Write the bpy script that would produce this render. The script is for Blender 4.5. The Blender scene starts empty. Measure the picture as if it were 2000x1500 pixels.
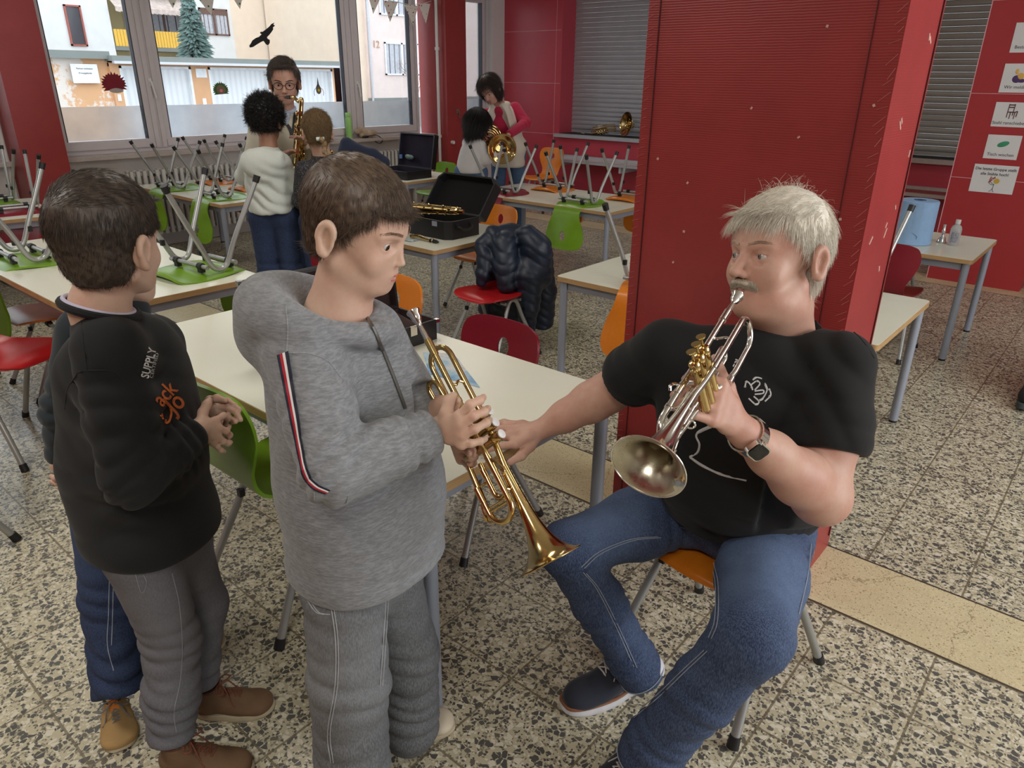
import bpy, bmesh, math, random
import numpy as np
from mathutils import Vector, Matrix, Euler
random.seed(7); RNG = np.random.default_rng(7)
SC = bpy.context.scene
COL = SC.collection
PI = math.pi

# ------------------------------------------------------------------ camera, world, lights, exposure
# room axes: X along the serving wall (window wall at X = -7.5), Y towards the serving wall (Y = 8.5), Z up; metres
F_PX, PITCH, ROLL, YAW, CAM_H = 1410.0, math.radians(23.038), math.radians(0.632), math.radians(-40.305), 1.6
def _cam_rot():
    b = np.array([[1, 0, 0], [0, 0, -1], [0, 1, 0]], float)
    cy, sy = math.cos(YAW), math.sin(YAW); ry = np.array([[cy, -sy, 0], [sy, cy, 0], [0, 0, 1]])
    cp, sp = math.cos(PITCH), math.sin(PITCH); rp = np.array([[1, 0, 0], [0, cp, -sp], [0, sp, cp]])
    cr, sr = math.cos(ROLL), math.sin(ROLL); rr = np.array([[cr, -sr, 0], [sr, cr, 0], [0, 0, 1]])
    return rr @ rp @ b @ ry
CR = _cam_rot()
CPOS = np.array([0.0, 0.0, CAM_H])
cam_d = bpy.data.cameras.new('camera'); cam_d.sensor_width = 36.0; cam_d.lens = F_PX * 36.0 / 2000.0
cam_d.clip_start = 0.05; cam_d.clip_end = 300
cam = bpy.data.objects.new('camera', cam_d); COL.objects.link(cam)
cam.matrix_world = Matrix([[CR[0][0], -CR[1][0], -CR[2][0], 0.0], [CR[0][1], -CR[1][1], -CR[2][1], 0.0],
                           [CR[0][2], -CR[1][2], -CR[2][2], CAM_H], [0, 0, 0, 1]])
SC.camera = cam

world = bpy.data.worlds.new('overcast_sky'); SC.world = world; world.use_nodes = True
_bg = world.node_tree.nodes['Background']; _bg.inputs[0].default_value = (0.86, 0.92, 1.0, 1); _bg.inputs[1].default_value = 2.1

def area_light(name, loc, rot, sx, sy, power, col=(1, 1, 1)):
    l = bpy.data.lights.new(name, 'AREA'); l.shape = 'RECTANGLE'; l.size = sx; l.size_y = sy; l.energy = power; l.color = col
    o = bpy.data.objects.new(name, l); o.location = loc; o.rotation_euler = rot; COL.objects.link(o)
    return o
# fill lights added overhead to brighten the interior, and daylight of the window band on the side of the room behind the pillar
for x, y, w in ((-5.6, 1.6, 12), (-5.6, 5.6, 12), (-2.6, -0.6, 28), (-2.9, 1.9, 14), (-2.6, 6.4, 6), (0.4, -0.8, 30), (1.2, 3.6, 17)):
    area_light('overhead_fill', (x, y, 2.93), (0, 0, 0), 1.2, 0.5, w, (1.0, 0.95, 0.87))
area_light('east_window_light', (3.35, 2.7, 1.8), (0, math.radians(90), 0), 1.6, 3.4, 70, (0.98, 0.98, 1.0))

SC.view_settings.view_transform = 'Standard'; SC.view_settings.look = 'None'
SC.view_settings.gamma = 1.0; SC.view_settings.use_curve_mapping = False
SC.view_settings.exposure = 0.25
SC.cycles.max_bounces = 7; SC.cycles.diffuse_bounces = 3; SC.cycles.glossy_bounces = 4; SC.cycles.transparent_max_bounces = 12
SC.cycles.sample_clamp_indirect = 6.0

# ------------------------------------------------------------------ measuring helpers: points of the place seen under a photo pixel
def ray(px, py): return CR.T @ np.array([(px - 1000) / F_PX, (py - 750) / F_PX, 1.0])
def at_z(px, py, z=0.0):
    d = ray(px, py); return CPOS + d * ((z - CAM_H) / d[2])
def at_x(px, py, x):
    d = ray(px, py); return CPOS + d * (x / d[0])
def at_y(px, py, y):
    d = ray(px, py); return CPOS + d * (y / d[1])
_HD = np.array([math.sin(YAW), math.cos(YAW)])
def V(px, py, h):
    """point at horizontal distance h (metres ahead of the viewer) under a pixel"""
    d = ray(px, py); return CPOS + d * (h / (d[:2] @ _HD))

# ------------------------------------------------------------------ materials
def srgb(r, g, b):
    f = lambda c: (c / 255) / 12.92 if c / 255 <= 0.04045 else (((c / 255) + 0.055) / 1.055) ** 2.4
    return (f(r), f(g), f(b), 1.0)
class NT:
    def __init__(s, m): s.m = m; s.t = m.node_tree; s.n = s.t.nodes; s.b = s.n['Principled BSDF']
    def new(s, typ, **kw):
        n = s.n.new(typ)
        for k, v in kw.items():
            if k in n.inputs.keys(): n.inputs[k].default_value = v
            else: setattr(n, k, v)
        return n
    def link(s, a, b): s.t.links.new(a, b)
    def coords(s, kind='Object'): return s.new('ShaderNodeTexCoord').outputs[kind]
    def noise(s, scale, detail=3.0, rough=0.55, vec=None, dist=0.0):
        n = s.new('ShaderNodeTexNoise', Scale=scale, Detail=detail, Roughness=rough, Distortion=dist)
        if vec is not None: s.link(vec, n.inputs['Vector'])
        return n
    def mapping(s, vec, scale=(1, 1, 1), rot=(0, 0, 0), loc=(0, 0, 0)):
        n = s.new('ShaderNodeMapping'); n.inputs['Scale'].default_value = scale; n.inputs['Rotation'].default_value = rot
        n.inputs['Location'].default_value = loc; s.link(vec, n.inputs['Vector']); return n.outputs[0]
    def ramp(s, fac, stops, interp='LINEAR'):
        n = s.new('ShaderNodeValToRGB'); e = n.color_ramp.elements; n.color_ramp.interpolation = interp
        while len(e) < len(stops): e.new(0.5)
        for el, (p, c) in zip(e, stops): el.position = p; el.color = c if len(c) == 4 else (*c, 1)
        s.link(fac, n.inputs[0]); return n.outputs[0]
    def mix(s, fac, a, b, mode='MIX'):
        n = s.new('ShaderNodeMix', data_type='RGBA', blend_type=mode)
        for sock, v in ((n.inputs[0], fac), (n.inputs[6], a), (n.inputs[7], b)):
            if hasattr(v, 'is_linked'): s.link(v, sock)
            else: sock.default_value = v
        return n.outputs[2]
    def math(s, op, a, b=None, c=None):
        n = s.new('ShaderNodeMath', operation=op)
        for i, v in enumerate((a, b, c)):
            if v is None: continue
            if hasattr(v, 'is_linked'): s.link(v, n.inputs[i])
            else: n.inputs[i].default_value = v
        return n.outputs[0]
    def bump(s, h, strength=0.3, dist=0.01):
        n = s.new('ShaderNodeBump', Strength=strength, Distance=dist); s.link(h, n.inputs['Height']); s.link(n.outputs[0], s.b.inputs['Normal']); return n
def mat(name, col, rough=0.5, metal=0.0, fn=None, **kw):
    m = bpy.data.materials.new(name); m.use_nodes = True; t = NT(m); b = t.b
    b.inputs['Base Color'].default_value = col if len(col) == 4 else (*col, 1)
    b.inputs['Roughness'].default_value = rough; b.inputs['Metallic'].default_value = metal
    for k, v in kw.items(): b.inputs[k.replace('_', ' ')].default_value = v
    if fn: fn(t)
    m.diffuse_color = b.inputs['Base Color'].default_value
    return m
def vary(col, amt=0.12, scale=6.0, bump=0.0, bscale=60.0, bdist=0.002, detail=4.0):
    """small natural variation of one colour, and an optional fine relief"""
    def fn(t):
        v = t.coords(); n = t.noise(scale, detail, 0.6, v)
        lo = tuple(c * (1 - amt) for c in col[:3]); hi = tuple(min(1, c * (1 + amt)) for c in col[:3])
        t.link(t.ramp(n.outputs[0], [(0.3, lo), (0.7, hi)]), t.b.inputs['Base Color'])
        if bump: t.bump(t.noise(bscale, 3, 0.6, v).outputs[0], bump, bdist)
    return fn
def vmat(name, col, rough=0.5, metal=0.0, amt=0.10, scale=6.0, bump=0.0, bscale=60.0, bdist=0.002, **kw):
    return mat(name, col, rough, metal, vary(col, amt, scale, bump, bscale, bdist), **kw)

# ------------------------------------------------------------------ mesh building
def _frame(d):
    d = np.asarray(d, float); d = d / (np.linalg.norm(d) + 1e-12)
    u = np.array([0, 0, 1.0]) if abs(d[2]) < 0.9 else np.array([1.0, 0, 0])
    a = np.cross(d, u); a /= np.linalg.norm(a); b = np.cross(d, a); return a, b
def rotz(a): c, s = math.cos(a), math.sin(a); return np.array([[c, -s, 0], [s, c, 0], [0, 0, 1]])
def rotx(a): c, s = math.cos(a), math.sin(a); return np.array([[1, 0, 0], [0, c, -s], [0, s, c]])
def roty(a): c, s = math.cos(a), math.sin(a); return np.array([[c, 0, s], [0, 1, 0], [-s, 0, c]])
class MB:
    """collects shapes of ONE part; build() links them as one mesh object"""
    def __init__(s): s.v = []; s.f = []; s.n = 0; s.mi = []; s.cur = 0
    def add(s, vs, fs):
        vs = np.asarray(vs, float); s.v.append(vs); o = s.n
        s.f += [tuple(int(i) + o for i in f) for f in fs]; s.mi += [s.cur] * len(fs); s.n += len(vs); return s
    def box(s, lo, hi, R=None, c=None):
        lo = np.array(lo, float); hi = np.array(hi, float)
        v = np.array([[x, y, z] for x in (lo[0], hi[0]) for y in (lo[1], hi[1]) for z in (lo[2], hi[2])])
        if R is not None:
            c = (lo + hi) / 2 if c is None else np.array(c, float); v = (v - c) @ np.asarray(R).T + c
        return s.add(v, [(0, 1, 3, 2), (4, 6, 7, 5), (0, 4, 5, 1), (2, 3, 7, 6), (0, 2, 6, 4), (1, 5, 7, 3)])
    def cbox(s, c, size, R=None):
        c = np.array(c, float); h = np.array(size, float) / 2; return s.box(c - h, c + h, R, c)
    def rbox(s, c, size, r=0.01, R=None, seg=3):
        """box with rounded vertical edges and eased top"""
        sx, sy, sz = np.array(size, float) / 2; r = min(r, sx * .99, sy * .99); pts = []
        for cx, cy, a0 in ((sx - r, sy - r, 0), (-sx + r, sy - r, 90), (-sx + r, -sy + r, 180), (sx - r, -sy + r, 270)):
            for k in range(seg + 1):
                a = math.radians(a0 + 90 * k / seg); pts.append((cx + r * math.cos(a), cy + r * math.sin(a)))
        return s.prism(pts, -sz, sz, c, R)
    def prism(s, pts, z0, z1, c=(0, 0, 0), R=None):
        n = len(pts); v = [(x, y, z0) for x, y in pts] + [(x, y, z1) for x, y in pts]
        v = np.array(v, float)
        if R is not None: v = v @ np.asarray(R).T
        v = v + np.array(c, float)
        fs = [(i, (i + 1) % n, n + (i + 1) % n, n + i) for i in range(n)] + [tuple(range(n - 1, -1, -1)), tuple(range(n, 2 * n))]
        return s.add(v, fs)
    def tube(s, path, r, seg=12, closed=False, caps=True, flat=None):
        p = np.array([np.asarray(q, float) for q in path]); n = len(p)
        r = np.full(n, r, float) if np.isscalar(r) else np.asarray(r, float)
        t = np.gradient(p, axis=0) if not closed else np.roll(p, -1, 0) - np.roll(p, 1, 0)
        t /= np.linalg.norm(t, axis=1)[:, None] + 1e-12
        a, b = _frame(t[0]); vs = []
        for i in range(n):
            a = a - t[i] * (a @ t[i]); a /= np.linalg.norm(a) + 1e-12; b = np.cross(t[i], a)
            ang = np.arange(seg) * 2 * PI / seg
            k = 1.0 if flat is None else flat
            vs.append(p[i] + r[i] * (np.cos(ang)[:, None] * a + k * np.sin(ang)[:, None] * b))
        v = np.concatenate(vs); fs = []
        m = n if closed else n - 1
        for i in range(m):
            j = (i + 1) % n
            for k in range(seg):
                k2 = (k + 1) % seg; fs.append((i * seg + k, i * seg + k2, j * seg + k2, j * seg + k))
        if caps and not closed: fs += [tuple(range(seg - 1, -1, -1)), tuple((n - 1) * seg + k for k in range(seg))]
        return s.add(v, fs)
    def cyl(s, a, b, r, r2=None, seg=16): return s.tube([a, b], [r, r if r2 is None else r2], seg)
    def lathe(s, prof, c=(0, 0, 0), axis=(0, 0, 1), seg=24, caps=False):
        """prof: (radius, distance along axis)"""
        ax = np.asarray(axis, float); ax /= np.linalg.norm(ax); a, b = _frame(ax); c = np.asarray(c, float)
        ang = np.arange(seg) * 2 * PI / seg; v = []
        for r, h in prof: v.append(c + ax * h + r * (np.cos(ang)[:, None] * a + np.sin(ang)[:, None] * b))
        n = len(prof); fs = []
        for i in range(n - 1):
            for k in range(seg):
                k2 = (k + 1) % seg; fs.append((i * seg + k, i * seg + k2, (i + 1) * seg + k2, (i + 1) * seg + k))
        if caps: fs += [tuple(range(seg - 1, -1, -1)), tuple((n - 1) * seg + k for k in range(seg))]
        return s.add(np.concatenate(v), fs)
    def ball(s, c, r, seg=14, rings=9, R=None):
        r = np.array([r, r, r] if np.isscalar(r) else r, float); v = [(0, 0, 1)]
        for i in range(1, rings):
            t = PI * i / rings
            for k in range(seg):
                a = 2 * PI * k / seg; v.append((math.sin(t) * math.cos(a), math.sin(t) * math.sin(a), math.cos(t)))
        v.append((0, 0, -1)); v = np.array(v) * r
        if R is not None: v = v @ np.asarray(R).T
        fs = [(0, 1 + k, 1 + (k + 1) % seg) for k in range(seg)]
        for i in range(rings - 2):
            for k in range(seg):
                a = 1 + i * seg; b = a + seg; fs.append((a + k, b + k, b + (k + 1) % seg, a + (k + 1) % seg))
        L = len(v) - 1; a = 1 + (rings - 2) * seg
        fs += [(L, a + (k + 1) % seg, a + k) for k in range(seg)]
        return s.add(v + np.array(c, float), fs)
    def grid(s, P, closed_u=False):
        P = np.asarray(P, float); nu, nv = P.shape[:2]; fs = []
        for i in range(nu if closed_u else nu - 1):
            for j in range(nv - 1):
                i2 = (i + 1) % nu; fs.append((i * nv + j, i2 * nv + j, i2 * nv + j + 1, i * nv + j + 1))
        return s.add(P.reshape(-1, 3), fs)
    def build(s, name, m, parent=None, smooth=True, angle=38, loc=None):
        me = bpy.data.meshes.new(name); v = np.concatenate(s.v) if s.v else np.zeros((0, 3))
        if loc is not None: v = v - np.asarray(loc, float)
        me.from_pydata(v.tolist(), [], s.f); me.update()
        mats = m if isinstance(m, (list, tuple)) else [m]
        for q in mats: me.materials.append(q)
        if len(mats) > 1: me.polygons.foreach_set('material_index', s.mi)
        bm = bmesh.new(); bm.from_mesh(me); bmesh.ops.recalc_face_normals(bm, faces=bm.faces); bm.to_mesh(me); bm.free()
        if smooth:
            me.polygons.foreach_set('use_smooth', [True] * len(me.polygons))
            try: me.set_sharp_from_angle(angle=math.radians(angle))
            except Exception: pass
        o = bpy.data.objects.new(name, me); COL.objects.link(o)
        if loc is not None: o.location = tuple(float(q) for q in loc)
        if parent is not None:
            o.parent = parent
            if loc is None and parent.get('_w'): o.matrix_parent_inverse = parent.matrix_basis.inverted()
        return o
def tag(o, label=None, cat=None, group=None, kind=None):
    for k, v in (('label', label), ('category', cat), ('group', group), ('kind', kind)):
        if v: o[k] = v
    return o
def empty(name, loc=(0, 0, 0), rz=0.0, label=None, cat=None, group=None, world=False):
    """an Empty at a thing's base; with world=True its parts are given in room coordinates"""
    o = bpy.data.objects.new(name, None); o.empty_display_size = 0.1; COL.objects.link(o)
    o.location = tuple(float(q) for q in loc); o.rotation_euler = (0, 0, rz)
    if world: o['_w'] = 1
    bpy.context.view_layer.update() if False else None
    o.matrix_basis = Matrix.Translation(Vector([float(q) for q in loc])) @ Matrix.Rotation(rz, 4, 'Z')
    return tag(o, label, cat, group)
def copy_tree(o, parent=None, top=True):
    c = o.copy(); COL.objects.link(c)
    if parent is not None: c.parent = parent
    for k in ('label', 'group'):
        if top and k in c: del c[k]
    for ch in o.children: copy_tree(ch, c, False)
    return c
def place(o, x, y, z, rz=0.0, rx=0.0, ry=0.0, sc=1.0, tilt=None):
    M = Matrix.Translation((x, y, z)) @ Matrix.Rotation(rz, 4, 'Z') @ Matrix.Rotation(ry, 4, 'Y') @ Matrix.Rotation(rx, 4, 'X') @ Matrix.Scale(sc, 4)
    o.matrix_basis = M; return o
def struct(name, mb, m, parent=None, smooth=False, **kw):
    o = mb.build(name, m, parent, smooth, **kw)
    if parent is None: o['kind'] = 'structure'
    return o
def arc(c, r, a0, a1, n, u=(1, 0, 0), v=(0, 1, 0)):
    c = np.array(c, float); u = np.array(u, float); v = np.array(v, float)
    return [c + r * (math.cos(a) * u + math.sin(a) * v) for a in np.linspace(a0, a1, n)]
def smooth_path(pts, n=8):
    """Catmull-Rom through points"""
    p = [np.array(q, float) for q in pts]; p = [2 * p[0] - p[1]] + p + [2 * p[-1] - p[-2]]; out = []
    for i in range(1, len(p) - 2):
        for t in np.linspace(0, 1, n, endpoint=False):
            a, b, c, d = p[i - 1:i + 3]
            out.append(0.5 * ((2 * b) + (-a + c) * t + (2 * a - 5 * b + 4 * c - d) * t * t + (-a + 3 * b - 3 * c + d) * t ** 3))
    out.append(p[-2]); return out
def text_mesh(txt, size, m, name, parent, M, depth=0.0006, font_bold=False, align='CENTER'):
    """flat lettering: M maps text plane (x right, y up) to parent/room space"""
    cu = bpy.data.curves.new(name, 'FONT'); cu.body = txt; cu.size = size; cu.extrude = depth; cu.align_x = align; cu.align_y = 'CENTER'
    cu.resolution_u = 3
    if font_bold: cu.offset = size * 0.014
    t = bpy.data.objects.new(name, cu); COL.objects.link(t)
    dg = bpy.context.evaluated_depsgraph_get(); me = bpy.data.meshes.new_from_object(t.evaluated_get(dg))
    bpy.data.objects.remove(t); me.materials.clear(); me.materials.append(m)
    me.transform(M)
    o = bpy.data.objects.new(name, me); COL.objects.link(o)
    if parent is not None:
        o.parent = parent
        if parent.get('_w'): o.matrix_parent_inverse = parent.matrix_basis.inverted()
    return o
def plane_matrix(c, u, v):
    u = Vector([float(q) for q in u]).normalized(); v = Vector([float(q) for q in v]); v = (v - u * v.dot(u)).normalized(); w = u.cross(v)
    return Matrix(((u.x, v.x, w.x, c[0]), (u.y, v.y, w.y, c[1]), (u.z, v.z, w.z, c[2]), (0, 0, 0, 1)))
# ------------------------------------------------------------------ room shell
def terrazzo(t):
    v = t.coords('Object')
    nz = t.noise(9.0, 2, 0.5, v)
    vv = t.mix(0.035, v, nz.outputs['Color'], 'ADD')
    def chips(scale, rnd=1.0):
        a = t.new('ShaderNodeTexVoronoi', Scale=scale, feature='F1'); a.inputs['Randomness'].default_value = rnd
        b = t.new('ShaderNodeTexVoronoi', Scale=scale, feature='DISTANCE_TO_EDGE'); b.inputs['Randomness'].default_value = rnd
        t.link(vv, a.inputs['Vector']); t.link(vv, b.inputs['Vector']); return a, b
    a, b = chips(62.0); c, d = chips(135.0)
    cream = srgb(206, 198, 170); dk = srgb(92, 92, 90); wh = srgb(232, 226, 206); mid = srgb(150, 144, 126)
    sep = t.new('ShaderNodeSeparateColor'); t.link(a.outputs['Color'], sep.inputs[0])
    sep2 = t.new('ShaderNodeSeparateColor'); t.link(c.outputs['Color'], sep2.inputs[0])
    fine = t.ramp(sep2.outputs[0], [(0, dk), (0.20, mid), (0.36, cream), (0.80, wh)], 'CONSTANT')
    fine = t.mix(t.math('LESS_THAN', d.outputs['Distance'], 0.0011 * 62), fine, cream)
    big = t.ramp(sep.outputs[0], [(0, dk), (0.15, srgb(96, 96, 92)), (0.24, srgb(116, 110, 98)), (0.30, wh), (0.40, srgb(205, 198, 176))], 'CONSTANT')
    isb = t.math('MULTIPLY', t.math('LESS_THAN', sep.outputs[0], 0.40), t.math('GREATER_THAN', b.outputs['Distance'], 0.085))
    col = t.mix(isb, fine, big)
    dirt = t.noise(1.3, 4, 0.6, v)
    col = t.mix(t.math('MULTIPLY', dirt.outputs[0], 0.30), col, srgb(122, 112, 92), 'MULTIPLY')
    sx = t.new('ShaderNodeSeparateXYZ'); t.link(v, sx.inputs[0])
    def joint(sock, off, period=0.304, w=0.0065):
        m = t.math('PINGPONG', t.math('ADD', sock, off), period / 2)
        return t.math('LESS_THAN', m, w / 2)
    jm = t.math('MAXIMUM', joint(sx.outputs[0], 0.413 + 30.4), joint(sx.outputs[1], -2.128 + 30.4))
    col = t.mix(t.math('MULTIPLY', jm, 0.8), col, srgb(108, 98, 78))
    t.link(col, t.b.inputs['Base Color'])
    rr = t.noise(3.0, 4, 0.6, v); t.link(t.ramp(rr.outputs[0], [(0.3, (0.26,) * 3), (0.75, (0.40,) * 3)]), t.b.inputs['Roughness'])
def cream_terrazzo(t):
    v = t.coords('Object')
    a = t.new('ShaderNodeTexVoronoi', Scale=260.0, feature='F1'); t.link(v, a.inputs['Vector'])
    sep = t.new('ShaderNodeSeparateColor'); t.link(a.outputs['Color'], sep.inputs[0])
    c = t.ramp(sep.outputs[0], [(0, srgb(150, 134, 100)), (0.04, srgb(214, 202, 164)), (0.6, srgb(224, 212, 176)), (0.9, srgb(203, 190, 152))], 'CONSTANT')
    n = t.noise(2.2, 5, 0.65, v)
    c = t.mix(t.ramp(n.outputs[0], [(0.42, (0, 0, 0)), (0.75, (0.45,) * 3)]), c, srgb(176, 156, 118))
    cr = t.new('ShaderNodeTexVoronoi', Scale=1.15, feature='DISTANCE_TO_EDGE'); vn = t.noise(7.0, 5, 0.7, v)
    t.link(t.mix(0.16, v, vn.outputs['Color'], 'ADD'), cr.inputs['Vector'])
    c = t.mix(t.math('MULTIPLY', t.math('LESS_THAN', cr.outputs['Distance'], 0.0022), 0.6), c, srgb(120, 104, 78))
    t.link(c, t.b.inputs['Base Color'])
def ribbed(col, amt=0.08):
    def fn(t):
        v = t.coords(); n = t.noise(5.0, 4, 0.6, v)
        t.link(t.ramp(n.outputs[0], [(0.3, tuple(c * (1 - amt) for c in col[:3])), (0.7, tuple(c * (1 + amt) for c in col[:3]))]), t.b.inputs['Base Color'])
        wn = t.noise(30.0, 2, 0.5, v); m = t.mapping(v, (0, 0, 1))
        w = t.new('ShaderNodeTexWave', Scale=46.0, Distortion=0.0); w.bands_direction = 'Z'
        t.link(t.mix(0.004, m, wn.outputs['Color'], 'ADD'), w.inputs['Vector'])
        t.bump(w.outputs[0], 0.22, 0.0012)
    return fn
RED = srgb(154, 54, 53); RED_D = srgb(160, 40, 46)
M_floor = mat('terrazzo_floor', srgb(150, 140, 115), 0.32, 0, terrazzo)
M_strip = mat('cream_terrazzo', srgb(220, 205, 165), 0.30, 0, cream_terrazzo)
M_brass_joint = vmat('dark_joint', srgb(70, 62, 50), 0.5)
M_redpil = mat('ribbed_red_paint', RED, 0.36, 0, ribbed(RED))
M_redpanel = vmat('red_wall_panel', srgb(196, 70, 84), 0.34, 0, 0.05, 3.0)
M_reddark = vmat('red_serving_wall', srgb(150, 36, 44), 0.4, 0, 0.06, 3.0)
M_white = vmat('white_paint', srgb(226, 224, 222), 0.5, 0, 0.03)
M_wallgrey = vmat('pale_parapet_paint', srgb(200, 194, 190), 0.55, 0, 0.04)
M_ceil = vmat('ceiling_white', srgb(216, 214, 206), 0.8, 0, 0.03)
M_frame = vmat('window_frame_white', srgb(214, 206, 208), 0.38, 0, 0.03)
M_sill = vmat('stone_sill', srgb(188, 176, 170), 0.4, 0, 0.08, 20)
M_gasket = vmat('black_gasket', srgb(40, 44, 56), 0.5)
M_joint = vmat('pale_joint', srgb(226, 170, 176), 0.4)
M_alu = vmat('aluminium', srgb(196, 198, 204), 0.32, 0.35, 0.04)
M_shutter = vmat('shutter_slats', srgb(176, 176, 182), 0.42, 0.15, 0.04)
M_shutter2 = vmat('shutter_slats_grey', srgb(158, 154, 146), 0.5, 0.1, 0.04)
M_black = vmat('black_matt', srgb(22, 22, 24), 0.6)

# floor slab with the two cream bands under the pillar lines
mb = MB()
for y0, y1 in ((-3.6, 2.135), (2.487, 6.98), (7.33, 9.2)): mb.box((-7.6, y0, -0.1), (3.65, y1, 0))
struct('floor', mb, M_floor)
for k, (y0, y1) in enumerate(((2.135, 2.487), (6.98, 7.33))):
    struct('floor_band_%d' % (k + 1), MB().box((-7.6, y0 + .004, -0.1), (3.65, y1 - .004, 0)), M_strip)
mb = MB()
for y in (2.135, 2.487, 6.98, 7.33): mb.box((-7.6, y - .004, -0.1), (3.65, y + .004, 0.0006))
struct('trim_1', mb, M_brass_joint)
struct('ceiling', MB().box((-7.9, -3.6, 3.0), (3.65, 9.4, 3.1)), M_ceil)
# wall behind the viewer closes the room; the east side is the window band that lights the pillar
mb = MB().box((-7.9, -3.75, 0), (3.65, -3.6, 3.0)); struct('wall_south', mb, M_reddark)
mb = MB().box((3.5, -3.6, 0), (3.65, 9.4, 0.85)); mb.box((3.5, -3.6, 2.7), (3.65, 9.4, 3.0)); mb.box((3.5, -3.6, .85), (3.65, .9, 2.7)); mb.box((3.5, 4.5, .85), (3.65, 9.4, 2.7)); struct('wall_east', mb, M_white)

# ---- window wall (west)
XW = -7.5
mb = MB(); mb.box((-7.8, -3.6, 0), (-7.52, 9.2, 0.86)); mb.box((-7.8, -3.6, 2.62), (-7.5, 9.2, 3.0)); mb.box((-7.8, 8.36, .86), (-7.5, 9.2, 2.62)); mb.box((-7.8, -3.6, .86), (-7.5, -1.6, 2.62))
struct('wall_west', mb, M_white)
mb = MB(); mb.box((-7.52, 2.44, 0), (-7.40, 7.02, 0.862)); mb.box((-7.52, -1.6, 0), (-7.40, 2.09, 0.862)); struct('wall_parapet', mb, M_wallgrey)
mb = MB(); mb.box((-7.62, 2.44, 0.862), (-7.31, 7.05, 0.898)); mb.box((-7.62, -1.6, 0.862), (-7.31, 2.09, 0.898)); mb.box((-7.62, 7.4, 0.5), (-7.45, 8.35, 0.53))
struct('window_sill_trim_1', mb, M_sill)
def frosted(t):
    v = t.coords('Object'); n = t.noise(5.0, 4, 0.6, v)
    t.link(t.ramp(n.outputs[0], [(0.3, srgb(206, 212, 220)), (0.7, srgb(228, 232, 236))]), t.b.inputs['Base Color'])
M_film = mat('frosted_film', srgb(215, 220, 226), 0.75, 0, frosted)
M_film.node_tree.nodes['Principled BSDF'].inputs['Transmission Weight'].default_value = 0.9
M_film.node_tree.nodes['Principled BSDF'].inputs['Roughness'].default_value = 0.65
M_film.node_tree.nodes['Principled BSDF'].inputs['IOR'].default_value = 1.05
def thin_glass(t):
    o = t.n['Material Output']; tr = t.new('ShaderNodeBsdfTransparent'); gl = t.new('ShaderNodeBsdfGlossy', Roughness=0.02)
    tr.inputs[0].default_value = (0.97, 0.985, 0.98, 1); fr = t.new('ShaderNodeFresnel', IOR=1.45)
    m = t.new('ShaderNodeMixShader'); t.link(t.math('MULTIPLY', fr.outputs[0], 0.7), m.inputs[0]); t.link(tr.outputs[0], m.inputs[1]); t.link(gl.outputs[0], m.inputs[2]); t.link(m.outputs[0], o.inputs[0])
M_glass = mat('window_glass', (1, 1, 1), 0.02, 0, thin_glass)
M_bracket = vmat('white_handle', srgb(236, 234, 232), 0.3)
def window(idx, bays, y0, y1, zb, zt, film_z):
    """outer frame y0..y1; bays = glass openings (ya, yb)"""
    f = MB(); x0, x1 = -7.58, -7.50
    cuts = [y0] + [q for b in bays for q in b] + [y1]
    for a, b in zip(cuts[0::2], cuts[1::2]):
        f.box((x0, a, zb), (x1, b, zt))
        if b - a > .12:
            f.box((x1 - .001, a + .055, zb + .03), (x1 + .014, a + (b - a) / 2 - .012, zt)); f.box((x1 - .001, a + (b - a) / 2 + .012, zb + .03), (x1 + .014, b - .055, zt))
    for ya, yb in bays:
        f.box((x0, ya, zb), (x1, yb, zb + .115)); f.box((x1 - .001, ya - .05, zb + .04), (x1 + .016, yb + .05, zb + .1)); f.box((x0, ya, zt - .1), (x1, yb, zt))
    o = struct('window_%d' % idx, f, M_frame)
    g = MB()
    for ya, yb in bays:
        for s0, s1 in ((ya, ya + .008), (yb - .008, yb)): g.box((x0 + .02, s0, zb + .115), (x1 + .002, s1, zt - .1))
    g.build('gasket', M_gasket, o, False)
    for ya, yb in bays:
        MB().box((-7.545, ya, zb + .112), (-7.539, yb, zt - .1)).build('pane', M_glass, o, False)
        MB().box((-7.5385, ya + .006, zb + .118), (-7.5375, yb - .006, film_z)).build('frosted_film', M_film, o, False)
    return o
w1 = window(1, [(2.60, 3.335), (3.555, 5.735), (5.97, 6.78)], 2.47, 6.90, 0.898, 2.62, 1.31)
w2 = window(2, [(7.45, 8.12)], 7.36, 8.24, 0.53, 2.62, 1.31)
w3 = window(3, [(-1.45, 0.2), (0.42, 1.95)], -1.55, 2.09, 0.898, 2.62, 1.31)
for yy, zz in ((3.43, 1.52), (5.90, 1.50), (0.31, 1.5)):
    h = MB(); h.cyl((-7.5, yy, zz), (-7.455, yy, zz), .012); h.tube([(-7.455, yy, zz + .005), (-7.452, yy + .01, zz - .06), (-7.452, yy + .02, zz - .14)], .0095, flat=.7)
    h.cbox((-7.482, yy, zz), (.012, .03, .07)); h.build('window_handle', M_bracket, w1 if yy > 1 else w3)
mb = MB().box((-7.52, 8.24, 0.5), (-7.42, 8.5, 3.0)); struct('trim_2', mb, M_white)
# ---- columns on the window wall
def column(name, y0, y1):
    struct(name, MB().box((-7.6, y0, 0), (-7.1, y1, 3.0)), M_redpil)
column('pillar_west_1', 2.09, 2.44); column('pillar_west_2', 7.02, 7.385)
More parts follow.
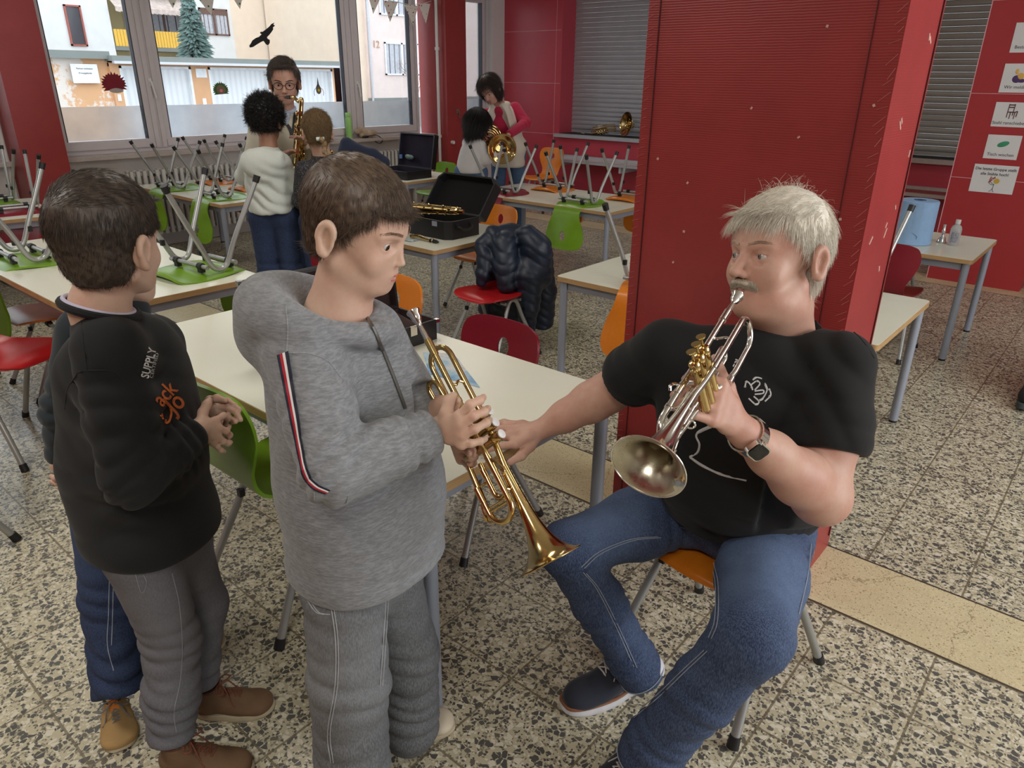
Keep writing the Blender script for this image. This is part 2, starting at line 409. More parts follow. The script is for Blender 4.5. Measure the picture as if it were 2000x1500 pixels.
# ---- serving wall (north): panels left of the opening, two shuttered hatches
YN = 8.5
mb = MB(); mb.box((-7.5, YN, 0), (-6.40, 8.95, 3.0)); mb.box((-6.40, YN, 0), (-1.2, 8.95, 0.84)); mb.box((-6.40, YN, 2.75), (3.65, 8.95, 3.0)); mb.box((-3.9, YN, .84), (-3.5, 8.95, 2.75)); mb.box((-1.2, YN, 0), (3.65, 8.95, 2.75))
struct('wall_north', mb, M_redpanel)
mb = MB()
for z in (0.872, 1.527, 2.18): mb.box((-7.42, YN - .004, z - .003), (-6.42, YN + .001, z + .003))
mb.box((-6.50, YN - .004, 0), (-6.496, YN + .001, 3.0)); struct('trim_3', mb, M_joint)
def shutter(name, x0, x1, m):
    s = MB(); z = 0.93; n = 0
    while z < 2.76:
        y = 8.80; pts = [(0, 0), (-.013, .010), (-.017, .028), (-.012, .050), (0, .058)]
        P = [[(x, y + dy, z + dz) for dy, dz in pts] for x in (x0, x1)]; s.grid(P); z += .0585; n += 1
    s.box((x0, 8.79, .893), (x1, 8.815, .93)); return struct(name, s, m)
shutter('window_4', -6.40, -3.9, M_shutter); shutter('window_5', -3.5, -1.2, M_shutter2)
struct('trim_4', MB().box((-6.40, 8.498, .838), (-1.2, 8.9, .890)), M_black)
for nm, x0, x1, m in (('serving_ledge', -6.44, -3.86, M_alu), ('serving_ledge', -3.54, -1.16, M_sill)):
    o = MB().box((x0, 8.42, .842), (x1, 8.498, .886)).build(nm, m, None, False)
    tag(o, 'pale metal ledge under the closed roller shutter left of the big red pillar' if x0 < -5 else 'beige ledge under the grey shutter between the big pillar and the wall with signs', 'ledge')
for x0, x1 in ((-6.24, -3.86), (-3.54, -1.16)):
    e = empty('tray_rail', ((x0 + x1) / 2, 8.2, 0), 0, 'white metal tray shelf under the shutter ledge behind the upturned chairs' if x0 < -5 else 'beige metal tray shelf between the big pillar and the wall with signs', 'shelf', None, True)
    mm = M_alu if x0 < -5 else M_sill
    MB().box((x0, 7.96, .575), (x1, 8.02, .605)).build('front_rail', mm, e, False); MB().box((x0, 8.40, .59), (x1, 8.45, .62)).build('rear_rail', mm, e, False)
    MB().box((x0, 8.02, .578), (x1, 8.40, .590)).build('shelf_board', M_white if x0 < -5 else M_reddark, e, False)
    for xx in (x0 + .1, (x0 + x1) / 2, x1 - .1): MB().box((xx - .015, 7.99, .50), (xx + .015, 8.5, .575)).build('bracket', M_alu, e, False)

# ---- big red pillar beside the seated man: fluted sheet skin with seam flanges
PX0, PX1, PY0, PY1 = -1.283, -0.552, 2.135, 2.487
mb = MB().box((PX0, PY0, 0), (PX1, PY1, 3.0)); pil = struct('pillar_main', mb, M_redpil)
mb = MB(); mb.box((PX1 - .001, PY1 - .03, .06), (PX1 + .004, PY1 - .026, 3.0)); mb.box((PX0 + .038, PY0 - .0035, .02), (PX0 + .041, PY0, 3.0)); mb.box((PX1 - .075, PY0 - .0035, .02), (PX1 - .073, PY0, 3.0))
mb.build('seam', vmat('seam_dark', srgb(70, 14, 18), .6), pil, False)
mb = MB(); rg = random.Random(3)
for k in range(95):                                       # frayed fibre ends along the wrapped edges
    z = .2 + k * .029 + rg.uniform(-.006, .006)
    mb.tube([(PX0 - .002 , PY0 - .002, z), (PX0 + .022, PY0 - .004, z + .011 * rg.uniform(.6, 1.3))], .0007, 4)
    mb.tube([(PX1 - .004, PY0 - .002, z + .012), (PX1 - .014 - .018 * rg.random(), PY0 - .004, z + .004 + rg.uniform(-.02, .0))], .0007, 4)
mb.build('frayed_edge', vmat('frayed_fibre', srgb(176, 96, 92), .7), pil, False)
mb = MB()
for px, py in ((1468, 211), (1560, 268), (1616, 51), (1343, 357), (1336, 452), (1315, 512), (1641, 428), (1285, 310), (1707, 206)):
    p = at_y(px, py, PY0); mb.cbox((p[0], PY0 - .0012, p[2]), (.004 + .004 * rg.random(), .002, .007), roty(rg.uniform(-1, 1)))
for px, py in ((1814, 72), (1816, 78), (1728, 455), (1730, 440), (1716, 525), (1757, 245), (1760, 236), (1775, 300), (1700, 470), (1748, 405)):
    p = at_x(px, py, PX1); mb.cbox((PX1 + .0012, p[1], p[2]), (.002, .006, .014 + .02 * rg.random()), rotx(rg.uniform(-1, 1)))
mb.build('paint_chip', vmat('chip_cream', srgb(214, 170, 160), .7), pil, False)

# ---- pillar wall with the class rules
SX0, SX1, SY = -1.268, -0.570, 7.167
sw = struct('wall_signs', MB().box((SX0, SY, 0), (SX1, SY + .33, 3.0)), vmat('red_sign_wall', srgb(170, 52, 55), .38, 0, .05, 3.0))
mb = MB()
for z in (.867, 1.517, 2.18): mb.box((SX0, SY - .003, z - .002), (SX1, SY + .001, z + .002))
mb.box((SX0 - .002, SY - .004, 0), (SX0 + .004, SY + .01, 3.0)); mb.build('joint', M_joint, sw, False)
M_gold = vmat('beige_skirting', srgb(196, 178, 150), .5)
struct('baseboard_north', MB().box((-6.4, 8.48, 0), (-1.27, 8.5, .06)), M_white)
# ------------------------------------------------------------------ paper signs on the pillar wall
M_paper = vmat('paper_white', srgb(224, 222, 222), .55, 0, .02)
M_ink = vmat('black_ink', srgb(30, 30, 34), .7)
def sgn(name, x0, x1, z0, z1, label):
    e = empty(name, ((x0 + x1) / 2, SY - .003, z0), 0, label, 'sign', 'class rule cards on the red pillar wall', True)
    MB().box((x0, SY - .0035, z0), (x1, SY - .0015, z1)).build('sheet', M_paper, e, False); return e
def stext(e, s, x, z, size, m=None, bold=False, al='CENTER'):
    text_mesh(s, size, m or M_ink, 'lettering', e, plane_matrix((x, SY - .0042, z), (1, 0, 0), (0, 0, 1)), .0003, bold, al)
e = sgn('rule_sign', -1.113, -.803, .765, .984, 'white sheet "Die letzte Gruppe stellt alle Stühle hoch!" with a stick figure')
stext(e, 'Die letzte Gruppe stellt', -.958, .950, .0300, bold=True); stext(e, 'alle Stühle hoch!', -.958, .912, .0300, bold=True)
k = MB(); B = SY - .0045
def tp(m, pts, r=.0016): m.tube([(x, B, z) for x, z in pts], r, 5)
tp(k, [(-.945, .838), (-.948, .800)]); tp(k, [(-.948, .800), (-.962, .778), (-.972, .776)]); tp(k, [(-.948, .800), (-.942, .776), (-.934, .776)]); tp(k, [(-.946, .828), (-.968, .830), (-.985, .845)]); tp(k, [(-.946, .832), (-.965, .842), (-.975, .856)])
k.build('stick_figure', M_ink, e)
MB().lathe([(.0, 0), (.020, 0), (.020, .002), (0, .002)], (-.932, B, .860), (0, -1, 0), 20).build('yellow_head', vmat('yellow_ink', srgb(214, 178, 60), .6), e)
k = MB(); tp(k, [(-.985, .846), (-.965, .872)], .005); tp(k, [(-.972, .880), (-.944, .884)], .003); tp(k, [(-.982, .862), (-.975, .893)], .003); tp(k, [(-.958, .872), (-.948, .895)], .0025); k.build('red_chair', vmat('red_ink', srgb(170, 50, 40), .6), e)
e = sgn('rule_sign', -1.071, -.838, 1.031, 1.214, 'white card "Tisch wischen" with a green sponge')
stext(e, 'Tisch wischen', -.955, 1.064, .0330)
k = MB(); k.ball((-.953, B, 1.145), (.042, .003, .020), R=roty(-.35)); k.build('green_sponge', vmat('green_ink', srgb(60, 150, 110), .6), e)
e = sgn('rule_sign', -1.073, -.82, 1.275, 1.457, 'white card "Stuhl ranschieben" with a brown wooden chair')
stext(e, 'Stuhl ranschieben', -1.068, 1.304, .0330, al='LEFT')
k = MB()
for b in (((-.975, 1.438), (-.94, 1.438)), ((-.975, 1.42), (-.94, 1.42)), ((-.975, 1.385), (-.93, 1.385)), ((-.93, 1.385), (-.915, 1.392))): k.tube([(b[0][0], B, b[0][1]), (b[1][0], B, b[1][1])], .004, 5)
for b in (((-.978, 1.445), (-.981, 1.345)), ((-.94, 1.445), (-.944, 1.36)), ((-.93, 1.385), (-.933, 1.335)), ((-.914, 1.392), (-.918, 1.35)), ((-.96, 1.385), (-.962, 1.335))): k.tube([(b[0][0], B, b[0][1]), (b[1][0], B, b[1][1])], .003, 5)
k.build('chair_drawing', vmat('brown_ink', srgb(90, 46, 40), .6), e)
e = sgn('rule_sign', -1.078, -.82, 1.527, 1.735, 'white card "Wir melden uns" with a person raising an arm')
stext(e, 'Wir melden uns', -1.048, 1.566, .0330, al='LEFT')
k = MB(); k.ball((-.955, B, 1.645), (.024, .003, .024)); k.ball((-.985, B, 1.678), (.012, .003, .02)); k.build('face', vmat('emoji_yellow', srgb(226, 180, 90), .6), e)
k = MB(); k.ball((-.978, B, 1.625), (.03, .002, .028)); k.ball((-.945, B, 1.613), (.03, .002, .014)); k.build('shirt', vmat('emoji_purple', srgb(84, 56, 110), .6), e)
e = sgn('rule_sign', -1.072, -.82, 1.812, 2.02, 'white card that starts "Best", above the card with the raised arm')
stext(e, 'Besteck', -1.046, 1.85, .0330, al='LEFT')
e = sgn('rule_sign', -1.03, -.82, 2.10, 2.30, 'white card corner at the very top of the red sign wall')
# ------------------------------------------------------------------ outside: garages, houses, fir tree
GZ = -0.35
def render_wall(c, patchy=None):
    def fn(t):
        v = t.coords(); n = t.noise(2.5, 6, 0.65, v)
        col = t.ramp(n.outputs[0], [(0.3, tuple(q * .94 for q in c[:3])), (0.7, tuple(min(1, q * 1.04) for q in c[:3]))])
        if patchy is not None:
            m = t.noise(1.6, 8, 0.75, v); g = t.ramp(m.outputs[0], [(0.50, (0, 0, 0)), (0.54, (1, 1, 1))]); col = t.mix(g, col, patchy)
        t.link(col, t.b.inputs['Base Color']); t.bump(t.noise(60, 3, .6, v).outputs[0], .2, .004)
    return fn
M_or = mat('orange_render', srgb(226, 176, 132), .85, 0, render_wall(srgb(226, 176, 132), srgb(232, 222, 212)))
M_orc = mat('orange_render_clean', srgb(226, 176, 132), .85, 0, render_wall(srgb(222, 172, 130)))
M_conc = mat('grey_roofing', srgb(170, 176, 172), .8, 0, render_wall(srgb(132, 138, 134)))
M_lime = mat('white_render', srgb(236, 238, 238), .85, 0, render_wall(srgb(234, 236, 236)))
M_pinkw = mat('cream_render', srgb(244, 226, 206), .85, 0, render_wall(srgb(242, 224, 204)))
M_pinkw2 = mat('pale_pink_render', srgb(240, 222, 214), .85, 0, render_wall(srgb(238, 220, 214)))
M_yelw = mat('pale_yellow_render', srgb(240, 222, 170), .85, 0, render_wall(srgb(236, 218, 166)))
M_asph = mat('yard_asphalt', srgb(150, 150, 150), .9, 0, render_wall(srgb(140, 140, 140)))
M_brownf = vmat('brown_window_frame', srgb(110, 84, 74), .5); M_dkglass = vmat('dark_window_glass', srgb(84, 82, 88), .12, 0, .1)
M_yel = vmat('yellow_balcony_boards', srgb(244, 196, 84), .6, 0, .05); M_wf = vmat('white_outside_frame', srgb(240, 242, 244), .5)
M_curt = vmat('net_curtain', srgb(196, 198, 206), .8, 0, .15, 12)
def gdoor(t):
    v = t.coords(); w = t.new('ShaderNodeTexWave', Scale=2.0); w.bands_direction = 'Y'; t.link(v, w.inputs['Vector'])
    t.link(t.ramp(w.outputs[0], [(0.2, srgb(222, 225, 228)), (0.6, srgb(234, 236, 238))]), t.b.inputs['Base Color']); t.bump(w.outputs[0], .2, .008)
M_gdoor = mat('ribbed_garage_door', srgb(228, 230, 234), .6, 0, gdoor)
struct('ground', MB().box((-60, -30, GZ - .1), (-8.0, 60, GZ)), M_asph)
XG = -20.0
e = empty('garage_row', (XG - 3, 11, GZ), 0, 'row of orange rendered garages with flat grey roof outside the window', 'garage', None, True)
w = MB(); doors = [(8.46, 10.30), (10.78, 12.62), (13.0, 14.83)]
cuts = [8.24] + [q for d in doors for q in d] + [15.2]
for a, b in zip(cuts[0::2], cuts[1::2]): w.box((XG - .3, a, GZ), (XG, b, 1.82))
w.box((XG - .3, 8.24, 1.74), (XG - .02, 15.2, 1.83)); w.box((XG - 5.5, 8.24, GZ), (XG - 5.2, 15.2, 1.9)); w.box((XG - 5.5, 14.9, GZ), (XG, 15.2, 1.83)); w.build('wall', M_orc, e, False)
MB().box((XG - 5.5, -4, GZ), (XG - .1, 8.25, 1.92)).build('rough_wall', M_or, e, False)
for a, b in doors:
    MB().box((XG - .16, a + .06, GZ + .02), (XG - .12, b - .06, 1.70)).build('garage_door', M_gdoor, e, False)
    f = MB(); f.box((XG - .2, a, GZ), (XG + .01, a + .06, 1.76)); f.box((XG - .2, b - .06, GZ), (XG + .01, b, 1.76)); f.box((XG - .2, a, 1.70), (XG + .01, b, 1.76)); f.build('door_frame', M_wf, e, False)
MB().box((XG - 5.7, -4, 1.90), (XG + .12, 8.25, 2.07)).box((XG - 5.7, 8.2, 1.86), (XG + .35, 15.3, 1.98)).build('roof', M_conc, e, False)
MB().box((XG + .30, 8.2, 1.80), (XG + .42, 15.35, 1.86)).build('gutter', M_alu, e, False)
g = MB(); g.box((XG, 7.35, 1.36), (XG + .02, 7.95, 1.78)); g.build('notice_plate', M_wf, e, False)
g = MB(); g.box((XG, 10.42, 1.5), (XG + .02, 10.72, 1.72)); g.box((XG, 8.3, .95), (XG + .02, 8.38, 1.1)); g.box((XG, 10.5, .8), (XG + .02, 10.6, .98)); g.build('notice_plate', M_wf, e, False)
text_mesh('Parken verboten', .055, M_ink, 'lettering', e, plane_matrix((XG + .025, 7.65, 1.68), (0, 1, 0), (0, 0, 1)))
text_mesh('Privatgelände', .055, M_ink, 'lettering', e, plane_matrix((XG + .025, 7.65, 1.58), (0, 1, 0), (0, 0, 1)))
def owindow(e, X, y0, y1, z0, z1, mf, curt=True, mull=1, shut=0.0):
    f = MB(); t = .055
    for a, b, c, d in ((y0, y1, z0, z0 + t), (y0, y1, z1 - t, z1), (y0, y0 + t, z0, z1), (y1 - t, y1, z0, z1)): f.box((X, a, c), (X + .06, b, d))
    for k in range(mull): ym = y0 + (y1 - y0) * (k + 1) / (mull + 1); f.box((X, ym - t * .8, z0), (X + .06, ym + t * .8, z1))
    if shut: f.box((X, y0, z1 - shut), (X + .05, y1, z1))
    o = f.build('window_frame', mf, e, False); MB().box((X + .005, y0, z0), (X + .012, y1, z1)).build('pane', M_dkglass, o, False)
    if curt:
        P = [[(X + .02 + .01 * math.sin(u * 40), y, z) for z in (z0 + t, z1 - t)] for u, y in zip(np.linspace(0, 1, 40), np.linspace(y0 + t, y1 - t, 40))]
        MB().grid(P).build('net_curtain', M_curt, o)
XB = -30.0
e = empty('white_tower_house', (XB - 3, 8, GZ), 0, 'tall white rendered house with one narrow red framed window', 'house', None, True)
MB().box((XB - 6, -8, GZ), (XB, 12.7, 9)).build('wall', M_lime, e, False); MB().box((XB - .01, 8.6, GZ), (XB + .5, 9.6, 9)).build('corner_strip', M_yelw, e, False)
owindow(e, XB, 11.2, 11.75, 2.45, 3.75, vmat('red_brown_frame', srgb(170, 96, 84), .6), False, 0)
e = empty('balcony_house', (XB - 4, 15, GZ), 0, 'apartment house with yellow balcony boards and striped awning', 'house', None, True)
MB().box((XB - 8, 12.7, GZ), (XB - 1.6, 17.5, 9)).build('wall', M_yelw, e, False); MB().box((XB - 2, 16.0, GZ), (XB, 17.5, 9)).build('white_bay', M_lime, e, False)
for z0, z1 in ((2.50, 3.06), (4.62, 5.2)):
    b = MB(); b.box((XB - 1.6, 12.72, z0 - .14), (XB + .02, 15.9, z0)); b.build('balcony_floor', M_conc, e, False)
    b = MB()
    for k in range(28): y = 12.74 + k * .113; b.box((XB, y, z0), (XB + .03, y + .098, z1))
    b.build('balcony_boards', M_yel, e, False)
mb = MB()
for k in range(18):
    y = 12.8 + k * .17; mb.grid([[(XB - .3, y, 4.2), (XB + .35, y, 3.78), (XB + .35, y, 3.64)], [(XB - .3, y + .17, 4.2), (XB + .35 , y + .17, 3.78), (XB + .35, y + .17, 3.60)]]); 
mb.build('awning', vmat('awning_stripes', srgb(206, 190, 182), .8, 0, .2, 8), e, False)
owindow(e, XB - 1.58, 13.9, 16.2, 2.9, 4.1, M_brownf, True, 2); owindow(e, XB + .0, 16.12, 17.32, 3.02, 3.98, M_brownf, True, 1, .22)
e = empty('cream_house', (XB - 3, 21, GZ), 0, 'cream rendered house front behind the garages', 'house', None, True)
MB().box((XB - 6, 17.5, GZ), (XB, 30, 9)).build('wall', M_pinkw, e, False)
owindow(e, XB, 19.45, 20.15, 2.1, 2.92, M_wf, True, 0); owindow(e, XB, 19.65, 20.7, 4.26, 5.2, M_wf, True, 1)
XH = -24.0
e = empty('house_number_twelve', (XH - 3, 21, GZ), 0, 'pale pink house with the number 12 and a drainpipe', 'house', None, True)
MB().box((XH - 6, 19.55, GZ), (XH, 40, 9)).build('wall', M_pinkw2, e, False); MB().box((XH - 5.9, 19.0, GZ), (XH - .15, 19.6, 9)).build('side_wall', M_pinkw, e, False)
MB().box((XH - .1, 19.5, GZ), (XH + .03, 40, .78)).build('plinth', M_conc, e, False)
MB().cyl((XH + .08, 19.58, GZ), (XH + .08, 19.58, 8), .05, seg=10).build('drainpipe', M_alu, e)
text_mesh('12', .36, vmat('number_brown', srgb(196, 160, 136), .6), 'house_number', e, plane_matrix((XH + .02, 19.95, 2.70), (0, 1, 0), (0, 0, 1)), .01)
owindow(e, XH, 20.35, 22.1, 1.62, 2.80, M_wf, True, 1); owindow(e, XH, 20.2, 21.9, 3.75, 4.9, M_wf, True, 1); owindow(e, XH, 28.2, 30.2, 1.62, 2.9, M_wf, True, 1); owindow(e, XH, 28.2, 30.2, 4.05, 5.3, M_wf, True, 1)
b = MB(); b.box((XH, 27.2, 3.05), (XH + 1.2, 31, 3.2)); b.build('balcony_floor', M_conc, e, False)
b = MB(); b.box((XH + 1.15, 27.2, 3.25), (XH + 1.2, 31, 3.75)); b.box((XH + 1.15, 27.2, 3.95), (XH + 1.2, 31, 4.0)); [b.box((XH + 1.15, y, 3.0), (XH + 1.2, y + .05, 4.0)) for y in (27.2, 28.5, 29.8)]; b.build('balcony_rail', M_wf, e, False)
# fir tree
e = empty('fir_tree', (-25.5, 13.4, GZ), 0, 'blue green fir tree standing behind the garages', 'tree', None, True)
MB().cyl((-25.5, 13.4, GZ), (-25.5, 13.4, 3.7), .12, .02).build('trunk', vmat('bark', srgb(90, 74, 62), .9), e)
rg = random.Random(5); mb = MB()
for k in range(1500):
    z = 1.0 + 3.15 * rg.random() ** 1.15; fr = 1 - (z - 1.0) / 3.25; L = (.12 + .95 * fr) * rg.uniform(.55, 1.05); a = rg.uniform(0, 2 * PI)
    ca, sa = math.cos(a), math.sin(a); c0 = np.array([-25.5, 13.4, z]); tip = c0 + np.array([ca * L, sa * L, -.28 * L + rg.uniform(-.05, .15)]); mid = (c0 + tip) / 2 + np.array([0, 0, .05])
    w = np.array([-sa, ca, 0]) * (.05 + .05 * rg.random()); base = c0 + (tip - c0) * .35
    mb.add([base, mid + w + (0, 0, -.06), tip, mid - w + (0, 0, -.06), mid + (0, 0, .06)], [(0, 1, 4), (1, 2, 4), (2, 3, 4), (3, 0, 4)])
mb.build('needles', vmat('fir_needles', srgb(104, 128, 122), .9, 0, .3, 3), e, False)
# bare shrub twigs before the pink house
e = empty('bare_shrub', (-22.6, 20.6, GZ), 0, 'bare winter shrub twigs before the pink house window', 'shrub', None, True)
mb = MB(); rg = random.Random(11)
def twig(p, d, L, r, n):
    q = p + d * L; mb.tube([p, (p + q) / 2 + np.array([rg.uniform(-.04, .04) for _ in range(3)]), q], [r, r * .8, r * .6], 5)
    if n:
        for _ in range(3):
            dd = d + np.array([rg.uniform(-.3, .3), rg.uniform(-.8, .8), rg.uniform(-.4, .5)]); twig(q, dd / np.linalg.norm(dd), L * .72, r * .62, n - 1)
twig(np.array([-22.6, 20.6, GZ]), np.array([0, -.1, 1.0]), .95, .03, 4)
mb.build('twigs', vmat('twig_bark', srgb(150, 130, 116), .9), e)
# ------------------------------------------------------------------ tables
def lam(t):
    v = t.coords(); n = t.noise(3.0, 4, 0.6, v)
    t.link(t.ramp(n.outputs[0], [(0.3, srgb(234, 234, 216)), (0.7, srgb(238, 238, 222))]), t.b.inputs['Base Color'])
    pass
M_lam = mat('cream_laminate', srgb(220, 220, 204), .26, 0, lam)
def wood(c):
    def fn(t):
        v = t.coords(); m = t.mapping(v, (2.5, 2.5, 60)); n = t.noise(3.0, 6, 0.7, m); n2 = t.noise(7.0, 6, .7, v)
        a = t.ramp(n.outputs[0], [(0.3, tuple(q * .72 for q in c[:3])), (0.7, c)])
        t.link(t.mix(t.ramp(n2.outputs[0], [(0.55, (0, 0, 0)), (0.75, (.6,) * 3)]), a, tuple(q * .45 for q in c[:3]) + (1,)), t.b.inputs['Base Color'])
    return fn
M_edge = mat('wooden_edge', srgb(196, 156, 104), .5, 0, wood(srgb(196, 158, 108)))
M_greym = vmat('grey_painted_steel', srgb(150, 156, 168), .38, .1, .04)
M_greyc = vmat('light_grey_tube', srgb(168, 170, 168), .30, .45, .04)
M_cap = vmat('black_plastic_cap', srgb(26, 26, 28), .5)
def make_table(name, x0, x1, y0, y1, h, label, legs_r=.021, rz=0.0, inset=.012):
    cx, cy = (x0 + x1) / 2, (y0 + y1) / 2; e = empty(name, (cx, cy, 0), rz, label, 'table', 'cream laminate cafeteria tables')
    w, d = (x1 - x0), (y1 - y0)
    def rr(w, d, r=.022, n=5):
        return [(sx * (w / 2 - r) + r * math.cos(a), sy * (d / 2 - r) + r * math.sin(a)) for sx, sy, a0 in ((1, 1, 0), (-1, 1, 90), (-1, -1, 180), (1, -1, 270)) for a in np.radians(np.linspace(a0, a0 + 90, n))]
    MB().prism(rr(w - .004, d - .004), h - .0015, h).build('tabletop', M_lam, e, False)
    MB().prism(rr(w, d), h - .026, h - .0016).build('wooden_edge', M_edge, e, True)
    a = MB(); t = .022; i = .035; zt = h - .027; zb = h - .072
    for q in ((-w / 2 + i, -d / 2 + i, w / 2 - i, -d / 2 + i + t), (-w / 2 + i, d / 2 - i - t, w / 2 - i, d / 2 - i), (-w / 2 + i, -d / 2 + i, -w / 2 + i + t, d / 2 - i), (w / 2 - i - t, -d / 2 + i, w / 2 - i, d / 2 - i)):
        a.box((q[0], q[1], zb), (q[2], q[3], zt))
    a.build('steel_apron', M_greym, e, False)
    for sx in (-1, 1):
        for sy in (-1, 1):
            lx, ly = sx * (w / 2 - legs_r - inset), sy * (d / 2 - legs_r - inset)
            l = MB().cyl((lx, ly, .012), (lx, ly, h - .027), legs_r, seg=20).build('leg', M_greym, e)
            MB().cyl((lx, ly, 0), (lx, ly, .013), legs_r * .93, seg=20).build('foot_cap', M_cap, l)
    return e
T1 = make_table('cafeteria_table', -2.70, -1.072, .96, 1.772, .715, 'tall cream table under the seated man\'s hand, beside the grey hoodie')
T0 = make_table('cafeteria_table', -4.76, -3.09, .97, 1.80, .715, 'tall cream table behind the black sweatshirt with an upturned green chair')
T4 = make_table('cafeteria_table', -4.02, -3.126, 2.955, 3.79, .64, 'low cream table carrying the black saxophone case')
T7 = make_table('cafeteria_table', -2.235, -.635, 2.98, 3.83, .64, 'cream table standing directly behind the big red pillar')
T9 = make_table('cafeteria_table', -2.25, -.652, 4.92, 5.73, .64, 'cream table with the clear bottle before the red sign wall')
T6 = make_table('cafeteria_table', -4.67, -3.105, 4.80, 5.65, .64, 'cream table with four upturned chairs near the serving wall')
T2 = make_table('cafeteria_table', -7.12, -5.56, 2.94, 3.75, .64, 'cream table by the radiators with upturned green chairs')
T3 = make_table('cafeteria_table', -7.05, -6.03, 1.18, 1.98, .64, 'cream table with an upturned burgundy chair beside the left red column', rz=-.16)
T5 = make_table('cafeteria_table', -7.08, -5.51, 4.86, 5.66, .64, 'low cream table below the window with the dark open case')

# ------------------------------------------------------------------ shell chairs
def shell_mat(name, c, spec=.30):
    def fn(t):
        v = t.coords(); n = t.noise(5.0, 5, 0.65, v); g = t.noise(40.0, 5, .7, t.mapping(v, (8, .6, .6)))
        a = t.ramp(n.outputs[0], [(0.3, tuple(q * .9 for q in c[:3])), (0.7, tuple(min(1, q * 1.08) for q in c[:3]))])
        t.link(t.mix(.14, a, t.ramp(g.outputs[0], [(.35, tuple(q * .6 for q in c[:3])), (.65, c)])), t.b.inputs['Base Color'])
    return mat(name, c, spec, 0, fn)
SH = {'red': shell_mat('red_stained_shell', srgb(186, 30, 36)), 'burgundy': shell_mat('burgundy_stained_shell', srgb(134, 28, 44)),
      'green': shell_mat('green_stained_shell', srgb(122, 166, 40)), 'orange': shell_mat('orange_stained_shell', srgb(232, 134, 32)),
      'darkorange': shell_mat('dark_orange_stained_shell', srgb(196, 102, 24))}
def chair_proto(colour):
    """local: origin on the floor under the seat, facing +Y, unit size = seat 0.44 m"""
    e = empty('shell_chair', (0, 0, 0), 0)
    # profile in (y, z): seat front -> bend -> back top, with half-width
    prof = smooth_path([(.205, .418, .10), (.19, .436, .155), (.13, .447, .190), (.04, .440, .197), (-.06, .434, .180), (-.13, .440, .152), (-.178, .470, .138), (-.205, .530, .143), (-.222, .60, .172),
                        (-.238, .67, .194), (-.250, .73, .198), (-.258, .78, .178), (-.262, .800, .135), (-.263, .806, .09)], 5)
    prof = np.array(prof); nu = 31; P = np.zeros((nu, len(prof), 3)); us = np.linspace(-1, 1, nu)
    for i, u in enumerate(us):
        for j, (y, z, w) in enumerate(prof):
            x = u * w; back = max(0, min(1, (z - .5) / .15)); seat = max(0, min(1, (.47 - z) / .03))
            P[i, j] = (x, y + back * .032 * u * u * (w / .19) ** 2, z + seat * (.010 * u * u) - (0.012 * (1 - abs(u)) * 0))
    # rounded corners: squeeze ends
    hole_c = (0.0, .694); hr = (.030, .040)
    mb = MB(); vs = P.copy(); keep = np.ones((nu - 1, len(prof) - 1), bool)
    inb = (P[:, :, 2] > .6)
    for i in range(nu - 1):
        for j in range(len(prof) - 1):
            c = P[i:i + 2, j:j + 2].reshape(-1, 3).mean(0)
            if c[2] > .6 and (c[0] / hr[0]) ** 2 + ((c[2] - hole_c[1]) / hr[1]) ** 2 < 1: keep[i, j] = False
    for i in range(1, nu - 1):
        for j in range(1, len(prof) - 1):
            k = keep[i - 1:i + 1, j - 1:j + 1]
            if k.any() and not k.all():
                x, z = P[i, j, 0] / hr[0], (P[i, j, 2] - hole_c[1]) / hr[1]; d = math.hypot(x, z)
                vs[i, j, 0] = x / d * hr[0]; vs[i, j, 2] = hole_c[1] + z / d * hr[1]
    n2 = len(prof); fs = [(i * n2 + j, (i + 1) * n2 + j, (i + 1) * n2 + j + 1, i * n2 + j + 1) for i in range(nu - 1) for j in range(n2 - 1) if keep[i, j]]
    top = vs.reshape(-1, 3)
    # offset surface for thickness
    du = np.gradient(P, axis=0); dv = np.gradient(P, axis=1); nn = np.cross(du, dv); nn /= np.linalg.norm(nn, axis=2)[:, :, None] + 1e-9
    bot = (vs + nn * .0105 * (1 if nn[nu // 2, 10, 2] < 0 else -1)).reshape(-1, 3)
    n = len(top); allf = list(fs) + [tuple(reversed([q + n for q in f])) for f in fs]
    from collections import Counter
    cnt = Counter(); dire = {}
    for f in fs:
        for a, b in zip(f, f[1:] + f[:1]): cnt[frozenset((a, b))] += 1; dire[frozenset((a, b))] = (a, b)
    for k, c in cnt.items():
        if c == 1: a, b = dire[k]; allf.append((b, a, a + n, b + n))
    mb.add(np.concatenate([top, bot]), allf); mb.build('seat_shell', SH[colour], e, angle=50)
    for sx in (-1, 1):
        ax = sx * .150; apex = (ax, -.055, .412)
        fr = smooth_path([(sx * .212, .215, .012), (sx * .194, .152, .14), (sx * .175, .080, .28), (sx * .166, .036, .375), (sx * .161, .012, .405), (sx * .159, -.015, .413), (sx * .161, -.042, .405), (sx * .166, -.064, .375), (sx * .175, -.105, .28), (sx * .194, -.175, .14), (sx * .212, -.238, .012)], 6)
        MB().tube(fr, .0125, 12).build('side_frame', M_greyc, e)
        for q in (fr[0], fr[-1]):
            d = np.array([sx * .107, .39 * (1 if q[1] > 0 else -1), -1.0]); d /= np.linalg.norm(d)
            MB().cyl(q - d * .022, q + d * .011, .0150, .0165, 14).build('foot_cap', M_cap, e)
        q = fr[int(len(fr) * .24)]; MB().cbox(q + np.array([sx * -.012, 0.010, 0]), (.018, .018, .026)).build('stacking_buffer', M_cap, e)
        q = fr[int(len(fr) * .76)]; MB().cbox(q + np.array([sx * -.012, -.010, 0]), (.018, .018, .026)).build('stacking_buffer', M_cap, e)
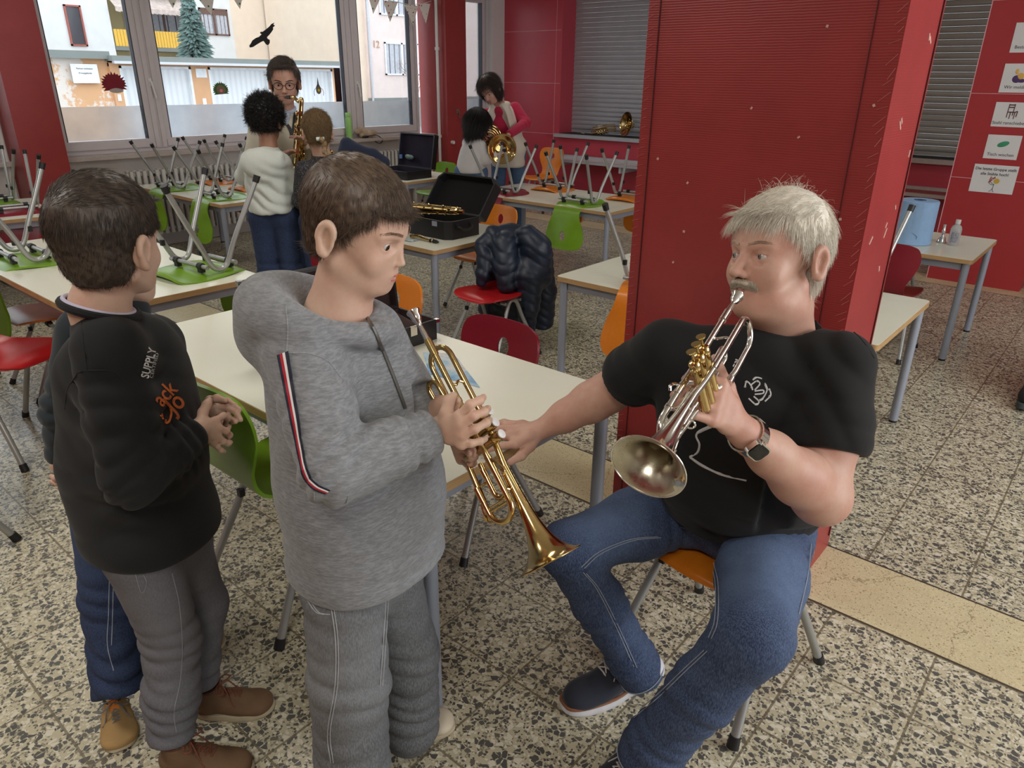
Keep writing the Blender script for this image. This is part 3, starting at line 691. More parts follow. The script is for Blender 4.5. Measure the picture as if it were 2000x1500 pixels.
    for y in (.045, -.105):
        MB().tube([(-.156, y, .398), (.156, y, .398)], .0105, 10).build('cross_tube', M_greyc, e)
        for x in (-.10, .10): MB().cyl((x - .016, y, .398), (x + .016, y, .398), .0165, seg=12).cbox((x, y, .418), (.028, .024, .018)).build('shell_clamp', M_cap, e)
    return e
PROTO = {}; USED = {}
def chair(colour, x, y, rz, label, group, sc=1.0, z=0.0, inv=False, extra=None):
    """rz: direction the chair faces, 0 = +Y; inv: turned over, seat on a surface at height z"""
    if colour not in PROTO: PROTO[colour] = chair_proto(colour); o = PROTO[colour]
    else: o = copy_tree(PROTO[colour])
    if inv:
        M = Matrix.Translation((x, y, z)) @ Matrix.Rotation(rz, 4, 'Z') @ Matrix.Translation((0, 0, .449 * sc)) @ Matrix.Rotation(PI, 4, 'Y') @ Matrix.Scale(sc, 4)
    else: M = Matrix.Translation((x, y, z)) @ Matrix.Rotation(rz, 4, 'Z') @ Matrix.Scale(sc, 4)
    o.matrix_basis = M; tag(o, label, 'chair', group); return o
S7 = .93
GU = 'chairs standing at the tables'; GI = 'chairs turned over on the tables'
R_ = math.radians
ch_man = chair('orange', -.615, 1.66, R_(172), 'orange shell chair under the seated man in the black T-shirt', GU)
chair('green', -1.845, 1.09, R_(0), 'green shell chair pushed under the tall table between the two boys', GU, 1.03)
chair('burgundy', -1.69, 1.705, R_(180), 'burgundy shell chair at the far side of the table under the man\'s hand', GU, .95)
chair('orange', -2.38, 1.76, R_(180), 'orange shell chair behind the open trumpet case', GU)
ch_red = chair('red', -2.82, 3.13, R_(180), 'red shell chair with the navy quilted jacket over its back', GU, .93)
chair('orange', -3.60, 3.87, R_(180), 'orange shell chair behind the jacket, at the saxophone case table', GU, .9)
chair('red', -3.67, .82, R_(-65), 'bright red shell chair at the left edge of the picture', GU, 1.02)
chair('darkorange', -4.3, 1.22, R_(180), 'amber brown shell chair tucked under the tall left table', GU, .95)
chair('green', -6.18, 5.87, R_(180), 'pale green shell chair beside the second red column', GU, .86)
chair('orange', -5.95, 7.55, R_(180), 'orange shell chair behind the woman in the cream waistcoat', GU, .95)
chair('burgundy', -1.06, 4.90, R_(0), 'dark red shell chair at the table with the blue paper roll', GU, .9)
chair('orange', -1.30, 5.80, R_(180), 'orange shell chair behind the table with the clear bottle', GU, .95)
chair('green', -6.10, 1.10, R_(0), 'olive green shell chair at the far left table under the upturned burgundy one', GU, .86)
chair('red', -5.60, 1.75, R_(90), 'red shell chair half hidden behind the brown haired boy\'s head', GU, .82)

chair('burgundy', -3.50, 2.28, R_(180), 'dark red chair between the curly haired child\'s legs and the hoodie boy\'s head', GU, .87)
chair('green', -3.05, .30, R_(0), 'chair at the lower left picture edge with only its leg showing', GU, 1.0)
# upturned chairs
chair('green', -3.38, 1.63, R_(184), 'upturned green chair at the right end of the tall left table, its back hanging below', GI, 1.0, .715, True)
chair('green', -4.20, 1.17, R_(0), 'upturned chair on the tall left table hidden by the boy\'s hair', GI, 1.0, .715, True)
chair('burgundy', -4.33, 4.965, R_(0), 'upturned burgundy chair on the table near the woman with the horn', GI, S7, .64, True)
chair('green', -3.50, 4.965, R_(0), 'upturned light green chair with its back hanging over the table edge', GI, S7, .64, True)
chair('orange', -4.17, 5.50, R_(180), 'upturned orange chair, left one at the back of the four chair table', GI, S7, .64, True)
chair('orange', -3.34, 5.50, R_(180), 'upturned orange chair, right one at the back of the four chair table', GI, S7, .64, True)
chair('orange', -1.71, 3.135, R_(0), 'upturned orange chair hanging from the table behind the big pillar', GI, S7, .64, True)
chair('burgundy', -1.02, 3.685, R_(180), 'upturned chair on the same table, its leg rising right of the big pillar', GI, S7, .64, True)
chair('green', -5.86, 3.10, R_(0), 'upturned pale green chair on the window table, nearer the children', GI, S7, .64, True)
chair('green', -6.62, 3.09, R_(0), 'upturned pale green chair on the window table, nearer the left column', GI, S7, .64, True)
chair('orange', -6.15, 3.60, R_(180), 'upturned salmon orange chair at the back of the window table', GI, S7, .64, True)
chair('orange', -6.75, 3.60, R_(180), 'upturned chair next to the radiator on the window table', GI, S7, .64, True)
chair('burgundy', -6.30, 1.72, R_(84), 'upturned burgundy chair on the far left table', GI, S7, .64, True)
chair('green', -6.80, 1.72, R_(-96), 'upturned green chair behind the burgundy one on the far left table', GI, S7, .64, True)

# ------------------------------------------------------------------ radiators and pipes
M_rad = vmat('radiator_white', srgb(214, 212, 208), .4, 0, .04)
def radiator(y0, y1, z0, z1, label):
    e = empty('radiator', (-7.3, (y0 + y1) / 2, 0), 0, label, 'radiator', 'ribbed radiators under the windows', True)
    m = MB(); n = int((y1 - y0) / .058)
    for k in range(n):
        y = y0 + (k + .5) * (y1 - y0) / n
        for x in (-7.355, -7.27): m.rbox((x, y, (z0 + z1) / 2), (.045, .036, z1 - z0), .016)
        m.rbox((-7.312, y, z1 - .03), (.12, .036, .05), .016); m.rbox((-7.312, y, z0 + .03), (.12, .036, .05), .016)
    m.build('ribs', M_rad, e)
    m = MB(); m.cyl((-7.31, y0, z1 - .04), (-7.31, y1, z1 - .04), .02); m.cyl((-7.31, y0, z0 + .04), (-7.31, y1, z0 + .04), .02)
    for y in (y0 + .1, y1 - .1): m.box((-7.39, y - .01, z0 + .06), (-7.3, y + .01, z0 + .1)); m.box((-7.33, y - .02, 0), (-7.30, y + .02, z0 + .02))
    m.build('headers', M_rad, e)
radiator(2.98, 4.6, .14, .745, 'ribbed white radiator behind the upturned chairs on the left')
radiator(5.3, 6.70, .30, .735, 'ribbed white radiator right of the green bottle')
for x, y, lab in ((-7.38, 2.06, 'thin white heating pipe beside the left red column'), (-7.2, 6.965, 'thin white heating pipe on the red wall beside the second column')):
    e = empty('heating_pipe', (x, y, 0), 0, lab, 'pipe', 'white vertical heating pipes', True)
    MB().cyl((x, y, 0.0), (x, y, 3.0), .019, seg=12).build('pipe', M_rad, e); 
    for z in (.86, 1.9): MB().cyl((x, y, z), (x, y, z + .035), .03, seg=12).build('pipe_collar', M_rad, e)
M_hook = vmat('steel_hook', srgb(150, 146, 140), .3, .8)
e = empty('wall_hook', (-7.1, 7.2, 1.15), 0, 'small metal hook on the dark face of the second red column', 'hook', None, True)
m = MB(); m.tube(smooth_path([(-7.1, 7.2, 1.2), (-7.07, 7.2, 1.19), (-7.065, 7.21, 1.15), (-7.08, 7.215, 1.12), (-7.06, 7.22, 1.10)]), .007, 8); m.cbox((-7.097, 7.2, 1.18), (.006, .03, .05)); m.build('hook', M_hook, e)
m = MB().cyl((-7.1, 7.09, .80), (-7.06, 7.09, .80), .022, seg=14); o = m.build('rubber_stop', M_white); tag(o, 'small round white knob low on the second red column', 'knob')
# ------------------------------------------------------------------ organic shapes: blended distance fields turned into one skin
class SDF:
    def __init__(s, lo, hi, h):
        s.lo = np.array(lo, float); s.h = h; n = np.ceil((np.array(hi) - s.lo) / h).astype(int) + 1; s.n = n
        s.ax = [s.lo[i] + h * np.arange(n[i]) for i in range(3)]
        s.D = np.full(tuple(n), 0.25, np.float32)
    def _win(s, c, r):
        c = np.asarray(c, float); a = np.floor((c - r - s.lo) / s.h).astype(int); b = np.ceil((c + r - s.lo) / s.h).astype(int) + 1
        a = np.clip(a, 0, s.n); b = np.clip(b, 0, s.n); return tuple(slice(int(x), int(y)) for x, y in zip(a, b))
    def _pts(s, w): return np.meshgrid(s.ax[0][w[0]], s.ax[1][w[1]], s.ax[2][w[2]], indexing='ij')
    def _op(s, w, d, k, op):
        A = s.D[w]
        if A.size == 0: return
        d = d.astype(np.float32)
        if op == 'u':
            if k <= 0: s.D[w] = np.minimum(A, d)
            else: h = np.clip(.5 + .5 * (A - d) / k, 0, 1); s.D[w] = A * (1 - h) + d * h - k * h * (1 - h)
        else:                                             # carve
            k = max(k, 1e-4); h = np.clip(.5 - .5 * (A + d) / k, 0, 1); s.D[w] = A * (1 - h) - d * h + k * h * (1 - h)
    def ell(s, c, r, k=.01, R=None, op='u'):
        r = np.array([r] * 3 if np.isscalar(r) else r, float); m = r.max() + k * 2 + s.h * 3
        w = s._win(c, m); X, Y, Z = s._pts(w)
        P = np.stack([X - c[0], Y - c[1], Z - c[2]], -1)
        if R is not None: P = P @ np.asarray(R)
        q = P / r; l = np.sqrt((q ** 2).sum(-1)); g = np.sqrt(((q / r) ** 2).sum(-1)) + 1e-9
        s._op(w, l * (l - 1) / g, k, op); return s
    def cap(s, a, b, ra, rb=None, k=.01, op='u', flat=None, fdir=None):
        """tapered capsule; flat<1 squashes it along fdir"""
        rb = ra if rb is None else rb; a = np.array(a, float); b = np.array(b, float); c = (a + b) / 2
        m = np.abs(b - a) / 2 + max(ra, rb) + k * 2 + s.h * 3; w = s._win(c, m); X, Y, Z = s._pts(w)
        P = np.stack([X - a[0], Y - a[1], Z - a[2]], -1); d = b - a; L2 = d @ d + 1e-12
        t = np.clip((P @ d) / L2, 0, 1); Q = P - t[..., None] * d
        if flat is not None:
            f = np.asarray(fdir, float); f = f / np.linalg.norm(f); u = Q @ f; Q = Q + (u * (1 / flat - 1))[..., None] * f
        l = np.sqrt((Q ** 2).sum(-1)); s._op(w, l - (ra + (rb - ra) * t), k, op); return s
    def chain(s, pts, rs, k=.01, op='u', flat=None, fdir=None):
        for i in range(len(pts) - 1): s.cap(pts[i], pts[i + 1], rs[i], rs[i + 1], k, op, flat, fdir)
        return s
    def box(s, c, hs, r=.01, k=.01, R=None, op='u'):
        hs = np.array(hs, float); m = np.linalg.norm(hs) + r + 2 * k + s.h * 3; w = s._win(c, m); X, Y, Z = s._pts(w)
        P = np.stack([X - c[0], Y - c[1], Z - c[2]], -1)
        if R is not None: P = P @ np.asarray(R)
        q = np.abs(P) - hs; d = np.sqrt((np.maximum(q, 0) ** 2).sum(-1)) + np.minimum(q.max(-1), 0) - r
        s._op(w, d, k, op); return s
    def plane(s, p, n, k=.004):
        """cut away everything on the side n points to"""
        n = np.array(n, float); n /= np.linalg.norm(n); w = tuple(slice(0, int(q)) for q in s.n); X, Y, Z = s._pts(w)
        d = -((X - p[0]) * n[0] + (Y - p[1]) * n[1] + (Z - p[2]) * n[2]); s._op(w, d, k, 's'); return s
    def field(s, fn):
        I = np.nonzero(np.abs(s.D) < .024); s.D[I] += fn(s.ax[0][I[0]], s.ax[1][I[1]], s.ax[2][I[2]]).astype(np.float32); return s
    def value(s, P):
        q = (np.asarray(P) - s.lo) / s.h; i = np.clip(np.round(q).astype(int), 0, s.n - 1); return s.D[i[:, 0], i[:, 1], i[:, 2]]
    def mesh(s):
        """surface nets"""
        D = s.D; S = D < 0
        idx = [(i, j, k) for i in (0, 1) for j in (0, 1) for k in (0, 1)]
        n = D.shape; sub = lambda A, i, j, k: A[i:n[0] - 1 + i, j:n[1] - 1 + j, k:n[2] - 1 + k]
        cnt = sum(sub(S, *q).astype(np.int8) for q in idx); act = (cnt > 0) & (cnt < 8)
        cells = np.argwhere(act); vid = np.full(act.shape, -1, np.int64); vid[act] = np.arange(len(cells))
        acc = np.zeros((len(cells), 3)); num = np.zeros(len(cells))
        vals = {q: sub(D, *q)[act] for q in idx}
        for a in idx:
            for ax in range(3):
                if a[ax]: continue
                b = list(a); b[ax] = 1; b = tuple(b); va, vb = vals[a], vals[b]; m = (va < 0) != (vb < 0)
                t = np.where(m, va / (va - vb + 1e-12 * (va == vb)), 0); p = np.array(a, float)[None].repeat(len(va), 0); p[:, ax] = t
                acc[m] += p[m]; num[m] += 1
        V_ = s.lo + s.h * (cells + acc / np.maximum(num, 1)[:, None]); F = []
        for ax in range(3):
            o = [q for q in range(3) if q != ax]
            A = np.moveaxis(S, ax, 0); e = (A[:-1] != A[1:]); sg = A[:-1]
            I = np.argwhere(e[:, 1:-1, 1:-1]); I[:, 1:] += 1
            if not len(I): continue
            def cell(du, dv):
                c = np.zeros((len(I), 3), int); c[:, ax] = I[:, 0]; c[:, o[0]] = I[:, 1] - du; c[:, o[1]] = I[:, 2] - dv
                return vid[c[:, 0], c[:, 1], c[:, 2]]
            q = np.stack([cell(1, 1), cell(0, 1), cell(0, 0), cell(1, 0)], 1)
            fl = sg[I[:, 0], I[:, 1], I[:, 2]];
            if ax == 1: fl = ~fl
            q[~fl] = q[~fl][:, ::-1]; F.append(q[(q >= 0).all(1)])
        return V_, np.concatenate(F)
    def hit(s, px, py, d0=.7, d1=8.0, off=0.0, step=.003):
        """first point of this shape seen under a photo pixel, and its outward normal"""
        r = ray(px, py); t = np.arange(d0, d1, step); P = CPOS + t[:, None] * r
        ok = np.all((P > s.lo + s.h * 2) & (P < s.lo + s.h * (s.n - 3)), axis=1); P = P[ok]
        if not len(P): return None, None
        v = s.value(P); k = np.argmax(v < 0)
        if v[k] >= 0: return None, None
        p = P[max(k - 1, 0)]; e = s.h * 1.5
        def val(q):
            g = (q - s.lo) / s.h; i = np.floor(g).astype(int); f = g - i; r_ = 0.0
            for a in (0, 1):
                for b in (0, 1):
                    for c in (0, 1): r_ += s.D[i[0] + a, i[1] + b, i[2] + c] * (f[0] if a else 1 - f[0]) * (f[1] if b else 1 - f[1]) * (f[2] if c else 1 - f[2])
            return r_
        lo, hi = p - (ray(px, py) * step), P[k]
        for _ in range(12):
            m = (lo + hi) / 2
            if val(m) < 0: hi = m
            else: lo = m
        p = hi; n = unit([val(p + np.eye(3)[i] * e) - val(p - np.eye(3)[i] * e) for i in range(3)]); return p + n * off, n
    def fold(s, c, axis, amp, wl, rad, seed=0, twist=.6):
        """ring like cloth folds around an axis near c"""
        c = np.array(c, float); w = s._win(c, np.array([rad * 2.2] * 3)); X, Y, Z = s._pts(w); P = np.stack([X - c[0], Y - c[1], Z - c[2]], -1)
        a = unit(axis); u = P @ a; f1, f2 = _frame(a); g = np.exp(-(P ** 2).sum(-1) / rad ** 2)
        ph = PI * u / wl + twist * (P @ f1) * 11 + seed + .8 * np.sin((P @ f2) * 18 + seed) + .5 * np.sin(u * 31 + (P @ f1) * 27)
        s.D[w] = s.D[w] + (amp * 1.5 * g * (1.0 - 1.7 * np.abs(np.sin(ph)))).astype(np.float32); return s
    def build(s, name, m, parent=None, relax=1, M=None):
        v, f = s.surface(relax, M)
        return mesh_np(name, v, f, m, parent)
    def surface(s, relax=1, M=None):
        v, f = s.mesh()
        if relax:
            nb = np.zeros_like(v); c = np.zeros(len(v))
            E_ = np.concatenate([f[:, [0, 1]], f[:, [1, 2]], f[:, [2, 3]], f[:, [3, 0]]])
            for _ in range(relax):
                nb[:] = 0; c[:] = 0
                for a, b in ((0, 1), (1, 0)):
                    for d in range(3): nb[:, d] += np.bincount(E_[:, a], v[E_[:, b], d], len(v))
                    c += np.bincount(E_[:, a], minlength=len(v))
                v = v * .45 + .55 * nb / np.maximum(c, 1)[:, None]
        if M is not None: v = v @ np.asarray(M)[:3, :3].T + np.asarray(M)[:3, 3]
        return v, f
def mesh_np(name, v, f, m, parent=None, mi=None):
    me = bpy.data.meshes.new(name); n = len(f); k = f.shape[1]
    me.vertices.add(len(v)); me.vertices.foreach_set('co', np.asarray(v, np.float32).ravel())
    me.loops.add(n * k); me.loops.foreach_set('vertex_index', f.astype(np.int32).ravel())
    me.polygons.add(n); me.polygons.foreach_set('loop_start', np.arange(0, n * k, k, dtype=np.int32)); me.polygons.foreach_set('loop_total', np.full(n, k, np.int32))
    for q in (m if isinstance(m, (list, tuple)) else [m]): me.materials.append(q)
    if mi is not None: me.polygons.foreach_set('material_index', mi.astype(np.int32))
    me.update(calc_edges=True); me.validate(); me.polygons.foreach_set('use_smooth', [True] * len(me.polygons))
    o = bpy.data.objects.new(name, me); COL.objects.link(o)
    if parent is not None:
        o.parent = parent
        if parent.get('_w'): o.matrix_parent_inverse = parent.matrix_basis.inverted()
    return o
def unit(v): v = np.asarray(v, float); return v / (np.linalg.norm(v) + 1e-12)
def basis(fwd, up=(0, 0, 1)):
    """columns: right(x), forward(y), up(z)"""
    f = unit(fwd); u = np.asarray(up, float); r = unit(np.cross(f, u)); u = np.cross(r, f); return np.stack([r, f, u], 1)
def fbm(X, Y, Z, sc, seed=0, oct=3):
    """cheap smooth pseudo noise for cloth folds"""
    r = np.random.default_rng(seed); out = 0; a = 1.0
    for o in range(oct):
        for _ in range(3):
            d = r.normal(size=3); d /= np.linalg.norm(d); ph = r.uniform(0, 6.28); out = out + a * np.sin((X * d[0] + Y * d[1] + Z * d[2]) * sc * (1.9 ** o) * r.uniform(.8, 1.25) + ph + 1.3 * np.sin((X * d[1] + Y * d[2] + Z * d[0]) * sc * .7))
        a *= .5
    return out / 5.0

class Body:
    """gathers the skin of one person (head, neck, arms, hands) as one mesh"""
    def __init__(s): s.v = []; s.f = []; s.n = 0
    def add(s, S, relax=1, M=None):
        v, f = S.surface(relax, M); s.v.append(v); s.f.append(f + s.n); s.n += len(v); return s
    def build(s, m, parent, name='body'): return mesh_np(name, np.concatenate(s.v), np.concatenate(s.f), m, parent)
# ------------------------------------------------------------------ head: local frame x = its right, y = face forward, z = up; origin between the ears; unit height about 0.23 m
def skin_mat(name, c, blush, rough=.5):
    def fn(t):
        v = t.coords(); n = t.noise(14.0, 5, 0.6, v); n2 = t.noise(160.0, 3, .6, v)
        a = t.ramp(n.outputs[0], [(0.35, c), (0.68, blush)]); t.link(t.mix(.10, a, t.ramp(n2.outputs[0], [(.4, tuple(q * .7 for q in c[:3])), (.6, c)])), t.b.inputs['Base Color'])
        t.bump(n2.outputs[0], .12, .0008)
    m = mat(name, c, rough, 0, fn); b = m.node_tree.nodes['Principled BSDF']
    b.inputs['Subsurface Weight'].default_value = .12; b.inputs['Subsurface Radius'].default_value = (.01, .004, .002); b.inputs['Subsurface Scale'].default_value = .6
    return m
M_eyew = vmat('eye_white', srgb(190, 180, 174), .25); M_pupil = vmat('pupil_black', srgb(14, 12, 12), .15)
def head_sdf(p, h=.0032, S=None):
    """p: dict of proportions"""
    S = S or SDF((-.115, -.135, -.20), (.115, .155, .155), h)
    w = p.get('w', 1.0); jw = p.get('jaw', 1.0); fat = p.get('fat', 0.0); age = p.get('age', 0.0)
    S.ell((0, -.012, .048), (.074 * w, .093, .083), .01)                      # cranium
    S.ell((0, .020, .030), (.066 * w, .068, .070), .02)                       # forehead
    S.ell((0, .030, -.022), (.058 * w, .056, .062), .02)                      # mid face
    S.ell((0, .034, -.062), (.045 * w * jw, .045, .038), .022)                # jaw front
    S.cap((-.046 * w * jw, -.012, -.045), (-.018, .052, -.083), .020, .017, .02); S.cap((.046 * w * jw, -.012, -.045), (.018, .052, -.083), .020, .017, .02)
    S.ell((0, .066, -.083), (.017, .013, .013), .016)                         # chin
    for s in (-1, 1):
        S.ell((s * .036 * w, .054, -.030), (.020 + fat * .012, .016 + fat * .008, .020 + fat * .012), .018)    # cheek
        if fat: S.ell((s * .040 * w, .018, -.078), (.022 * fat + .012, .035, .022 * fat + .01), .02)
        S.ell((s * .031 * w, .083, .004), (.0175, .016, .0135), .010, op='s')                                 # socket
        S.cap((s * .012, .083, .021), (s * .046, .066, .020), .0065, .0055, .010)                              # brow ridge
        S.ell((s * .0305 * w, .0655, .0025), .0142, .005)                                                     # lids
        S.cap((s * .018, .0745, .0125), (s * .044, .0655, .0115), .0045, .0040, .006)
        S.ell((s * .0310 * w, .0785, .0018), (.0122, .0125, p.get('slit', .0046)), .0015, rotz(s * -.22), 's')
    nz = p.get('nose', 1.0)
    S.cap((0, .080, .012), (0, .080 + .019 * nz, -.026), .0075, .0085 * nz, .008)                             # nose bridge
    S.ell((0, .081 + .020 * nz, -.030), (.0098 * nz, .0105 * nz, .0088 * nz), .006)
    for s in (-1, 1):
        S.ell((s * .0095 * nz, .085 + .006 * nz, -.033), (.0066 * nz, .0088 * nz, .0068 * nz), .005); S.ell((s * .0052 * nz, .092 + .007 * nz, -.0395), (.0030, .0048, .0028), .002, op='s')
    S.ell((0, .066, -.058), (.026, .017, .020), .012)
    S.chain([(-.024, .0715, -.0560), (-.010, .0815, -.0535), (0, .0835, -.0548), (.010, .0815, -.0535), (.024, .0715, -.0560)], [.0020, .0046, .0042, .0046, .0020], .004)
    S.chain([(-.022, .0715, -.0615), (0, .0815, -.0645), (.022, .0715, -.0615)], [.0024, .0062, .0024], .004)
    S.chain([(-.025, .0725, -.0582), (0, .0895, -.0587), (.025, .0725, -.0582)], [.0012, .0016, .0012], .002, op='s')
    for s in (-1, 1):                                                         # ears
        e = np.array([s * .074 * w, -.012, -.002]); R = rotz(s * -.42) @ rotx(-.12)
        S.ell(e + (s * .005, -.002, 0), (.0080, .0175, .0305), .005, R)
        S.ell(e + (s * .0136, 0, .002), (.0046, .0095, .0165), .004, R, 's')
        rim = [e + np.array([s * (.0095 + .0045 * (1 - math.cos(t_)) / 2), .0145 * math.cos(t_) * (1 - .25 * (math.sin(t_) < 0)) - .0015, .0275 * math.sin(t_) + .0015]) for t_ in np.radians(np.linspace(15, 275, 17))]
        S.chain(rim, [.0026] * 4 + [.0034] * 9 + [.0042] * 4, .008)
        S.ell(e + (s * .009, .008, -.006), (.0035, .004, .006), .003)
    if age:
        for s in (-1, 1):
            S.cap((s * .022, .089, -.034), (s * .036, .072, -.064), .0012, .0010, .006, op='s'); S.cap((s * .020, .084, -.010), (s * .040, .072, -.014), .0010, .001, .004, op='s')
            S.cap((s * .004, .0925, .016), (s * .005, .089, .028), .001, .001, .003, op='s')
    if p.get('puff'): [S.ell((s * .038, .05, -.055), (.018, .02, .02), .02) for s in (-1, 1)]
    return S
def place_head(parent, pos, fwd, up, sc, p, m_skin, m_iris, m_lip, look=(0, 1, 0), body=None, extra=None, neck=None, m_brow=None):
    """returns (matrix, sdf in local frame); neck = list of (room point, radius)"""
    B = basis(fwd, up); pos = np.array(pos, float)
    S = head_sdf(p, S=SDF((-.14, -.21, -.34), (.14, .155, .155), p.get('h', .0034)))
    if neck:
        pts = [(B.T @ (np.array(q[0]) - pos)) / sc for q in neck]; S.chain(pts, [q[1] / sc for q in neck], .02)
    if extra: extra(S)
    M = np.eye(4); M[:3, :3] = B * sc; M[:3, 3] = pos
    if body is not None: body.add(S, 2, M)
    else: S.build('body', m_skin, parent, 2, M)
    for s in (-1, 1):                                                          # eyes
        c = np.array([s * .0305 * p.get('w', 1), .0665, .0025]); lk = unit(np.array(look, float)); r = .0118
        T = lambda q: B @ (np.asarray(q) * sc) + pos
        e = MB().ball(T(c), r * sc, 18, 12).build('eyeball', M_eyew, parent)
        i = MB(); a, b = _frame(lk)
        prof = [(0, .00015)] + [(.0057 * q, .0003 * (1 - q * q)) for q in (.3, .6, .85, 1)]
        c2 = c + lk * (r * .893)
        MB().lathe([(r_ * sc, h_ * sc) for r_, h_ in [(0, .0016), (.0032, .0014), (.0062, .0000)]], T(c2), B @ lk, 18).build('iris', m_iris, e)
        MB().lathe([(r_ * sc, h_ * sc) for r_, h_ in [(0, .0023), (.0024, .0018)]], T(c2), B @ lk, 14).build('pupil', M_pupil, e)
    if m_lip:
        L = MB(); T = lambda q: B @ (np.asarray(q) * sc) + pos
        L.tube([T(q) for q in smooth_path([(-.0225, .0728, -.0565), (-.010, .0840, -.0542), (0, .0862, -.0555), (.010, .0840, -.0542), (.0225, .0728, -.0565)], 5)], [.0004 * sc] + [.0028 * sc] * 19 + [.0004 * sc], 8)
        L.tube([T(q) for q in smooth_path([(-.0215, .0722, -.0605), (0, .0848, -.0640), (.0215, .0722, -.0605)], 8)], [.0004 * sc] + [.0040 * sc] * 15 + [.0004 * sc], 8)
        L.build('lips', m_lip, parent)
    if m_brow:
        for s in (-1, 1):
            L = MB(); rg = random.Random(4 + s)
            for k in range(90):
                u = rg.random(); q0 = np.array([s * (.011 + .036 * u), .0925 - .020 * u * u - .004 * u, .0225 + .006 * math.sin(u * 2.4) + rg.uniform(-.0022, .0022)])
                q1 = q0 + np.array([s * .0075, -.0012, .0022 - .004 * u]); L.tube([T(q0), T(q1)], [.0006 * sc, .0002 * sc], 4)
            L.build('eyebrow', m_brow, parent)
    return M, S
# ------------------------------------------------------------------ hair: cap mesh plus thousands of short tapered strands
def hair_mat(name, c0, c1, rough=.45):
    def fn(t):
        v = t.coords(); n = t.noise(90.0, 5, 0.75, v); t.link(t.ramp(n.outputs[0], [(0.28, c0), (0.75, c1)]), t.b.inputs['Base Color'])
    return mat(name, c1, rough, 0, fn)
def strands(roots, dirs, length, width, seed=0, grav=0.0, curl=0.0, seg=5, lift=None):
    """ribbon strands with 3 sides; roots, dirs (N,3); length (N,) """
    r = np.random.default_rng(seed); N = len(roots); P = roots.copy(); d = dirs.copy(); ring = []
    side = np.cross(d, r.normal(size=(N, 3))); side /= np.linalg.norm(side, axis=1)[:, None] + 1e-9
    cu = r.normal(size=(N, 3)) * curl
    for k in range(seg + 1):
        t = k / seg; w = width * (1 - t ** 1.6 * .85); n2 = np.cross(d, side); n2 /= np.linalg.norm(n2, axis=1)[:, None] + 1e-9
        for a in (0, 2.094, 4.189): ring.append(P + (w * math.cos(a))[:, None] * side + (w * math.sin(a))[:, None] * n2 if not np.isscalar(w) else P + w * math.cos(a) * side + w * math.sin(a) * n2)
        if k < seg:
            d = d + np.array([0, 0, -grav]) / seg + cu * (math.sin(6 * t) if curl else 0); d /= np.linalg.norm(d, axis=1)[:, None] + 1e-9
            P = P + d * (length / seg)[:, None]
            if lift is not None: P = lift(P)
    A = np.stack(ring, 1); base = (np.arange(N) * (3 * (seg + 1)))[:, None]; F = []
    for k in range(seg):
        for j in range(3):
            j2 = (j + 1) % 3; F.append(base + np.array([[k * 3 + j, k * 3 + j2, (k + 1) * 3 + j2, (k + 1) * 3 + j]]))
    return A.reshape(-1, 3), np.concatenate(F)
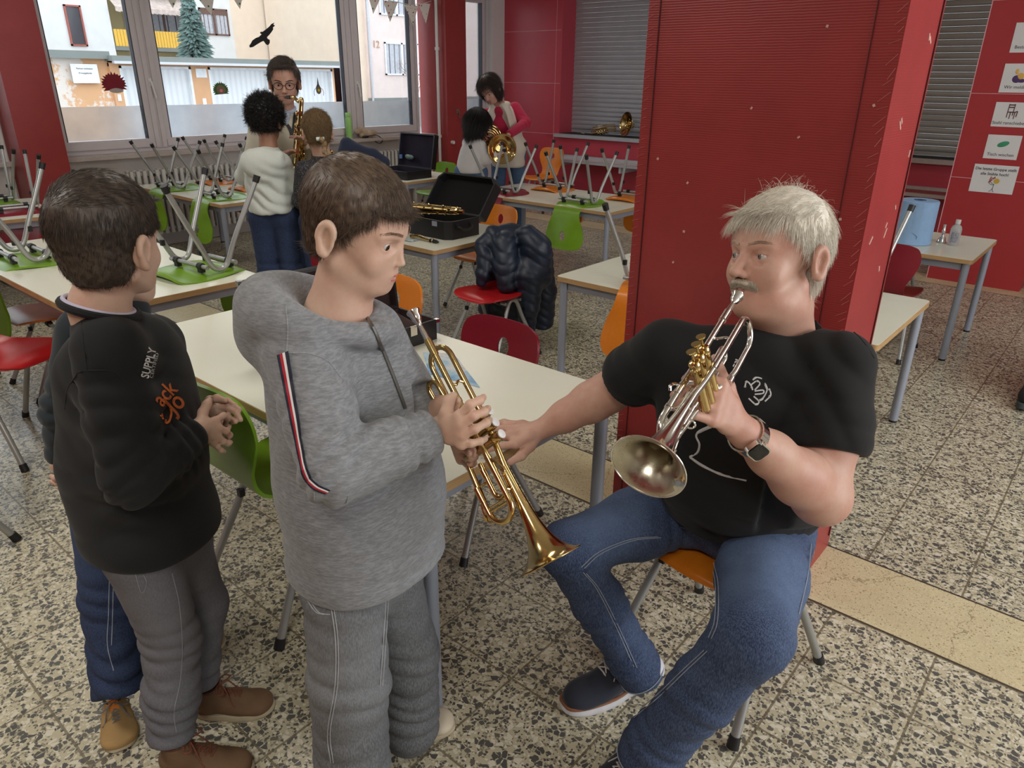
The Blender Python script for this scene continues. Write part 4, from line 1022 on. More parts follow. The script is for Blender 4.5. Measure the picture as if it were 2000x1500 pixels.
def hair(parent, M, cover, m, name='hair', n=7000, L=(.02, .035), w=.0006, thick=.008, flow=None, grav=.3, curl=0.0, seed=1, extra=None, up=.35, sdf_extra=None, scale_fn=None, edge=.007):
    """cover(P)->bool mask over head local points where hair grows; flow(P)->(N,3) comb direction"""
    M = np.asarray(M); sc = np.linalg.norm(M[:3, 0])
    H = SDF((-.13, -.15, -.17), (.13, .15, .19), .004)
    H.ell((0, -.012, .048), (.074 + thick, .093 + thick, .083 + thick), .01); H.ell((0, .020, .030), (.066 + thick, .068 + thick * .8, .070 + thick), .02); H.ell((0, -.03, -.01), (.06 + thick, .06 + thick, .06 + thick), .02)
    if sdf_extra: sdf_extra(H)
    w_ = tuple(slice(0, int(q)) for q in H.n); X, Y, Z = H._pts(w_)
    P = np.stack([X, Y, Z], -1); c = cover(P - np.array([0, 0, edge])); H.D = np.where(c, H.D, np.maximum(H.D, .004)).astype(np.float32)
    H.D += (.0010 * np.sin(X * 260 + 5 * np.sin(Z * 60)) * np.sin(Y * 210 + 3 * np.sin(X * 70))).astype(np.float32)
    v, f = H.mesh()
    r = np.random.default_rng(seed); fc = v[f]; ce = fc.mean(1); nn = np.cross(fc[:, 2] - fc[:, 0], fc[:, 3] - fc[:, 1]); ar = np.linalg.norm(nn, axis=1); nn = nn / (ar[:, None] + 1e-12)
    out = ce - np.array([0, -.01, .03]); nn *= np.sign((nn * out).sum(1))[:, None]
    ok = np.linalg.norm(out / np.array([.074, .093, .083]), axis=1) > .98; pr = ar * ok; pr /= pr.sum()
    k = r.choice(len(f), n, p=pr); ro = ce[k] + r.normal(size=(n, 3)) * .0018 - nn[k] * .003
    fl = flow(ro) if flow is not None else np.tile([0, 0, -1.0], (n, 1)); fl = fl + r.normal(size=(n, 3)) * .16
    d = fl - nn[k] * (fl * nn[k]).sum(1)[:, None]; d /= np.linalg.norm(d, axis=1)[:, None] + 1e-9; d = d + nn[k] * up; d /= np.linalg.norm(d, axis=1)[:, None]
    ln = r.uniform(L[0], L[1], n)
    if scale_fn is not None: ln = ln * scale_fn(ro)
    def keep_out(Q):                                       # strands lie on the head, never inside it
        q = (Q - np.array([0, -.006, .04])) / np.array([.074 + thick, .096 + thick, .088 + thick]); l = np.linalg.norm(q, axis=1); inside = (l < 1.0) & (Q[:, 2] > -.01)
        Q = Q.copy(); Q[inside] = np.array([0, -.006, .04]) + (Q[inside] - np.array([0, -.006, .04])) / l[inside][:, None]; return Q
    sv, sf = strands(ro, d, ln, w, seed, grav, curl, lift=keep_out)
    if extra is not None:
        ev, ef = extra(r); sf = np.concatenate([sf, ef + len(sv)]); sv = np.concatenate([sv, ev])
    allv = np.concatenate([v, sv]); allf = np.concatenate([f, sf + len(v)])
    allv = allv @ M[:3, :3].T + M[:3, 3]
    return mesh_np(name, allv, allf, m, parent)

# ------------------------------------------------------------------ hands: palm, four fingers, thumb in one skin
def hand_sdf(S, wrist, palm_c, kn, tips, thumb, r=.0078, k=.006, thick=.011):
    """kn: 4 knuckle points (index..little); tips: 4 lists of following joints; thumb: list of joints from the palm side"""
    wrist = np.array(wrist, float); kn = [np.array(q, float) for q in kn]
    rr = [r * 1.02, r * 1.05, r, r * .88]
    for i in range(4): S.cap(wrist + (kn[i] - wrist) * .12, kn[i], thick * 1.02, rr[i] * 1.12, .012)
    S.cap(kn[0], kn[3], r * 1.0, r * .95, .010)
    S.cap((kn[0] + wrist) / 2, (kn[3] + wrist) / 2, thick, thick, .012)
    for i in range(4):
        ch = [kn[i]] + [np.array(q, float) for q in tips[i]]; n = len(ch)
        rad = [rr[i] * q for q in np.linspace(1.06, .78, n)]
        S.chain(ch, rad, k * .5)
        for q in ch[1:-1]: S.ell(q, rr[i] * 1.02, .003)
    th = [np.array(q, float) for q in thumb]; S.chain([wrist + (th[0] - wrist) * .35] + th, [thick * 1.05, r * 1.35] + [r * q for q in np.linspace(1.2, .88, len(th) - 1)], .008)
    return S
def nail(parent, m, c, n, d, w=.0052, l=.0065):
    n = unit(n); d = unit(d); s = np.cross(n, d); mb = MB(); P = []
    for u in np.linspace(-1, 1, 7): P.append([np.array(c) + s * u * w + d * (v * l * (1 - .25 * u * u * (v > 0))) - n * (.0016 * u * u + .0004 * v * v) for v in np.linspace(-1, 1, 5)])
    mb.grid(P); return mb.build('fingernail', m, parent)

def Dp(px, py, d): return CPOS + ray(px, py) * d
def cam_dir(right, up, toward):
    """direction in the viewer's level frame: right, up, towards the viewer"""
    h = np.array([_HD[0], _HD[1], 0]); r = np.array([h[1], -h[0], 0]); return unit(r * right + np.array([0, 0, 1.0]) * up - h * toward)
def line_on(S, pts, r, off=.0012, n=5, flat=.35, mb=None, seg=6):
    """a narrow band lying on a surface along pixels"""
    mb = mb or MB(); path = smooth_path([(a, b, 0) for a, b in pts], n) if len(pts) > 2 else [np.array([*pts[0], 0]), np.array([*pts[1], 0])]
    if len(pts) == 2: path = [path[0] * (1 - t) + path[1] * t for t in np.linspace(0, 1, 8)]
    q = []
    for p in path:
        h, nn = S.hit(p[0], p[1], off=off)
        if h is not None and (not q or np.linalg.norm(h - q[-1]) < .08): q.append(h)
    if len(q) > 1: mb.tube(q, r, seg)
    return mb
def band_on(S, pts, width, off=.0015, n=5):
    """flat ribbon on a surface; width in metres, may be a list"""
    path = smooth_path([(a, b, 0) for a, b in pts], n); P = []; N = []
    for p in path:
        h, nn = S.hit(p[0], p[1], off=0.0)
        if h is not None: P.append(h); N.append(nn)
    P = np.array(P); N = np.array(N); N[1:-1] = (N[:-2] + N[1:-1] * 2 + N[2:]) / 4; N /= np.linalg.norm(N, axis=1)[:, None]
    T = np.gradient(P, axis=0); W = np.cross(T, N); W /= np.linalg.norm(W, axis=1)[:, None]; return P, N, W
# ------------------------------------------------------------------ brass instruments
def brassy(c, r):
    def fn(t):
        v = t.coords(); n = t.noise(30.0, 4, 0.6, v); t.link(t.ramp(n.outputs[0], [(0.35, (r * .7,) * 3), (0.7, (r * 1.5,) * 3)]), t.b.inputs['Roughness'])
    return fn
M_brass = mat('lacquered_brass', srgb(206, 178, 122), .18, 1.0, brassy(None, .14))
M_silver = mat('silver_plate', srgb(226, 222, 216), .12, 1.0, brassy(None, .13))
M_silverin = mat('satin_silver', srgb(196, 190, 172), .32, 1.0, brassy(None, .30))
M_pearl = vmat('pearl_button', srgb(222, 220, 222), .2)
def trumpet(name, mouth, bell, up, scale, m_body, m_valve, label, m_inside=None, m_button=None, press=0.0):
    mouth = np.array(mouth, float); bell = np.array(bell, float); x = unit(bell - mouth); z = np.array(up, float); z = unit(z - x * (z @ x)); y = np.cross(z, x)
    e = empty(name, (0, 0, 0), 0, label, 'trumpet', None, False)
    o_ = mouth + x * .055 * scale + y * .02 * scale
    e.matrix_basis = Matrix([[x[0], y[0], z[0], o_[0]], [x[1], y[1], z[1], o_[1]], [x[2], y[2], z[2], o_[2]], [0, 0, 0, 1]]) @ Matrix.Scale(scale, 4)
    # mouthpiece
    MB().lathe([(.0125, 0), (.0137, .001), (.0137, .004), (.0105, .010), (.0100, .018), (.0078, .024), (.0048, .030), (.0046, .036), (.0058, .050), (.0050, .135)], (-.055, -.020, 0), (1, 0, 0), 24).lathe([(.0125, 0), (.0085, .002), (.006, .008), (.002, .013)], (-.055, -.020, 0), (1, 0, 0), 24).build('mouthpiece', M_silver, e)
    t = MB(); lead = [(.012, -.020, 0), (.20, -.020, 0), (.335, -.020, 0)]
    bend = arc((.350, -.020, -.031), .031, PI / 2, -PI / 2, 14, (1, 0, 0), (0, 0, 1)); t.tube(lead[:1] + [(.12, -.020, 0)] + lead[1:] + [tuple(q) for q in bend] + [(.335, -.020, -.062), (.255, -.012, -.062)], .0060, 14)
    for xx, L, r in ((.010, .034, .0076), (.14, .008, .0070), (.262, .030, .0069), (.325, .006, .0072)): t.cyl((xx, -.020, 0), (xx + L, -.020, 0), r, seg=16)
    t.cyl((.30, -.020, -.062), (.328, -.020, -.062), .0070, seg=16); t.cyl((.352, -.020, -.056), (.352, -.020, -.006), .0032); t.build('leadpipe', m_body, e)
    # bell tube with its rear bow, flaring to the bell
    path = [(.188, .004, -.060), (.170, .014, -.062), (.13, .020, -.062), (.07, .020, -.062)] + [tuple(q) for q in arc((.050, .020, -.031), .031, -PI / 2, -1.5 * PI, 14, (1, 0, 0), (0, 0, 1))] + [(.07, .020, 0), (.14, .020, 0), (.20, .019, 0), (.25, .016, -.001)]
    r0 = list(np.linspace(.0056, .0060, len(path)))
    fl = [(.29, .0070), (.32, .0082), (.35, .0098), (.38, .0125), (.405, .0160), (.425, .0205), (.442, .0260), (.456, .0330), (.467, .0415), (.474, .0500), (.4785, .0575), (.480, .0610)]
    b = MB(); b.tube(path + [(q, .012 - .012 * (q - .25) / .23 * .6, -.0015) for q, _ in fl], r0 + [r for _, r in fl], 40, caps=False)
    b.cyl((.152, .020, -.062), (.166, .020, -.062), .0070); b.cyl((.20, .019, 0), (.212, .0185, 0), .0070, seg=16)
    bo = b.build('bell', m_body, e)
    inn = MB().lathe([(r * .965 if i < len(fl) - 1 else r, q) for i, (q, r) in enumerate(fl)], (0, .0055, -.0015), (1, 0, 0), 48); inn.build('bell_inside', m_inside or m_body, bo)
    MB().tube([(.480, .0052 + .0608 * math.cos(a), -.0015 + .0608 * math.sin(a)) for a in np.linspace(0, 2 * PI, 49)[:-1]], .0014, 8, closed=True).build('bell_rim', m_body, bo)
    for k in range(3):
        vx = .190 + k * .0245; v = MB(); v.lathe([(.0001, -.074), (.004, -.074), (.0085, -.070), (.0092, -.068), (.0092, .016), (.0104, .018), (.0104, .030), (.0086, .033), (.003, .034)], (vx, 0, 0), (0, 0, 1), 20)
        vo = v.build('valve', m_valve, e); q = MB().cyl((vx, 0, .033), (vx, 0, .050 - press), .0022).lathe([(.0001, .050 - press), (.007, .050 - press), (.0088, .0525 - press), (.0088, .0545 - press), (.0001, .0548 - press)], (vx, 0, 0), (0, 0, 1), 20); q.build('finger_button', m_button or m_valve, vo)
    s = MB()
    s.tube([(.262, -.004, -.012), (.30, -.006, -.012), (.325, -.006, -.012)] + [tuple(q) for q in arc((.325, -.006, -.026), .014, PI / 2, -PI / 2, 9, (1, 0, 0), (0, 0, 1))] + [(.30, -.006, -.040), (.262, -.004, -.040)], .0055, 12)
    s.tube([(.180, -.006, -.028), (.145, -.012, -.034), (.100, -.014, -.036)] + [tuple(q) for q in arc((.092, -.014, -.050), .014, PI / 2, 1.5 * PI, 9, (1, 0, 0), (0, 0, 1))] + [(.145, -.012, -.062), (.180, -.006, -.060)], .0055, 12)
    s.tube([(.214, -.010, -.030), (.214, -.030, -.030), (.214, -.036, -.036), (.214, -.030, -.044), (.214, -.010, -.044)], .0050, 12)
    s.cyl((.275, -.006, -.012), (.290, -.006, -.012), .0068); s.cyl((.275, -.006, -.040), (.290, -.006, -.040), .0068); s.build('valve_slide', m_body, e)
    MB().tube(smooth_path([(.270, -.021, .005), (.285, -.022, .018), (.300, -.022, .024), (.306, -.022, .018)]), .0028, 8).build('finger_hook', m_body, e)
    for xx in (.105, .325): MB().tube(smooth_path([(xx, -.020, 0), (xx + .008, -.008, .0015), (xx, .005, -.0015), (xx + .006, .018, 0)]), .0026, 8).build('brace', m_body, e)
    MB().tube([(.345, -.020, -.010), (.345, -.020, -.052)], .0026, 8).build('slide_brace', m_body, e)
    MB().tube([(.300, -.006, -.046) + np.array([0, .010 * math.cos(a), -.010 + .010 * math.sin(a)]) for a in np.linspace(0, 2 * PI, 20)[:-1]], .0018, 6, closed=True).build('slide_ring', m_body, e)
    h = MB(); h.tube(smooth_path([(.372, -.020, -.058), (.366, -.020, -.072), (.35, -.020, -.075), (.33, -.020, -.070)]), .0022, 6); h.cbox((.358, -.020, -.073), (.012, .010, .005)); h.build('water_key', m_body, e)
    return e

def saxophone(parent, M, keys=60, seed=1, neck=True, short=False):
    """alto saxophone, local: body along -z from the neck joint, bell curling up towards +x; M = 4x4 placement"""
    M = np.asarray(M); T = lambda q: M[:3, :3] @ np.array(q, float) + M[:3, 3]; k = np.linalg.norm(M[:3, 0])
    b = MB(); pts = [(0, 0, 0)] + [(0, 0, -z) for z in (.1, .2, .3, .38, .44)]; rs = [.012, .0155, .019, .0225, .0255, .028]
    if not short:
        pts += [tuple(q) for q in arc((.060, 0, -.44), .060, PI, 2 * PI, 9, (1, 0, 0), (0, 0, 1))][1:]; rs += list(np.linspace(.029, .036, 8)); pts += [(.122, 0, -.38), (.126, 0, -.32), (.132, 0, -.26), (.140, 0, -.225), (.148, 0, -.20)]; rs += [.038, .041, .046, .054, .062]
    b.tube([T(q) for q in pts], [r * k for r in rs], 20, caps=short); body = b.build('body', M_brass, parent)
    r = random.Random(seed); m = MB()
    for i in range(keys):
        z = -.03 - .40 * r.random(); a = r.uniform(-1.4, 1.4) + (0 if r.random() < .5 else PI); R0 = .013 + .034 * (-z) + .010; c = np.array([math.cos(a) * R0, math.sin(a) * R0, z]); d = np.array([math.cos(a), math.sin(a), 0]); rad = r.uniform(.006, .012)
        m.cyl(T(c - d * .002), T(c + d * .002), rad * k, seg=10); m.cyl(T(c + d * .002), T(c + d * .0045), rad * .35 * k, seg=8)
    for sg in (-1, 1):
        for yo in (.018, .024): m.cyl(T((sg * .012, yo, -.03)), T((sg * .020, yo + .012, -.42)), .0016 * k, seg=6); m.cyl(T((sg * .012, -yo, -.05)), T((sg * .020, -yo - .010, -.40)), .0016 * k, seg=6)
    m.build('keywork', M_brass, body)
    if neck:
        n = MB(); pth = [T(q) for q in smooth_path([(0, 0, 0), (0, 0, .03), (-.012, 0, .065), (-.05, 0, .085), (-.10, 0, .078)], 4)]; n.tube(pth, [(.012 - .005 * i / (len(pth) - 1)) * k for i in range(len(pth))], 14); n.build('neck', M_brass, parent)
        n = MB(); n.tube([T((-.095, 0, .079)), T((-.13, 0, .071)), T((-.165, 0, .060))], [.0105 * k, .010 * k, .004 * k], 12); n.cyl(T((-.112, 0, .076)), T((-.135, 0, .070)), .012 * k, seg=14); n.build('mouthpiece', M_cap, parent)
    return body
def french_horn(name, bell_c, bell_n, coil_dir, label, size=1.0, mp=None):
    """bell mouth centre, direction it opens to, direction of the coiled tubing"""
    c = np.array(bell_c, float); n = unit(bell_n); d = unit(np.array(coil_dir, float) - n * (np.array(coil_dir) @ n)); e = empty(name, c, 0, label, 'horn', None, True)
    pr = [(.150, 0), (.148, -.004), (.128, -.014), (.100, -.030), (.076, -.052), (.058, -.080), (.046, -.115), (.038, -.15), (.032, -.19)]
    MB().lathe([(r * size, h * size) for r, h in pr], c, n, 40).lathe([(.150 * size, 0), (.152 * size, .002), (.150 * size, .004)], c, n, 40).build('bell', M_brass, e)
    m = MB(); b = c - n * .17 * size; s = np.cross(n, d); o = b + d * .14 * size
    for i, (R_x, rr) in enumerate(((.150, .0125), (.125, .010), (.100, .008), (.078, .0065))):
        m.tube([o + n * (.012 * i - .02) * size + (d * math.cos(a) + s * math.sin(a)) * R_x * size for a in np.linspace(0, 2 * PI, 36)[:-1]], rr * size, 10, closed=True)
    m.tube(smooth_path([b + n * .01, b - n * .03 * size + d * .0, b - n * .03 * size + d * .06 * size - s * .10 * size, o - s * .15 * size], 6), [.030 * size] * 6 + [.022 * size] * 6 + [.016 * size] * 7, 14)
    for k in range(5): m.tube([o + s * (k - 2) * .03 * size - d * .06 * size + n * .01, o + s * (k - 2) * .03 * size + d * .07 * size + n * .012], .006 * size, 8)
    m.build('coiled_tubing', M_brass, e); v = MB()
    for k in range(3): v.cyl(o + s * (k - 1) * .035 * size - n * .03 * size, o + s * (k - 1) * .035 * size + n * .03 * size, .016 * size, seg=14)
    v.build('rotary_valve', M_silver, e)
    if mp is not None:
        mp = np.array(mp, float); q = MB(); q.tube(smooth_path([o + d * .15 * size, (o + d * .12 * size + mp) / 2 + (0, 0, .02), mp], 6), .0055, 10); q.lathe([(.0095, 0), (.009, .004), (.004, .02), (.004, .04)], mp, unit(o - mp), 14); q.build('leadpipe', M_brass, e)
    return e
# ------------------------------------------------------------------ cloth materials
def cloth(c, amt=.12, weave=900.0, bumpv=.15, speck=None, spk=.5, rough=.9):
    def fn(t):
        v = t.coords(); n = t.noise(4.0, 5, 0.65, v); a = t.ramp(n.outputs[0], [(0.3, tuple(q * (1 - amt) for q in c[:3])), (0.7, tuple(q * (1 + amt) for q in c[:3]))])
        if speck is not None:
            m = t.noise(55.0, 6, .75, t.mapping(v, (1, 1, 5))); a = t.mix(t.ramp(m.outputs[0], [(.42, (0, 0, 0)), (.62, (spk,) * 3)]), a, speck)
        t.link(a, t.b.inputs['Base Color']); t.bump(t.noise(weave, 2, .5, v).outputs[0], bumpv, .0006)
    m = mat('cloth', c, rough, 0, fn); m.node_tree.nodes['Principled BSDF'].inputs['Sheen Weight'].default_value = .15; return m
def denim(name, dark, light, fades=(), amount=.75):
    """fades: worn lighter places of the cloth itself (point, radius)"""
    def fn(t):
        v = t.coords(); tw = t.noise(420.0, 3, .6, t.mapping(v, (1, 1, .25))); n = t.noise(7.0, 5, .65, v)
        a = t.ramp(n.outputs[0], [(.3, dark), (.75, tuple(d * .72 + l * .28 for d, l in zip(dark[:3], light[:3])))])
        for p, r in fades:
            d = t.new('ShaderNodeVectorMath', operation='DISTANCE'); t.link(v, d.inputs[0]); d.inputs[1].default_value = tuple(float(q) for q in p)
            g = t.math('MULTIPLY', t.ramp(t.math('DIVIDE', d.outputs['Value'], r), [(.15, (amount,) * 3), (1.0, (0, 0, 0))]), t.ramp(n.outputs[0], [(.25, (.6,) * 3), (.7, (1,) * 3)]))
            a = t.mix(g, a, light)
        a = t.mix(t.ramp(tw.outputs[0], [(.40, (0, 0, 0)), (.62, (.34,) * 3)]), a, light); t.link(a, t.b.inputs['Base Color']); t.bump(tw.outputs[0], .25, .0006)
    return mat(name, dark, .85, 0, fn)
SK_A = srgb(206, 160, 140); M_skin_man = skin_mat('skin_ruddy', srgb(200, 160, 140), srgb(192, 140, 122)); M_skin_boy = skin_mat('skin_fair', srgb(208, 176, 154), srgb(202, 158, 138))
M_iris = vmat('iris_grey_blue', srgb(96, 110, 116), .3); M_irisb = vmat('iris_brown', srgb(52, 36, 28), .3); M_lip = vmat('lips_rose', srgb(184, 112, 108), .45); M_lipm = vmat('lips_muted', srgb(164, 100, 98), .5)
M_tee = cloth(srgb(9, 9, 10), .1, 800); M_tee.node_tree.nodes['Principled BSDF'].inputs['Sheen Weight'].default_value = .04; M_nail = vmat('fingernail', srgb(224, 180, 168), .3)
M_hairw = hair_mat('hair_white_blond', srgb(214, 204, 186), srgb(246, 240, 226)); M_hairb = hair_mat('hair_mid_brown', srgb(58, 46, 38), srgb(112, 92, 74)); M_hairk = hair_mat('hair_dark_brown', srgb(42, 34, 30), srgb(88, 74, 62))
M_browm = hair_mat('brow_sandy', srgb(168, 140, 120), srgb(196, 168, 146)); M_tash = hair_mat('moustache_grey', srgb(150, 136, 118), srgb(204, 192, 172))

# ------------------------------------------------------------------ seated man with the silver trumpet
man = empty('person', (-.61, 1.60, 0), 0, 'seated white haired man in black T-shirt and blue jeans playing a silver trumpet', 'person', None, True)
mouthM = Dp(1448, 579, 1.425)
bellM = Dp(1236, 908, 1.085)
tr_silver = trumpet('trumpet', Dp(1441, 577, 1.42), bellM, (-.22, -.18, 1.0), float(np.linalg.norm(bellM - Dp(1441, 577, 1.42)) / .535), M_silver, M_brass, 'silver trumpet with brass valves played by the seated man', M_silverin)
TM = np.array(tr_silver.matrix_basis)
def tl(M, p): return M[:3, :3] @ np.array(p, float) + M[:3, 3]
headM = Dp(1517, 508, 1.53); upM = cam_dir(.02, 1.0, -.20)
rv = unit(np.array([ray(1524, 500)[0], ray(1524, 500)[1], 0])); rl = np.array([-rv[1], rv[0], 0])   # towards image left
fwdM = unit(-rv * math.cos(R_(43)) + rl * math.sin(R_(43)) + np.array([0, 0, .17]))
BM = Body()
def man_extra(S):
    S.ell((0, .022, -.100), (.046, .050, .024), .025); S.ell((0, -.02, -.085), (.060, .055, .045), .03)        # double chin
neckM = [(headM + np.array([.005, .02, -.10]), .074), (headM + np.array([.015, .05, -.19]), .078)]
MM, _ = place_head(man, headM, fwdM, upM, 1.10, dict(fat=.6, age=1, w=1.05, jaw=1.0, nose=1.15, h=.0029, slit=.0032), M_skin_man, M_iris, M_lipm, look=(.34, .93, -.02), body=BM, extra=man_extra, neck=neckM, m_brow=M_browm)
def man_cover(P):
    x, y, z = P[..., 0], P[..., 1], P[..., 2]
    front = np.where(y > .045, z > .078, True); side = np.where((y > -.005) & (y <= .045), z > np.where(np.abs(x) > .045, .015 + (y + .005) * .9, .03), True)
    back = np.where(y <= -.005, z > np.where(y < -.03, -.075, .022), True); return front & side & back
def man_flow(P):
    x, y, z = P[:, 0], P[:, 1], P[:, 2]; f = (z > .085) & (y > -.04)
    return np.stack([np.where(f, .35 + x * 3, x * 1.5), np.where(f, .9, np.where(y < 0, -.25, .1)), np.where(f, -.25, -1.0)], 1)
def man_fringe(r):
    n = 1500; x = r.uniform(-.060, .060, n); z = .092 + r.uniform(-.008, .016, n) - 4 * x * x; y = .078 - 9 * x * x - (z - .09) * .9 + r.normal(size=n) * .002
    d = np.stack([x * 2 + .25 + r.normal(size=n) * .25, .55 + r.normal(size=n) * .08, -.75 + r.normal(size=n) * .1], 1); d /= np.linalg.norm(d, axis=1)[:, None]
    a = strands(np.stack([x, y, z], 1), d, r.uniform(.030, .052, n), .00042, 6, 1.1)
    n = 110; t = r.uniform(0, 2 * PI, n); q_ = r.uniform(.1, .85, n); ro = np.stack([.080 * np.cos(t) * q_, -.01 + .10 * np.sin(t) * q_, .048 + .092 * np.sqrt(1 - q_ ** 2)], 1); d = ro * np.array([1.5, 1.5, .6]) + r.normal(size=(n, 3)) * .05; d /= np.linalg.norm(d, axis=1)[:, None]
    b = strands(ro, d, r.uniform(.02, .045, n), .0003, 7, .8, 1.0); return np.concatenate([a[0], b[0]]), np.concatenate([a[1], b[1] + len(a[0])])
hair(man, MM, man_cover, M_hairw, n=20000, L=(.026, .052), w=.00042, thick=.007, flow=man_flow, grav=.6, up=.07, seed=3, extra=man_fringe)
# moustache
mt = MB(); rg = random.Random(8); pts = []
rt = []; dr = []; rr = np.random.default_rng(5)
for k in range(1600):
    u = rr.uniform(-1, 1); v = rr.uniform(0, 1); rt.append((u * .031, .0925 - .018 * u * u - .004 * v, -.0400 - .009 * v - .007 * u * u)); dr.append((u * .55 + rr.normal() * .12, .35, -1.0 + rr.normal() * .1))
rt = np.array(rt); dr = np.array(dr); dr /= np.linalg.norm(dr, axis=1)[:, None]
sv, sf = strands(rt, dr, rr.uniform(.007, .012, 1600), .00055, 2, .5); base = SDF((-.05, .05, -.075), (.05, .12, -.02), .002); base.chain([(-.030, .074, -.056), (-.015, .088, -.049), (0, .0925, -.0465), (.015, .088, -.049), (.030, .074, -.056)], [.002, .0045, .0045, .0045, .002], .004)
bv, bf = base.mesh(); av = np.concatenate([bv, sv]); af = np.concatenate([bf, sf + len(bv)]); mesh_np('moustache', av @ MM[:3, :3].T + MM[:3, 3], af, M_tash, man)

sR = Dp(1302, 684, 1.64); sL = Dp(1636, 716, 1.53); eR = Dp(1192, 765, 1.83); wR = at_z(1058, 838, .768)
eL = Dp(1604, 968, 1.50); wL = Dp(1446, 838, 1.33)
hipR = np.array([-.70, 1.62, .54]); hipL = np.array([-.50, 1.60, .54]); kR = Dp(1108, 1072, 1.78); kL = Dp(1470, 1238, 1.47); aR = at_z(1256, 1322, .10); aL = at_z(1250, 1490, .11)
# arms and hands
A = SDF(np.minimum.reduce([sR, eR, wR]) - .18, np.maximum.reduce([sR, eR, wR]) + .14, .0036)
A.chain([sR, sR * .5 + eR * .5, eR], [.060, .055, .047], .03); A.ell(eR, .047, .02)
A.chain([eR, eR * .72 + wR * .28, eR * .35 + wR * .65, wR], [.045, .049, .038, .0275], .025)
hz = .737                                                  # hand resting on the table corner
P_ = lambda x, y, z=hz: at_z(x, y, z)
kn = [P_(978, 862, .748), P_(985, 838, .756), P_(1003, 822, .758), P_(1030, 815, .752)]
kn = [P_(1006, 868, .750), P_(984, 852, .757), P_(978, 838, .756), P_(984, 826, .750)]
tips = [[P_(968, 872, .742), P_(948, 880, .732), P_(934, 886, .728)], [P_(952, 858, .747), P_(932, 868, .735), P_(918, 874, .728)], [P_(948, 842, .746), P_(926, 850, .735), P_(914, 856, .728)], [P_(958, 828, .742), P_(940, 834, .734), P_(928, 838, .728)]]
hand_sdf(A, wR, None, kn, tips, [P_(1035, 872, .735), P_(1018, 890, .728), P_(996, 903, .722)], r=.0098, thick=.0150)
BM.add(A, 1)
A = SDF(np.minimum.reduce([sL, eL, wL]) - .20, np.maximum.reduce([sL, eL, wL]) + .16, .0036)
A.chain([sL, sL * .5 + eL * .5, eL], [.064, .062, .052], .03); A.ell(eL + np.array([0, 0, -.006]), .052, .03)
A.chain([eL, eL * .7 + wL * .3, eL * .35 + wL * .65, wL], [.052, .054, .041, .0300], .025)
g = lambda x, y, z: tl(TM, (x, y, z))
kn = [Dp(1411, 750, 1.292), Dp(1402, 773, 1.285), Dp(1396, 798, 1.280), Dp(1392, 822, 1.278)]
tips = [[Dp(1376, 738, 1.288), Dp(1348, 735, 1.298), Dp(1338, 741, 1.315)], [Dp(1360, 764, 1.276), Dp(1328, 766, 1.288), Dp(1316, 772, 1.303)],
        [Dp(1352, 785, 1.266), Dp(1326, 788, 1.280), Dp(1316, 796, 1.296)], [Dp(1356, 810, 1.262), Dp(1337, 803, 1.258), Dp(1328, 796, 1.262)]]
hand_sdf(A, wL, None, kn, tips, [Dp(1420, 755, 1.325), Dp(1402, 722, 1.335), Dp(1396, 700, 1.338)], r=.0100, thick=.0165)
BM.add(A, 1)
# torso core below the shirt joins head and arms
A = SDF(np.array([-1.05, 1.15, .60]), np.array([-.15, 2.0, 1.30]), .012); cN = headM + np.array([.015, .06, -.22]); A.cap(sR, sL, .04, .04, .04); A.cap(cN, (hipR + hipL) / 2, .075, .10, .04); BM.add(A, 0)
BM.build(M_skin_man, man)
# T-shirt
ch = (sR + sL) / 2; pel = (hipR + hipL) / 2 + np.array([0, .02, 0])
tw = unit(sL - sR); S = SDF(np.array([-1.18, 1.02, .48]), np.array([-.12, 2.02, 1.27]), .0062)
fw = unit(np.cross(tw, (0, 0, 1))); fw = fw if fw[1] < 0 else -fw          # chest direction
top = ch + np.array([0, 0, .0]); RB = np.stack([tw, fw, np.cross(tw, fw)], 1)
S.ell(top + np.array([0, .02, -.11]) + fw * .0, (.205, .135, .16), .05, RB)
S.ell(top * .5 + pel * .5 + fw * .05 + np.array([0, 0, -.02]), (.205, .165, .20), .05, RB)
S.ell(pel + fw * .035 + np.array([0, 0, .095]), (.215, .175, .125), .05, RB)
S.cap(sR + tw * .05, sL - tw * .05, .060, .060, .05)
S.cap(cN + np.array([0, 0, -.01]), cN + np.array([0, 0, .045]), .098, .086, .04)
S.chain([sR, sR * .45 + eR * .55, sR * .22 + eR * .78], [.072, .070, .068], .03)
S.chain([sL, sL * .5 + eL * .5, sL * .25 + eL * .75], [.076, .078, .080], .03)
S.fold(sL * .5 + eL * .5, eL - sL + np.array([.1, 0, 0]), .003, .06, .10, 2, .7); S.fold(sR * .5 + eR * .5, eR - sR, .003, .05, .09, 1, .7)
S.fold(top * .35 + pel * .65 + fw * .12, (.3, 0, 1), .004, .085, .20, 4, .5); S.fold(pel + fw * .12 + np.array([.05, 0, .1]), (.2, 0, 1), .006, .06, .16, 5, .4); S.fold(top + fw * .1 + tw * .12, unit(tw + np.array([0, 0, .8])), .005, .07, .14, 3, .4)
S.field(lambda X, Y, Z: .0022 * fbm(X, Y, Z, 26, 5))
def cut_end(S, a, b, t, r=.16):
    a = np.array(a, float); b = np.array(b, float); d = unit(b - a); c = a + (b - a) * t; x, y = _frame(d); S.box(c + d * .10, (r * .8, r * .8, .10), .0, .006, np.stack([x, y, d], 1), 's')
cut_end(S, sR, eR, .70, .12); cut_end(S, sL, eL, .66, .14)
S.ell(cN + np.array([-.002, -.012, .075]), (.088, .088, .052), .010, op='s')
tee = S.build('t_shirt', M_tee, man, 1); S_TEE = S
